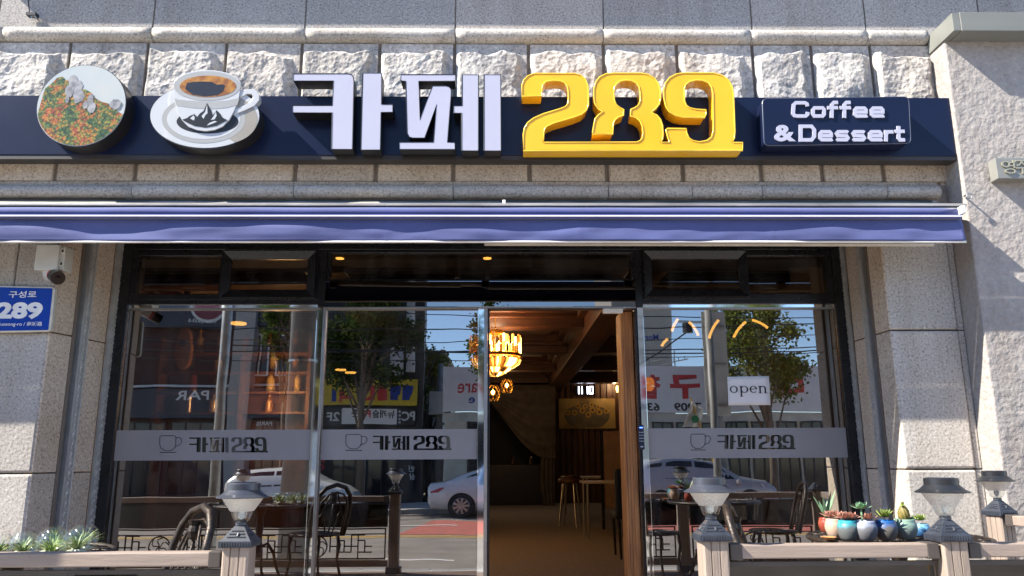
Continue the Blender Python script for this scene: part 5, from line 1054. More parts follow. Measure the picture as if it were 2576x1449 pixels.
# crystal chandelier
def chandelier(px, Y, s, lb, lite):
    top = A(px, 786, Y).z; zt_ = CZ + 0.085; x = A(px, 880, Y).x
    t = empty('chandelier', (x, Y, zt_), lb, 'chandelier'); zb_ = lambda py: A(px, py, Y).z - zt_
    MB().lathe([(0.0, 0), (0.11, 0), (0.10, -0.03), (0.04, -0.07), (0.0, -0.08)], (0, 0, 0), 16, caps=False).build('ceiling_rose', 'gilt', t, local=True)
    MB().tube([(0, 0, -0.06), (0, 0, zb_(850))], 0.008, 6).build('stem', 'gilt', t, local=True)
    MB().lathe([(0.11, 0), (0.115, -0.05), (0.09, -0.08)], (0, 0, zb_(831)), 20).build('crown', 'gilt', t, local=True)
    z1, z0 = zb_(848), zb_(890); R1 = 66 / 1953 * (Y + 5.5)
    rn = random.Random(4)
    for k in range(46):
        a = 2 * math.pi * k / 46; dz = rn.uniform(-0.03, 0.03)
        for h0, h1 in ((0.52, 1.0), (0.0, 0.48)):
            xf = Matrix.Rotation(a, 4, 'Z') @ Matrix.Translation((R1 - 0.01, 0, 0)); b = MB(); b.box(-0.010, 0.010, -0.016, 0.016, z0 + (z1 - z0) * h0 + dz, z0 + (z1 - z0) * h1 + dz, xf)
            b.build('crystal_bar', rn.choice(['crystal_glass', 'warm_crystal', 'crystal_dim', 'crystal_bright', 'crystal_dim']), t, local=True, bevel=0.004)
    b = MB(); b.lathe([(R1 - 0.02, z0 - 0.01), (R1 + 0.008, z0 - 0.012), (R1 + 0.008, z0 - 0.05), (R1 - 0.02, z0 - 0.055)], (0, 0, 0), 40, caps=False); b.build('ring', 'gilt', t, local=True)
    for k in range(14):
        a = 2 * math.pi * k / 14; MB().lathe([(0.0, 0), (0.022, 0.02), (0.02, 0.05), (0.0, 0.08)], (R1 * 0.72 * math.cos(a), R1 * 0.72 * math.sin(a), z0 + 0.07), 8, caps=False).build('bulb', 'warm_bulb', t, local=True)
    for tier, (ra, rb, za, zc_, n_) in enumerate(((R1 * 0.96, R1 * 0.70, zb_(905), zb_(925), 60), (R1 * 0.66, R1 * 0.40, zb_(922), zb_(938), 42), (R1 * 0.38, R1 * 0.12, zb_(936), zb_(946), 24))):
        for k in range(n_):
            a = 2 * math.pi * k / n_; c_, s_ = math.cos(a), math.sin(a); b = MB(); zm = (za + zc_) / 2
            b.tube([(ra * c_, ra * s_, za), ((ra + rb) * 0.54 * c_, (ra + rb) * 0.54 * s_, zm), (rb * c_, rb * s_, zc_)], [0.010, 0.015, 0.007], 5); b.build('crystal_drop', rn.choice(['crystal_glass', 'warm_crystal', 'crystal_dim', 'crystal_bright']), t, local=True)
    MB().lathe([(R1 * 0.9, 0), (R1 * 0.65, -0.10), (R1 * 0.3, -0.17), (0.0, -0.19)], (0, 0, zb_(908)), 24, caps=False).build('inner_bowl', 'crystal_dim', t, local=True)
    if lite:
        ld = bpy.data.lights.new('chandelier_light', 'POINT'); ld.energy = lite; ld.color = (1.0, 0.74, 0.48); ld.shadow_soft_size = 0.3; lo = bpy.data.objects.new('light', ld); COL.objects.link(lo); lo.parent = t; lo.location = (0, 0, zb_(870) + 0.25)
    return t
chandelier(1246, 4.9, 1.0, 'glowing gold crystal chandelier hanging inside the doorway', 16)
# seating near the door
mat('seat_navy', (0.020, 0.030, 0.045), (0.016, 0.024, 0.036), rough=0.6); mat('table_pale', (0.45, 0.42, 0.38), rough=0.4)
p = A(1585, 1184, 3.1); ch = empty('dining_chair', (1.50, 3.1, FZ), 'navy dining chair with slim dark legs just inside the doorway', 'chair')
MB().box(1.22, 1.70, 3.02, 3.08, FZ + 0.42, FZ + 0.93).build('backrest', 'seat_navy', ch, bevel=0.03); MB().box(1.22, 1.70, 3.08, 3.52, FZ + 0.40, FZ + 0.48).build('seat', 'seat_navy', ch, bevel=0.03)
for x, y in ((1.26, 3.06), (1.66, 3.06), (1.26, 3.48), (1.66, 3.48)): MB().tube([(x, y, FZ + 0.42), (x * 1.01, y, FZ)], [0.018, 0.012], 8).build('leg', 'camera_black', ch)
def cafe_table(x, y, w, d_, h, lb):
    t = empty('cafe_table', (x, y, FZ), lb, 'table'); MB().box(x - w / 2, x + w / 2, y - d_ / 2, y + d_ / 2, FZ + h - 0.03, FZ + h).build('tabletop', 'table_pale', t, bevel=0.006)
    for sx in (-1, 1):
        for sy in (-1, 1): MB().tube([(x + sx * (w / 2 - 0.05), y + sy * (d_ / 2 - 0.05), FZ), (x + sx * (w / 2 - 0.05), y + sy * (d_ / 2 - 0.05), FZ + h - 0.03)], 0.014, 8).build('leg', 'steel', t)
cafe_table(1.42, 5.4, 0.62, 0.62, 0.74, 'pale-topped cafe table behind the navy chair'); cafe_table(1.75, 8.2, 0.7, 0.7, 0.74, 'cafe table farther back near the slatted wall')
def stool(x, y, lb):
    t = empty('bar_stool', (x, y, FZ), lb, 'stool', 'stools along the right of the room'); MB().lathe([(0.17, 0.66), (0.19, 0.68), (0.18, 0.72), (0.0, 0.73)], (0, 0, 0), 20).build('seat', 'dark_wood_x', t, local=True, smooth=True)
    for k in range(4): a = k * math.pi / 2 + 0.4; MB().tube([(0.12 * math.cos(a), 0.12 * math.sin(a), 0.67), (0.2 * math.cos(a), 0.2 * math.sin(a), 0)], 0.014, 8).build('leg', 'steel', t, local=True)
stool(1.10, 7.2, 'dark bar stool nearer the doorway, in the dim right side'); stool(1.30, 9.4, 'dark bar stool farther back, in the dim right side')
o = MB().box(1.55, 2.45, 6.6, 6.66, FZ + 0.3, FZ + 1.45).build('standing_screen', 'coffer_brown', bevel=0.01); tag(o, 'brown standing panel behind the cafe table on the right', 'partition')
MB().box(1.53, 1.57, 6.59, 6.68, FZ, FZ + 1.47).build('screen_post', 'camera_black', o)
# bar shelves on the left with lit bottles
wood('shelf_wood', (0.22, 0.09, 0.04), (0.12, 0.05, 0.025), 'x', 14)
bs = empty('bar_shelves', (-2.5, 3.6, FZ), 'reddish wooden bar shelves glimmering behind the left window', 'shelf')
p0, p1 = A(440, 1000, 3.6), A(770, 1000, 3.6)
MB().box(p0.x - 0.25, p1.x + 0.1, 3.86, 3.90, FZ, 3.2).build('back_panel', 'shelf_wood', bs)
szs = [A(600, y, 3.6).z for y in (1036, 985, 935, 886)]
for z in szs: MB().box(p0.x - 0.2, p1.x, 3.6, 3.858, z - 0.025, z).build('shelf_board', 'shelf_wood', bs)
for x in (p0.x - 0.22, (p0.x + p1.x) / 2, p1.x + 0.02): MB().box(x - 0.02, x + 0.02, 3.58, 3.859, FZ, 3.1).build('upright', 'shelf_wood', bs)
bcol = [('bottle_amber', (0.42, 0.18, 0.03)), ('bottle_cream', (0.62, 0.45, 0.20)), ('bottle_red', (0.36, 0.07, 0.03)), ('bottle_dark', (0.06, 0.05, 0.04))]
for nme, c_ in bcol: mat(nme, c_, rough=0.15, coat=0.5)
rn = random.Random(8); place = ['on the lowest bar shelf', 'on the second bar shelf', 'on the third bar shelf', 'on the top bar shelf']
side = ['far left', 'left', 'middle', 'right', 'far right']
for si, z in enumerate(szs):
    for k in range(5):
        x = p0.x + (p1.x - p0.x) * (k + 0.5 + rn.uniform(-0.2, 0.2)) / 5; h = rn.uniform(0.2, 0.3); r = rn.uniform(0.035, 0.05); mi = rn.randrange(4); nme = bcol[mi][0]
        o = MB().lathe([(r, 0), (r, h * 0.6), (r * 0.35, h * 0.78), (r * 0.32, h), (0.0, h)], (x, 3.72, z), 12).build('bottle', nme, smooth=False); tag(o, f"{['amber', 'cream', 'red', 'dark'][mi]} bottle {place[si]}, {side[k]} of five", 'bottle', 'bottles on the bar shelves')
        if mi == 1:
            pass
ld = bpy.data.lights.new('shelf_light', 'POINT'); ld.energy = 42; ld.color = (1.0, 0.55, 0.22); ld.shadow_soft_size = 0.15; lo = bpy.data.objects.new('shelf_lamp_light', ld); COL.objects.link(lo); lo.parent = bs; lo.location = (0.0, -0.35, 1.75)
# guitar on the wall
wood('guitar_wood', (0.55, 0.27, 0.07), (0.40, 0.18, 0.04), 'z', 10)
g0 = A(460, 875, 3.4); gt = empty('wall_guitar', (g0.x, 3.4, g0.z - 0.2), 'acoustic guitar hanging on the dim wall behind the left window', 'guitar')
out = []
for k in range(36):
    t_ = 2 * math.pi * k / 36; zz = 0.24 * math.sin(t_); xx = (0.115 - 0.022 * math.cos(2 * t_) - 0.035 * (math.sin(t_) > 0) * math.sin(t_)) * math.cos(t_); out.append((g0.x + xx, 3.40, g0.z + zz))
MB().prism(out, (0, 0.08, 0)).build('body', 'guitar_wood', gt, bevel=0.008); MB().lathe([(0.042, 0), (0.042, 0.004)], (g0.x, 3.394, g0.z + 0.05), 20, axis='y').build('sound_hole', 'camera_black', gt)
MB().box(g0.x - 0.022, g0.x + 0.022, 3.375, 3.40, g0.z + 0.22, g0.z + 0.62).build('neck', 'dark_wood_z', gt, bevel=0.004); MB().box(g0.x - 0.035, g0.x + 0.035, 3.38, 3.40, g0.z + 0.62, g0.z + 0.75).build('headstock', 'dark_wood_z', gt, bevel=0.004)
# flat disc pendants
glow('led_warm', (1.0, 0.50, 0.09), 4.0)
def disc_pendant(px, py, Y, r, lb):
    p = A(px, py, Y); t = empty('disc_pendant', (p.x, Y, p.z), lb, 'pendant lamp', 'disc pendants behind the left windows')
    MB().lathe([(r, 0), (r, 0.02)], (0, 0, 0), 24).build('light_ring', 'led_warm', t, local=True); MB().lathe([(r * 1.05, 0.021), (r * 0.8, 0.06), (0.02, 0.085), (0.0, 0.09)], (0, 0, 0), 24).build('shade', 'camera_black', t, local=True)
    MB().tube([(0, 0, 0.08), (0, 0, CZ - p.z)], 0.004, 5).build('cord', 'camera_black', t, local=True)
for px, py, Y, lb in ((600, 816, 3.2, 'disc pendant lamp nearest the top left of the left window'), (648, 853, 4.0, 'disc pendant lamp beside the tree reflection in the left window'), (749, 896, 5.2, 'lower disc pendant lamp in front of the grey pole reflection'), (785, 866, 4.6, 'disc pendant lamp at the right edge of the left window'), (857, 932, 7.0, 'small disc pendant lamp in the middle window, the left one'), (882, 939, 7.0, 'small disc pendant lamp in the middle window, the right one')):
    disc_pendant(px, py, Y, 0.085, lb)
# curved LED strips behind the right window
def led_arc(px, py, ang, L, Y, lb, bend=0.25):
    p = A(px, py, Y); s = (Y + 5.5) / 1953; pts = []
    for k in range(9):
        u = (k / 8 - 0.5) * L * s; v = bend * L * s * (0.25 - (k / 8 - 0.5) ** 2); c_, s_ = math.cos(ang), math.sin(ang); pts.append(Vector((p.x + u * c_ - v * s_, Y, p.z + u * s_ + v * c_)))
    t = empty('led_ring_lamp', (p.x, Y, p.z), lb, 'lamp', 'curved LED lamps behind the right window')
    MB().tube(pts, 0.014, 8).build('light_strip', 'led_warm', t); MB().tube([Vector((p.x, Y, p.z + 0.02)), Vector((p.x, Y, CZ - 0.02))], 0.004, 5).build('cord', 'camera_black', t)
for i, (px, py, dg, L, lb) in enumerate(((1698, 818, 62, 36, 'curved LED strip lamp at the left, first of the row in the right window'), (1745, 827, -58, 42, 'curved LED strip lamp second from left in the right window'), (1796, 828, 60, 54, 'longest curved LED strip lamp before the traffic sign reflection'), (1861, 829, 50, 52, 'curved LED strip lamp fourth in the row, before the tree reflection'), (1912, 815, -28, 44, 'curved LED strip lamp at the right end of the row'), (1672, 862, 48, 24, 'short low LED strip lamp near the chrome mullion'))):
    led_arc(px, py, math.radians(dg), L, 2.6, lb)
glow('lantern_glow', (1.0, 0.33, 0.03), 1.4)
p = A(1632, 966, 2.4); t = empty('paper_lantern', (p.x, 2.4, p.z), 'small orange lantern glowing at the left edge of the right window', 'lantern')
MB().lathe([(0.03, -0.07), (0.055, -0.04), (0.06, 0.0), (0.055, 0.04), (0.03, 0.065)], (0, 0, 0), 16).build('shade', 'lantern_glow', t, local=True, smooth=True); MB().tube([(0, 0, 0.06), (0, 0, CZ - p.z)], 0.004, 5).build('cord', 'camera_black', t, local=True)
# recessed downlights behind the transom
for px, py, lb in ((855, 648, 'recessed warm downlight at the left behind the transom'), (1226, 649, 'recessed warm downlight at the centre behind the transom')):
    z = CZ - 0.262; a_ = A(px, py, 0.9); o = MB().lathe([(0.035, 0), (0.035, 0.006)], (a_.x, 0.9, z - 0.006), 20).build('downlight', 'led_warm', smooth=False); tag(o, lb, 'downlight', 'recessed downlights')

# ================================================================== ACROSS THE STREET (seen mirrored in the glass)
YB2 = -23.8
mat('brick_brown', (0.075, 0.036, 0.030), (0.048, 0.024, 0.020), scale=30, rough=0.9, bump=0.3); mat('facade_black', (0.022, 0.020, 0.024), (0.014, 0.013, 0.016), scale=3, rough=0.5); mat('facade_beige', (0.62, 0.56, 0.46), (0.54, 0.48, 0.39), scale=3, rough=0.9); mat('facade_white', (0.58, 0.57, 0.54), (0.46, 0.45, 0.43), scale=2, rough=0.85); mat('facade_grey', (0.38, 0.36, 0.34), (0.30, 0.285, 0.27), scale=20, rough=0.9, stretch=(1, 1, 6))
mat('board_grey', (0.72, 0.70, 0.71), (0.66, 0.64, 0.65), scale=2, rough=0.7); mat('sign_navy', (0.012, 0.014, 0.030), rough=0.4); mat('sign_yellow', (0.62, 0.46, 0.03), rough=0.5); mat('sign_red', (0.55, 0.04, 0.045), rough=0.5); mat('sign_blue', (0.015, 0.05, 0.30), rough=0.5); mat('sign_white', (0.62, 0.62, 0.62), rough=0.5); mat('sign_black', (0.02, 0.02, 0.022), rough=0.5)
mat('logo_maroon', (0.16, 0.02, 0.035), rough=0.5); mat('window_dark', (0.018, 0.020, 0.024), rough=0.08); mat('shop_blue', (0.03, 0.10, 0.30), rough=0.5)
def bld(name, x0, x1, y0, depth, h, m, lb, z0=0.14):
    t = empty(name, ((x0 + x1) / 2, y0, z0), lb, 'building'); bk_ = depth if depth else 9.0; xr = x1 if depth else x1 * (bk_ - y0 + 5.5) / (5.5 - y0) + 0.1   # a wedge-shaped plot narrows towards the back
    MB().prism([(x0, y0, z0), (x1, y0, z0), (xr, y0 - bk_, z0), (x0, y0 - bk_, z0)], (0, 0, h - z0)).build('wall', m, t); return t
def win(t, x0, x1, z0, z1, y, mullions=1, fm='white_paint', pm='window_dark', sill=True):
    b = MB(); e = 0.06; b.box(x0 - e, x1 + e, y + 0.002, y + 0.05, z0 - e, z0); b.box(x0 - e, x1 + e, y + 0.002, y + 0.05, z1, z1 + e); b.box(x0 - e, x0, y + 0.002, y + 0.049, z0, z1); b.box(x1, x1 + e, y + 0.002, y + 0.049, z0, z1)
    for k in range(mullions): x = x0 + (x1 - x0) * (k + 1) / (mullions + 1); b.box(x - 0.025, x + 0.025, y + 0.002, y + 0.045, z0, z1)
    o = b.build('window', fm, t); MB().face([(x1, y + 0.015, z0), (x0, y + 0.015, z0), (x0, y + 0.015, z1), (x1, y + 0.015, z1)]).build('pane', pm, o); return o
def mx(px): return M(px, 1000, YB2).x
def mz(py, px=1257): return M(px, py, YB2).z
# bakery building on the left
bk = bld('bakery_building', -22, mx(806), YB2, 9, 10.5, 'brick_brown', 'brown brick shop building with navy fascia, mirrored in the left window')
MB().box(-22, mx(672), YB2 + 0.002, YB2 + 0.35, mz(826, 520), mz(772, 520) + 1.1).build('fascia', 'sign_navy', bk)
u, v = M(545, 815, YB2 + 0.36), M(475, 803, YB2 + 0.36); MB().text('T.054)633-5', v.x, u.x, u.z, v.z, YB2 + 0.36, bold=0.02, flip=True).build('fascia_lettering', 'sign_white', bk)
p = M(528, 764, YB2 + 0.36); MB().lathe([(0.72, 0), (0.72, 0.03)], (p.x, YB2 + 0.352, p.z), 32, axis='y').build('logo_rim', 'sign_white', bk); MB().lathe([(0.62, 0), (0.62, 0.02)], (p.x, YB2 + 0.384, p.z), 32, axis='y').build('logo_disc', 'logo_maroon', bk)
for px0, px1 in ((628, 665), (690, 740)): win(bk, mx(px1) if mx(px1) < mx(px0) else mx(px0), max(mx(px0), mx(px1)), mz(940), mz(845), YB2, 1)
MB().box(-22, mx(800), YB2 + 0.002, YB2 + 0.18, mz(971), mz(965)).build('string_course', 'sign_white', bk)
MB().box(-22, mx(800), YB2 + 0.002, YB2 + 0.5, mz(1052), mz(978)).build('canopy_fascia', 'sign_navy', bk)
u, v = M(522, 1008, YB2 + 0.52), M(443, 982, YB2 + 0.52); MB().text('PAR', v.x, u.x, u.z, v.z, YB2 + 0.505, bold=0.015, flip=True).build('canopy_lettering', 'sign_white', bk)
u, v = M(683, 1073, YB2 + 0.52), M(648, 1063, YB2 + 0.52); MB().text('PARIS', v.x, u.x, u.z, v.z, YB2 + 0.505, bold=0.015, flip=True).build('canopy_lettering', 'sign_white', bk)
for px0, px1 in ((310, 420), (440, 540), (640, 720)): win(bk, mx(px0), mx(px1), 0.5, mz(1062), YB2, 2, 'sign_black')
MB().box(mx(590), mx(640), YB2 + 0.002, YB2 + 0.6, 0.14, 10.4).build('pillar', 'facade_grey', bk)
# internet cafe building in the middle
pcb = bld('dark_arcade_building', mx(806) + 0.02, mx(1065), YB2, 0, 12, 'facade_black', 'tall black building with yellow sign and PC room banner, mirrored in the middle window')
dp = MB().tube([(mx(1030), YB2 + 0.12, mz(935)), (mx(1030), YB2 + 0.12, 11.8)], 0.17, 10); dp.build('downpipe', 'facade_white', pcb)
win(pcb, mx(985), mx(1008), mz(940), mz(870), YB2, 0, 'sign_white', 'board_grey')
yb = MB().box(mx(800), mx(1050), YB2 + 0.002, YB2 + 0.28, mz(1019), mz(954)).build('yellow_sign', 'sign_yellow', pcb)
def wd(px0, px1, py0, py1, body, m, par, y, bold=0.03):
    u, v = M(px0, py1, y), M(px1, py0, y); MB().text(body, u.x, v.x, u.z, v.z, y, bold=bold, flip=True).build('sign_lettering', m, par)
for pl_, mm in (([(1715,265),(1840,285),(1980,290),(1950,500),(1885,560),(1880,660),(1690,655)], 'sign_blue'), ([(2020,265),(2140,270),(2280,300),(2240,500),(2190,560),(2170,655),(1990,650)], 'sign_blue'), ([(1420,280),(1620,270),(1630,660),(1500,680),(1380,670),(1390,300)], 'sign_red'), ([(1170,300),(1310,300),(1310,660),(1060,680),(1040,640),(1200,560)], 'sign_red'), ([(420,380),(530,380),(560,560),(800,570),(800,630),(520,640),(420,690)], 'sign_red'), ([(230,380),(340,380),(340,700),(230,700)], 'sign_blue')):
    MB().prism([M((1260 + u / 6.44) / 1.5528, (1460 + v / 6.44) / 1.5528, YB2 + 0.285) for u, v in pl_], (0, 0.012, 0)).build('painted_block', mm, yb)
wd(850, 862, 1007, 1014, '3F', 'sign_red', yb, YB2 + 0.29, 0.02)
pb = MB().box(mx(815), mx(1048), YB2 + 0.002, YB2 + 0.22, mz(1069), mz(1027)).build('black_banner', 'sign_black', pcb)
wb = MB().box(mx(866), mx(1000), YB2 + 0.222, YB2 + 0.26, mz(1066), mz(1028)).build('white_panel', 'board_grey', pcb)
wd(882, 905, 1031, 1050, '존', 'sign_black', wb, YB2 + 0.265, 0.02); wd(907, 932, 1031, 1050, 'PC', 'sign_red', wb, YB2 + 0.265, 0.04); wd(936, 992, 1030, 1050, '뉴캐슬', 'sign_black', wb, YB2 + 0.265, 0.02)
wd(1008, 1045, 1033, 1057, 'PC', 'sign_white', pb, YB2 + 0.225, 0.03); wd(822, 855, 1038, 1060, '2F', 'sign_white', pb, YB2 + 0.225, 0.03)
for px in (862, 1003):
    for k in range(4):
        p = M(px, 1034 + k * 9, YB2 + 0.24); MB().lathe([(0.05, 0), (0.03, 0.05), (0, 0.06)], (p.x, YB2 + 0.222, p.z), 10, axis='y').build('bulb', 'sign_white', pb)
vb = MB().box(mx(797), mx(820), YB2 + 0.3, YB2 + 0.5, mz(1215), mz(1085)).build('vertical_banner', 'sign_white', pcb); 
for k, ch_ in enumerate('뉴캐슬PC존'): wd(800, 817, 1090 + k * 20, 1106 + k * 20, ch_, 'sign_red' if ch_ in 'PC' else 'sign_black', vb, YB2 + 0.51, 0.02)
vs_ = MB().box(mx(1026), mx(1046), YB2 + 0.3, YB2 + 0.5, mz(1235), mz(1155)).build('vertical_sign', 'sign_black', pcb)
for k, (ch_, cm) in enumerate((('인', 'sign_white'), ('삼', 'sign_white'))): wd(1028, 1044, 1172 + k * 20, 1188 + k * 20, ch_, cm, vs_, YB2 + 0.51, 0.02)
for px0, px1 in ((845, 900), (930, 1000)): win(pcb, mx(px0), mx(px1), 0.3, mz(1085), YB2, 1, 'sign_black')
MB().box(mx(905), mx(925), YB2 + 0.002, YB2 + 0.15, 0.14, mz(1085)).build('pillar', 'concrete_grey', pcb)
# long low building with roof billboard
lw = bld('hardware_store', mx(1122), mx(2150), YB2, 8, mz(1040), 'facade_beige', 'low beige shop carrying a long grey billboard on its roof')
bb_ = MB().box(mx(1116), mx(2140), YB2 + 0.05, YB2 + 0.30, mz(1038), mz(925)).build('billboard', 'board_grey', lw)
wd(1150, 1232, 963, 988, 'ware', 'sign_red', bb_, YB2 + 0.305, 0.012); wd(1179, 1197, 1000, 1017, 'e', 'sign_blue', bb_, YB2 + 0.305, 0.02)
wd(1612, 1661, 944, 1003, '철', 'sign_red', bb_, YB2 + 0.305, 0.045); wd(1688, 1760, 944, 1003, '구', 'sign_red', bb_, YB2 + 0.305, 0.05); wd(1956, 2020, 944, 1003, '대', 'sign_red', bb_, YB2 + 0.305, 0.045)
wd(1590, 1660, 1012, 1032, '6363', 'sign_black', bb_, YB2 + 0.305, 0.03); wd(1697, 1765, 1012, 1032, '7909', 'sign_black', bb_, YB2 + 0.305, 0.03)
for k in range(8):
    px = 1640 + k * 62; win(lw, mx(px), mx(px + 46), 0.4, mz(1066), YB2, 1, 'sign_black')
for px in (1180, 1270, 1360, 1450): win(lw, mx(px), mx(px + 70), 0.4, mz(1066), YB2, 2, 'sign_black')
MB().box(mx(1115), mx(2150), YB2 + 0.002, YB2 + 0.03, mz(1062), mz(1040)).build('wall_band', 'facade_white', lw)
# grey office block behind, beige house, side blocks
def far(px, Y): return M(px, 1000, Y).x
of = bld('grey_office_block', far(1545, -40), far(1698, -40), -40, 8, 22, 'facade_grey', 'grey office block rising behind the low shop, mirrored in the right window')
u, v = M(1622, 854, -39.95), M(1655, 838, -39.95); MB().text('Mor', u.x, v.x, u.z, v.z, -39.97, bold=0.01, flip=True).build('wall_lettering', 'sign_blue', of)
for r in range(0): win(of, far(1640, -40), far(1680, -40), 9 + r * 3.2, 10.6 + r * 3.2, -40, 1)
bh_ = bld('beige_house', far(1058, -31), far(1110, -31), -31, 6, M(1090, 893, -31).z, 'facade_white', 'small pale house with flat eaves between the black building and the billboard')
MB().box(far(1050, -31) - 0.3, far(1121, -31), -37, -30.6, M(1090, 893, -31).z, M(1090, 882, -31).z).build('eaves', 'facade_grey', bh_)
win(bh_, far(1076, -31), far(1096, -31), M(1090, 960, -31).z, M(1090, 925, -31).z, -31, 1)
bld('grey_side_building', mx(2152), 40, YB2, 8, 3.4, 'facade_beige', 'beige building past the right end of the billboard shop'); bld('brown_side_building', -45, -22.02, YB2, 8, 8.0, 'facade_grey', 'grey building past the left end of the bakery')
# ------------------------------------------------------------------ trees
wood('bark', (0.16, 0.12, 0.09), (0.09, 0.07, 0.05), 'z', 10, rough=0.9, bump=0.4)
def leafmat(name, c1, c2):
    m, n, l, b = _nodes(name); n.remove(b); oi = n.new('ShaderNodeTexCoord').outputs['Object']; t = n.new('ShaderNodeTexNoise'); t.inputs['Scale'].default_value = 5.0; t.inputs['Detail'].default_value = 6; l.new(oi, t.inputs['Vector'])
    r = ramp(n, [(0.35, c2), (0.65, c1)]); l.new(t.outputs['Fac'], r.inputs[0]); d = n.new('ShaderNodeBsdfDiffuse'); tl = n.new('ShaderNodeBsdfTranslucent'); l.new(r.outputs[0], d.inputs[0]); l.new(r.outputs[0], tl.inputs[0])
    mx_ = n.new('ShaderNodeMixShader'); mx_.inputs[0].default_value = 0.35; l.new(d.outputs[0], mx_.inputs[1]); l.new(tl.outputs[0], mx_.inputs[2]); l.new(mx_.outputs[0], n['Material Output'].inputs['Surface']); MATS[name] = m
leafmat('leaf_street', (0.11, 0.15, 0.035), (0.04, 0.075, 0.02)); leafmat('leaf_autumn', (0.23, 0.24, 0.055), (0.07, 0.11, 0.025)); leafmat('leaf_shade', (0.065, 0.095, 0.03), (0.025, 0.045, 0.015))  # last leaf colour darkened to carry the shade on the middle tree
def tree(x, y, ztrunk, cz, rx, rz, n, lm, lb, seed, leaf=0.13):
    rn = random.Random(seed); t = empty('street_tree', (x, y, 0.14), lb, 'tree', 'street trees along the far pavement'); k = MB(); k.tube([(x, y, 0.14), (x + 0.04, y, ztrunk * 0.5), (x - 0.03, y + 0.03, ztrunk), (x, y, cz)], [0.17, 0.14, 0.11, 0.05], 10); clumps = []
    for i in range(26):
        a, e = rn.uniform(0, 6.283), rn.uniform(-0.9, 1.4); q_ = rn.uniform(0.45, 1.0); c_ = Vector((x + rx * q_ * math.cos(a) * math.cos(e), y + rx * q_ * math.sin(a) * math.cos(e), cz + rz * q_ * math.sin(e))); clumps.append((c_, rn.uniform(0.22, 0.42) * rx))
        z0 = rn.uniform(ztrunk * 0.8, cz); mid = Vector((x, y, z0)).lerp(c_, 0.55) + Vector((0, 0, 0.15)); k.tube([(x, y, z0), mid, c_], [0.05, 0.03, 0.01], 6)
    k.build('trunk', 'bark', t, smooth=True); b = MB(); vs, fs = [], []
    for i in range(n):
        c_, r = clumps[rn.randrange(len(clumps))]; p = c_ + Vector((rn.gauss(0, 0.5), rn.gauss(0, 0.5), rn.gauss(0, 0.45))) * r; d = Vector((rn.uniform(-1, 1), rn.uniform(-1, 1), rn.uniform(-1, 0.6))).normalized(); s = d.orthogonal().normalized(); s = (s * math.cos(i) + d.cross(s) * math.sin(i)); L = leaf * rn.uniform(0.7, 1.3); w_ = L * 0.34
        q0 = len(vs); vs += [p, p + d * L * 0.5 + s * w_, p + d * L, p + d * L * 0.5 - s * w_]; fs.append((q0, q0 + 1, q0 + 2, q0 + 3))
    b.add(vs, fs); b.build('crown', lm, t)
p = M(915, 860, -21.0); tree(p.x, -21.0, 2.6, p.z, 1.75, 1.7, 15000, 'leaf_shade', 'leafy street tree before the black building, mirrored in the middle window', 3)
p = M(728, 850, -20.6); tree(p.x, -20.6, 2.6, p.z + 0.2, 0.95, 1.6, 6000, 'leaf_street', 'slim street tree beside the grey utility pole, mirrored in the left window', 5)
p = M(1922, 880, -20.9); tree(p.x, -20.9, 2.4, p.z + 0.1, 1.55, 1.9, 11000, 'leaf_autumn', 'yellowing street tree beside the open notice, mirrored in the right window', 8)
p = M(1232, 870, -21.2); tree(p.x, -21.2, 2.4, p.z, 0.8, 1.6, 2500, 'leaf_street', 'narrow street tree mirrored in the chrome door stile', 12)
p = M(1082, 985, -28.0); tree(p.x, -28.0, 1.2, p.z, 1.15, 1.9, 4500, 'leaf_autumn', 'bushy garden tree in front of the pale house', 21)
# ------------------------------------------------------------------ poles, cables, traffic sign
mat('pole_concrete', (0.21, 0.205, 0.20), (0.15, 0.147, 0.143), scale=3, rough=0.9, bump=0.2, bscale=40)
def pole(px, total, r0, r1, h, m, lb, nm='utility_pole', zb=0.14):
    y = -(total - 5.5); x = M(px, 1000, y).x; t = empty(nm, (x, y, zb), lb, 'pole'); MB().tube([(x, y, zb), (x, y, zb + h)], [r0, r1], 20).build('shaft', m, t, smooth=True); return t, x, y
t, x, y = pole(757, 9.9, 0.185, 0.14, 9.0, 'pole_concrete', 'thick grey concrete utility pole mirrored at the right of the left window')
for z in (2.9, 3.6): MB().lathe([(0.186, 0), (0.186, 0.03)], (x, y, z), 20).build('steel_band', 'steel', t)
MB().lathe([(0.05, 0), (0.05, 0.01)], (x + 0.02, y + 0.185, 1.75), 14, axis='y').build('notice_disc', 'sign_black', t)
t, x, y = pole(556, 8.2, 0.055, 0.05, 5.0, 'zinc', 'slim galvanised post mirrored left of centre in the left window', 'sign_post')
t, x, y = pole(1108, 30.5, 0.16, 0.12, 5.2, 'concrete_grey', 'short dark utility pole beside the pale house', 'utility_pole'); p = M(1100, 1010, y + 0.3); MB().box(p.x - 0.3, p.x + 0.3, y + 0.1, y + 0.4, p.z - 0.5, p.z + 0.4).build('meter_box', 'facade_white', t)
mat('pole_grey', (0.22, 0.22, 0.215), (0.16, 0.16, 0.155), scale=6, rough=0.5); mat('sign_back', (0.66, 0.66, 0.64), (0.56, 0.56, 0.54), scale=4, rough=0.6)
t, x, y = pole(1794, 9.4, 0.045, 0.045, 3.35, 'pole_grey', 'steel traffic-sign pole with a tall grey panel, mirrored in the right window', 'traffic_sign')
p0, p1 = M(1763, 785, y - 0.08), M(1840, 1045, y - 0.08); za, zc_ = p1.z, p0.z
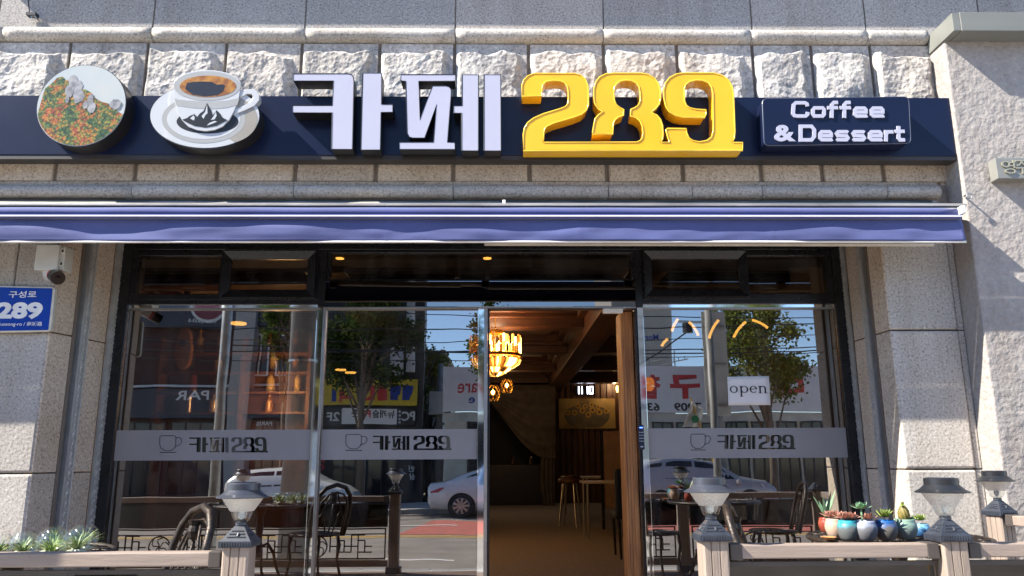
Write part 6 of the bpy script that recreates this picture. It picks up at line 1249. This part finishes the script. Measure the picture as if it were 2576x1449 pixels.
xf = Matrix.Translation((x, y - 0.06, 0)) @ Matrix.Rotation(-0.05, 4, 'Z') @ Matrix.Translation((-x, -y + 0.06, 0)); pn_ = MB().box(p0.x, p1.x, y - 0.075, y - 0.07, za, zc_, xf).build('sign_plate', 'sign_back', t, bevel=0.002)
for fz in (0.10, 0.49, 0.86): z = za + (zc_ - za) * fz; MB().box(p0.x + 0.03, p1.x - 0.03, y - 0.069, y - 0.047, z - 0.013, z + 0.013, xf).build('stiffener', 'steel', pn_)
mat('cable_black', (0.012, 0.012, 0.013), rough=0.6)
def cable(pa, pb_, sag, r, lb):
    pa, pb_ = Vector(pa), Vector(pb_); o = MB().tube([pa.lerp(pb_, k / 24) - Vector((0, 0, sag * 4 * (k / 24) * (1 - k / 24))) for k in range(25)], r, 6).build('overhead_cable', 'cable_black'); tag(o, lb, 'cable', 'overhead cables over the far pavement')
YC = -19.3
for i, (pya, pyb, sg, r) in enumerate(((784, 792, 0.1, 0.016), (812, 806, 0.25, 0.02), (838, 832, 0.3, 0.014), (858, 866, 0.35, 0.022), (892, 884, 0.2, 0.014), (876, 872, 0.1, 0.02))):
    a, c = M(1060, pya, YC), M(1760, pyb, YC); d = (c - a); cable(a - d * 1.2, c + d * 0.9, sg, r, ['highest thin cable mirrored across the sky', 'second highest cable mirrored across the sky', 'third cable down mirrored across the sky', 'thick fourth cable mirrored across the sky', 'thin fifth cable mirrored across the sky', 'lowest sagging cable mirrored above the billboard'][i])
a, c = M(1560, 945, -19.5), M(1725, 838, -19.0); cable(a, c, 0.05, 0.025, 'diagonal cable rising to the transformer in the right window')
a, c = M(1066, 905, -22.0), M(1120, 880, -22.0); cable(M(1064, 1000, -23.0), c, -0.5, 0.03, 'bundled cable looping off the black building')
t, x, y = pole(1806, 27.0, 0.14, 0.11, 9.0, 'concrete_grey', 'far concrete pole carrying a drum transformer, mirrored behind the traffic sign'); p = M(1690, 822, y + 0.3); MB().lathe([(0.0, -0.16), (0.18, -0.16), (0.18, 0.15), (0.12, 0.19), (0.0, 0.19)], (M(1730, 820, y).x, y, p.z), 18, caps=False).build('transformer', 'sign_black', t); MB().box(x - 1.25, x + 0.9, y - 0.04, y + 0.04, p.z + 0.19, p.z + 0.27).build('cross_arm', 'steel', t)
for px in (1636, 1701):                                       # rooftop aerials
    p = M(px, 925, -26); t = empty('rooftop_aerial', (p.x, -26, p.z), 'thin rooftop aerial on the billboard roof, ' + ('left' if px < 1690 else 'right') + ' of the pair', 'aerial', 'rooftop aerials'); h = M(px, 880, -26).z - p.z
    MB().tube([(0, 0, -0.6), (0, 0, h)], 0.03, 6).build('mast', 'steel', t, local=True); MB().tube([(-0.6, 0, h * 0.15), (0.5, 0, h * 0.5)], 0.025, 6).build('boom', 'steel', t, local=True)
    for k in range(5): u = -0.5 + k * 0.22; MB().tube([(u, 0, h * (0.17 + 0.066 * k * 1.0)), (u, 0, h * (0.40 + 0.066 * k))], 0.015, 5).build('element', 'steel', t, local=True)
# flag on a leaning staff
mat('flag_white', (0.62, 0.62, 0.60), (0.52, 0.52, 0.50), scale=8, rough=0.9); mat('flag_green', (0.03, 0.22, 0.10), rough=0.9); mat('pole_yellow', (0.65, 0.36, 0.03), rough=0.5)
Yg = -4.3; t = empty('street_flag', (M(1760, 1075, Yg).x, Yg, 0.14), 'white flag with green emblem on a leaning staff, mirrored beside the traffic sign', 'flag')
q = [M(1740, 1008, Yg), M(1770, 1030, Yg), M(1765, 1074, Yg), M(1718, 1074, Yg)]
def ff(u, v): p = q[0].lerp(q[1], u).lerp(q[3].lerp(q[2], u), v); return (p.x, Yg + 0.02 * math.sin(u * 9 + v * 4), p.z)
MB().grid(ff, 12, 12).build('cloth', 'flag_white', t, smooth=True)
c_ = M(1748, 1053, Yg); MB().lathe([(0.05, 0), (0.05, 0.002)], (c_.x, Yg + 0.024, c_.z), 18, axis='y').build('emblem', 'flag_green', t)
MB().tube([M(1738, 1000, Yg), M(1800, 1180, Yg), (M(1800, 1180, Yg).x + 0.2, Yg, 0.14)], 0.010, 6).build('staff', 'pole_yellow', t)

# ================================================================== PARKED CARS
def paint(name, c, rough=0.25): mat(name, c, tuple(x * 0.96 for x in c), rough=rough, coat=0.6, metal=0.1)
paint('paint_white', (0.60, 0.60, 0.62)); paint('paint_silver', (0.30, 0.30, 0.31)); paint('paint_ivory', (0.62, 0.62, 0.60)); mat('car_glass', (0.010, 0.012, 0.016), rough=0.04); mat('tyre', (0.018, 0.018, 0.019), rough=0.85); mat('alloy', (0.42, 0.42, 0.43), rough=0.3, metal=0.8); mat('tail_red', (0.45, 0.015, 0.02), rough=0.12, coat=0.5); mat('head_clear', (0.55, 0.56, 0.55), rough=0.1, coat=0.5); mat('arch_black', (0.008, 0.008, 0.009), rough=0.8)
def car(name, lb, loc, L, W, stations, wins, wheels, m, tail, head, wr=0.335, roofrails=False):
    t = empty(name, loc, lb, 'car', 'cars parked along the far kerb'); hw = W / 2
    def lerp_st(x):
        for s0, s1 in zip(stations[:-1], stations[1:]):
            if s0[0] <= x <= s1[0]: f_ = (x - s0[0]) / (s1[0] - s0[0]); return [a + (c - a) * f_ for a, c in zip(s0, s1)]
        return list(stations[-1] if x > stations[-1][0] else stations[0])
    xs_ = sorted(set([s[0] for s in stations] + [stations[0][0] + (stations[-1][0] - stations[0][0]) * k / 40 for k in range(41)])); rows = []
    for x in xs_:
        _, zb, zs, zt_, ws, wt = lerp_st(x); half = [(ws * 0.80, zb), (ws * 0.95, zb + 0.07), (ws * 1.0, zb + (zs - zb) * 0.45), (ws * 0.995, zb + (zs - zb) * 0.72), (ws * 0.965, zs), (wt + (ws * 0.955 - wt) * 0.5, zs + (zt_ - zs) * 0.52), (wt, zs + (zt_ - zs) * 0.94), (wt * 0.82, zt_), (0, zt_ + 0.015)]
        rows.append([(x, hw * y_, z_) for y_, z_ in half] + [(x, -hw * y_, z_) for y_, z_ in half[-2::-1]])
    b = MB(); n_ = len(rows[0]); vs = [p for r in rows for p in r]; fs = [(i * n_ + k, i * n_ + k + 1, (i + 1) * n_ + k + 1, (i + 1) * n_ + k) for i in range(len(rows) - 1) for k in range(n_ - 1)] + [tuple(range(n_)), tuple(range((len(rows)) * n_ - 1, (len(rows) - 1) * n_ - 1, -1))] + [((i + 1) * n_, (i + 1) * n_ + n_ - 1, i * n_ + n_ - 1, i * n_) for i in range(len(rows) - 1)]
    b.add(vs, fs); body = b.build('body', m, t, local=True, smooth=True, fix=True)
    def side_y(x, z):
        _, zb, zs, zt_, ws, wt = lerp_st(x)
        if z <= zs: return hw * (ws if z < zb + (zs - zb) * 0.72 else ws * (0.995 - 0.03 * (z - zb - (zs - zb) * 0.72) / ((zs - zb) * 0.28)))
        f_ = (z - zs) / max(0.01, zt_ - zs); return hw * (ws * 0.955 + (wt - ws * 0.955) * min(1, f_ / 0.94))
    for sg in (-1, 1):
        for pl_ in wins:                                    # side glass, strips following the body
            n2 = 10; lo_, hi_ = pl_; b = MB()
            def fw(u, v):
                def ev(c): 
                    s = u * (len(c) - 1); i = min(int(s), len(c) - 2); f_ = s - i; return (c[i][0] + (c[i + 1][0] - c[i][0]) * f_, c[i][1] + (c[i + 1][1] - c[i][1]) * f_)
                a_, c_ = ev(lo_), ev(hi_); x = a_[0] + (c_[0] - a_[0]) * v; z = a_[1] + (c_[1] - a_[1]) * v; return (x, sg * (side_y(x, z) + 0.010), z)
            b.grid(fw, 14, 6); b.build('side_window', 'car_glass', t, local=True, smooth=True)
        for pl_, mm, nm in ((tail, 'tail_red', 'tail_light'), (head, 'head_clear', 'headlight')):
            b = MB(); b.face([(x, sg * (side_y(x, z) + 0.014), z) for x, z in pl_]); b.build(nm, mm, t, local=True)
        for wx in wheels:
            MB().prism([(wx + (wr + 0.06) * math.cos(a), sg * (hw * 0.70), max(0.10, wr + (wr + 0.06) * math.sin(a))) for a in [k * math.pi / 14 for k in range(28)]], (0, sg * (hw * 0.305), 0)).build('wheel_arch', 'arch_black', t, local=True)
            wo = MB().lathe([(wr * 0.62, 0), (wr * 0.97, 0.0), (wr, 0.03), (wr, 0.18), (wr * 0.97, 0.21), (wr * 0.62, 0.21)], (wx, (hw * 1.015 - 0.21) if sg > 0 else -hw * 1.015, wr), 32, axis='y').build('wheel', 'tyre', t, local=True); yo = sg * (hw * 1.015 + 0.004); b = MB()
            for k in range(9):
                a = k * 2 * math.pi / 9; b.prism([(wx + r_ * math.cos(a + d_), yo, wr + r_ * math.sin(a + d_)) for r_, d_ in ((0.05, -0.5), (wr * 0.68, -0.16), (wr * 0.68, 0.16), (0.05, 0.5))], (0, sg * 0.012, 0))
            b.lathe([(wr * 0.70, 0), (wr * 0.66, 0.012)], (wx, yo, wr), 32, axis='y', caps=False); b.lathe([(0.05, 0), (0.05, 0.02)], (wx, yo, wr), 14, axis='y'); b.build('rim', 'alloy', wo, local=True)
        MB().box(L * 0.30, L * 0.30 + 0.16, sg * hw * 0.985 - 0.012, sg * hw * 0.985 + 0.02, 0.80, 0.825).build('door_handle', 'alloy', t, local=True); MB().box(L * 0.55, L * 0.55 + 0.16, sg * hw * 0.985 - 0.012, sg * hw * 0.985 + 0.02, 0.80, 0.825).build('door_handle', 'alloy', t, local=True)
        b = MB().box(L * 0.70, L * 0.70 + 0.11, min(sg * hw * 0.95, sg * hw * 1.14), max(sg * hw * 0.95, sg * hw * 1.14), 0.93, 1.06).build('side_mirror', m, t, local=True, bevel=0.03)
        if roofrails: MB().tube([(L * 0.22, sg * hw * 0.62, stations[4][3] + 0.0), (L * 0.26, sg * hw * 0.62, stations[4][3] + 0.06), (L * 0.55, sg * hw * 0.62, stations[4][3] + 0.06), (L * 0.60, sg * hw * 0.62, stations[4][3] - 0.0)], 0.015, 6).build('roof_rail', 'alloy', t, local=True)
    b = MB(); x0, x1, z0, z1 = wins[0][0][-1][0], wins[0][1][-1][0], 0, 0
    MB().box(0.005, 0.02, -0.26, 0.26, 0.52, 0.64).build('number_plate', 'sign_white', t, local=True)
    return t
sed = [(0.0, 0.42, 0.78, 0.86, 0.80, 0.70), (0.10, 0.26, 0.86, 1.00, 0.93, 0.80), (0.55, 0.20, 0.93, 1.06, 0.99, 0.82), (1.0, 0.19, 0.94, 1.22, 1.0, 0.72), (1.75, 0.19, 0.93, 1.43, 1.0, 0.66), (2.5, 0.19, 0.91, 1.44, 1.0, 0.66), (3.05, 0.19, 0.90, 1.27, 1.0, 0.68), (3.55, 0.19, 0.88, 1.00, 0.99, 0.80), (4.4, 0.20, 0.78, 0.86, 0.95, 0.76), (4.75, 0.24, 0.64, 0.72, 0.84, 0.66), (4.85, 0.36, 0.55, 0.60, 0.72, 0.56)]
sw = [([(0.98, 1.03), (1.5, 0.965), (2.2, 0.95)], [(1.25, 1.20), (1.65, 1.34), (2.2, 1.37)]), ([(2.28, 0.95), (2.8, 0.945), (3.42, 0.95)], [(2.28, 1.37), (2.6, 1.36), (2.98, 1.22)])]
x0 = M(1073, 1250, -17.9).x
car('white_sedan', 'white sedan with red tail light mirrored beside the doorway', (x0, -18.8, 0.0), 4.85, 1.85, sed, sw, (1.02, 3.86), 'paint_white', [(0.06, 0.83), (0.50, 0.90), (0.52, 0.88), (0.34, 0.74), (0.10, 0.70)], [(4.25, 0.72), (4.66, 0.66), (4.62, 0.56), (4.30, 0.62)])
hat = [(0.0, 0.42, 0.86, 0.98, 0.82, 0.70), (0.10, 0.24, 0.90, 1.10, 0.95, 0.76), (0.45, 0.20, 0.92, 1.38, 1.0, 0.68), (1.1, 0.19, 0.92, 1.45, 1.0, 0.66), (1.8, 0.19, 0.91, 1.46, 1.0, 0.66), (2.4, 0.19, 0.90, 1.36, 1.0, 0.66), (2.9, 0.19, 0.89, 1.05, 0.99, 0.78), (3.5, 0.20, 0.80, 0.88, 0.95, 0.76), (3.78, 0.26, 0.66, 0.72, 0.84, 0.62), (3.85, 0.36, 0.56, 0.60, 0.74, 0.56)]
hwn = [([(0.55, 1.0), (1.0, 0.96), (1.45, 0.95)], [(0.70, 1.30), (1.0, 1.36), (1.45, 1.38)]), ([(1.52, 0.95), (2.1, 0.94), (2.75, 0.95)], [(1.52, 1.38), (1.95, 1.37), (2.36, 1.28)])]
x0 = M(548, 1250, -17.9).x
car('ivory_hatchback', 'ivory hatchback parked left of the white sedan, mirrored behind the left lamp', (x0, -19.0, 0.0), 3.85, 1.72, hat, hwn, (0.72, 3.05), 'paint_ivory', [(0.05, 0.88), (0.22, 1.02), (0.30, 0.86), (0.12, 0.68)], [(3.25, 0.80), (3.66, 0.72), (3.60, 0.60), (3.34, 0.66)], wr=0.31)
suv = [(0.0, 0.50, 0.98, 1.10, 0.84, 0.72), (0.08, 0.32, 1.02, 1.30, 0.95, 0.72), (0.40, 0.26, 1.04, 1.60, 1.0, 0.68), (1.0, 0.25, 1.04, 1.67, 1.0, 0.68), (1.9, 0.25, 1.03, 1.68, 1.0, 0.68), (2.6, 0.25, 1.02, 1.56, 1.0, 0.67), (3.2, 0.25, 1.01, 1.16, 1.0, 0.78), (4.0, 0.26, 0.94, 1.02, 0.97, 0.80), (4.30, 0.32, 0.78, 0.84, 0.86, 0.68), (4.38, 0.44, 0.66, 0.72, 0.76, 0.58)]
svw = [([(0.32, 1.12), (0.6, 1.10), (0.85, 1.09)], [(0.50, 1.48), (0.7, 1.53), (0.98, 1.55)]), ([(0.98, 1.09), (1.4, 1.08), (1.85, 1.07)], [(1.10, 1.55), (1.4, 1.59), (1.85, 1.60)]), ([(1.93, 1.07), (2.5, 1.06), (3.05, 1.07)], [(1.93, 1.60), (2.25, 1.57), (2.60, 1.44)])]
x0 = M(1590, 1250, -17.9).x
car('silver_suv', 'silver sport utility car with roof rails mirrored in the right window', (x0, -18.8, 0.0), 4.38, 1.84, suv, svw, (0.86, 3.46), 'paint_silver', [(0.04, 1.0), (0.16, 1.18), (0.22, 1.0), (0.10, 0.82)], [(3.82, 0.94), (4.22, 0.84), (4.18, 0.70), (3.90, 0.78)], wr=0.36, roofrails=True)
van = [(0.0, 0.40, 1.0, 1.60, 0.90, 0.80), (0.10, 0.28, 1.05, 1.92, 0.97, 0.80), (0.6, 0.25, 1.06, 1.96, 1.0, 0.80), (2.0, 0.25, 1.06, 1.97, 1.0, 0.80), (3.2, 0.25, 1.06, 1.95, 1.0, 0.80), (3.8, 0.25, 1.05, 1.75, 1.0, 0.76), (4.4, 0.26, 1.02, 1.22, 0.98, 0.76), (4.9, 0.30, 0.92, 1.0, 0.90, 0.74), (5.0, 0.42, 0.7, 0.76, 0.80, 0.6)]
vw = [([(0.5, 1.15), (1.1, 1.14), (1.7, 1.14)], [(0.6, 1.72), (1.1, 1.74), (1.7, 1.74)]), ([(2.9, 1.14), (3.4, 1.13), (4.1, 1.12)], [(2.9, 1.74), (3.3, 1.72), (3.72, 1.60)])]
x0 = M(548, 1250, -17.9).x
car('white_van', 'white van parked behind the hatchback at the far left of the reflections', (x0 - 9.2, -18.9, 0.0), 5.0, 1.9, van, vw, (0.95, 4.05), 'paint_white', [(0.02, 1.0), (0.12, 1.3), (0.18, 1.1), (0.08, 0.85)], [(4.5, 0.95), (4.84, 0.88), (4.8, 0.74), (4.56, 0.8)], wr=0.33)

# ================================================================== PHOTOGRAPHER
mat('shirt_blue', (0.10, 0.20, 0.42), (0.07, 0.15, 0.34), scale=6, rough=0.85, bump=0.2, bscale=20); mat('skin', (0.52, 0.31, 0.22), (0.48, 0.28, 0.20), scale=20, rough=0.55); mat('trousers', (0.05, 0.055, 0.075), rough=0.9); mat('hair_black', (0.015, 0.013, 0.012), rough=0.5); mat('phone_black', (0.01, 0.01, 0.012), rough=0.15)
PX, PY, PZ = 0.02, -5.93, 0.14
per = empty('person', (PX, PY, PZ), 'person in a blue shirt holding up a phone, mirrored in the chrome door stile', 'person')
def skinned(name, m, verts, edges, radii, root=0, sub=2):
    me = bpy.data.meshes.new(name); me.from_pydata(verts, edges, []); me.materials.append(MATS[m]); o = bpy.data.objects.new(name, me); COL.objects.link(o); ALLO.append(o); o.parent = per
    sk = o.modifiers.new('skin', 'SKIN'); sk.use_smooth_shade = True
    for i, r in enumerate(radii):
        d = me.skin_vertices[0].data[i]; d.radius = r if isinstance(r, tuple) else (r, r); d.use_root = (i == root)
    s = o.modifiers.new('sub', 'SUBSURF'); s.levels = sub; s.render_levels = sub; return o
H_ = (-0.155, 0.36, 1.545); G_ = (0.155, 0.36, 1.545)
V = [(0, 0, 0.90), (0, 0.0, 1.10), (0, 0.0, 1.30), (0, 0.0, 1.43), (-0.17, 0.0, 1.40), (0.17, 0.0, 1.40), (-0.30, 0.10, 1.20), (0.30, 0.10, 1.20), (-0.24, 0.26, 1.40), (0.24, 0.26, 1.40), (-0.10, 0, 0.84), (0.10, 0, 0.84), (-0.11, 0.02, 0.47), (0.11, 0.02, 0.47), (-0.12, -0.03, 0.08), (0.12, -0.03, 0.08), (-0.13, 0.12, 0.03), (0.13, 0.12, 0.03), (0, 0.01, 1.50), H_, G_]
E_ = [(0, 1), (1, 2), (2, 3), (3, 4), (3, 5), (4, 6), (5, 7), (6, 8), (7, 9), (0, 10), (0, 11), (10, 12), (11, 13), (12, 14), (13, 15), (14, 16), (15, 17), (3, 18), (8, 19), (9, 20)]
Rr = [(0.16, 0.12), (0.15, 0.11), (0.17, 0.12), (0.10, 0.09), 0.075, 0.075, 0.052, 0.052, 0.040, 0.040, 0.095, 0.095, 0.065, 0.065, 0.048, 0.048, 0.038, 0.038, 0.055, 0.032, 0.032]
skinned('body', 'shirt_blue', V, E_, Rr)
leg = skinned('trousers', 'trousers', [(0, 0, 0.93), (-0.10, 0, 0.84), (0.10, 0, 0.84), (-0.11, 0.02, 0.47), (0.11, 0.02, 0.47), (-0.12, -0.03, 0.09), (0.12, -0.03, 0.09)], [(0, 1), (0, 2), (1, 3), (2, 4), (3, 5), (4, 6)], [(0.165, 0.125), 0.105, 0.105, 0.078, 0.078, 0.062, 0.062])
for sg in (-1, 1): MB().box(sg * 0.125 - 0.05, sg * 0.125 + 0.05, -0.09, 0.19, 0.0, 0.085).build('shoe', 'hair_black', per, local=True, bevel=0.03)
hd = MB().grid(lambda u, v: (0.078 * math.sin(math.pi * v) ** 0.8 * math.cos(6.2832 * u), 0.03 + 0.098 * math.sin(math.pi * v) ** 0.75 * math.sin(6.2832 * u) - 0.012 * (v < 0.3), 1.50 + 0.235 * (v) - 0.005), 28, 20, closed_u=True).build('head', 'skin', per, local=True, smooth=True)
MB().tube([(0, 0.122, 1.635), (0, 0.148, 1.592), (0, 0.125, 1.585)], [0.009, 0.016, 0.010], 8).build('nose', 'skin', hd, local=True, smooth=True); MB().tube([(-0.025, 0.121, 1.555), (0, 0.129, 1.557), (0.025, 0.121, 1.555)], 0.005, 6).build('mouth', 'sign_red', hd, local=True)
for sg in (-1, 1): MB().lathe([(0.0, -0.009), (0.011, 0), (0.0, 0.009)], (sg * 0.032, 0.118, 1.627), 10, caps=False).build('eye', 'sign_black', hd, local=True); MB().lathe([(0.006, -0.03), (0.016, 0), (0.006, 0.03)], (sg * 0.079, 0.025, 1.61), 8).build('ear', 'skin', hd, local=True)
MB().grid(lambda u, v: (0.086 * math.sin(math.pi * (0.52 + 0.48 * v)) ** 0.7 * math.cos(6.2832 * u), 0.018 + 0.104 * math.sin(math.pi * (0.52 + 0.48 * v)) ** 0.7 * math.sin(6.2832 * u), 1.645 + 0.10 * v - (0.10 * (1 - v) if math.sin(6.2832 * u) < 0.2 else 0)), 28, 12, closed_u=True).build('hair', 'hair_black', per, local=True, smooth=True)
for sg in (-1, 1):                                            # hands gripping the phone: palm, four fingers, thumb
    hx = sg * 0.135; vv = [(sg * 0.155, 0.345, 1.535), (sg * 0.142, 0.385, 1.555)]; ee = [(0, 1)]; rr_ = [0.026, 0.034]
    for k in range(4):
        i0 = len(vv); z = 1.60 - 0.021 * k; ln = (0.9, 1.0, 0.95, 0.78)[k]
        vv += [(sg * 0.120, 0.415, z - 0.008), (sg * (0.120 - 0.026 * ln), 0.432, z), (sg * (0.120 - 0.050 * ln), 0.436, z + 0.003)]; ee += [(1, i0), (i0, i0 + 1), (i0 + 1, i0 + 2)]; rr_ += [0.0095, 0.0085, 0.007]
    i0 = len(vv); vv += [(sg * 0.115, 0.372, 1.555), (sg * 0.088, 0.385, 1.575)]; ee += [(1, i0), (i0, i0 + 1)]; rr_ += [0.0105, 0.008]
    skinned('hand', 'skin', vv, ee, rr_, root=0)
ph = MB().box(-0.098, 0.098, 0.402, 0.411, 1.522, 1.602).build('phone', 'phone_black', bevel=0.006, local=True); ph.location = (PX, PY, PZ); tag(ph, 'black phone held sideways in the hands of the photographer', 'phone')
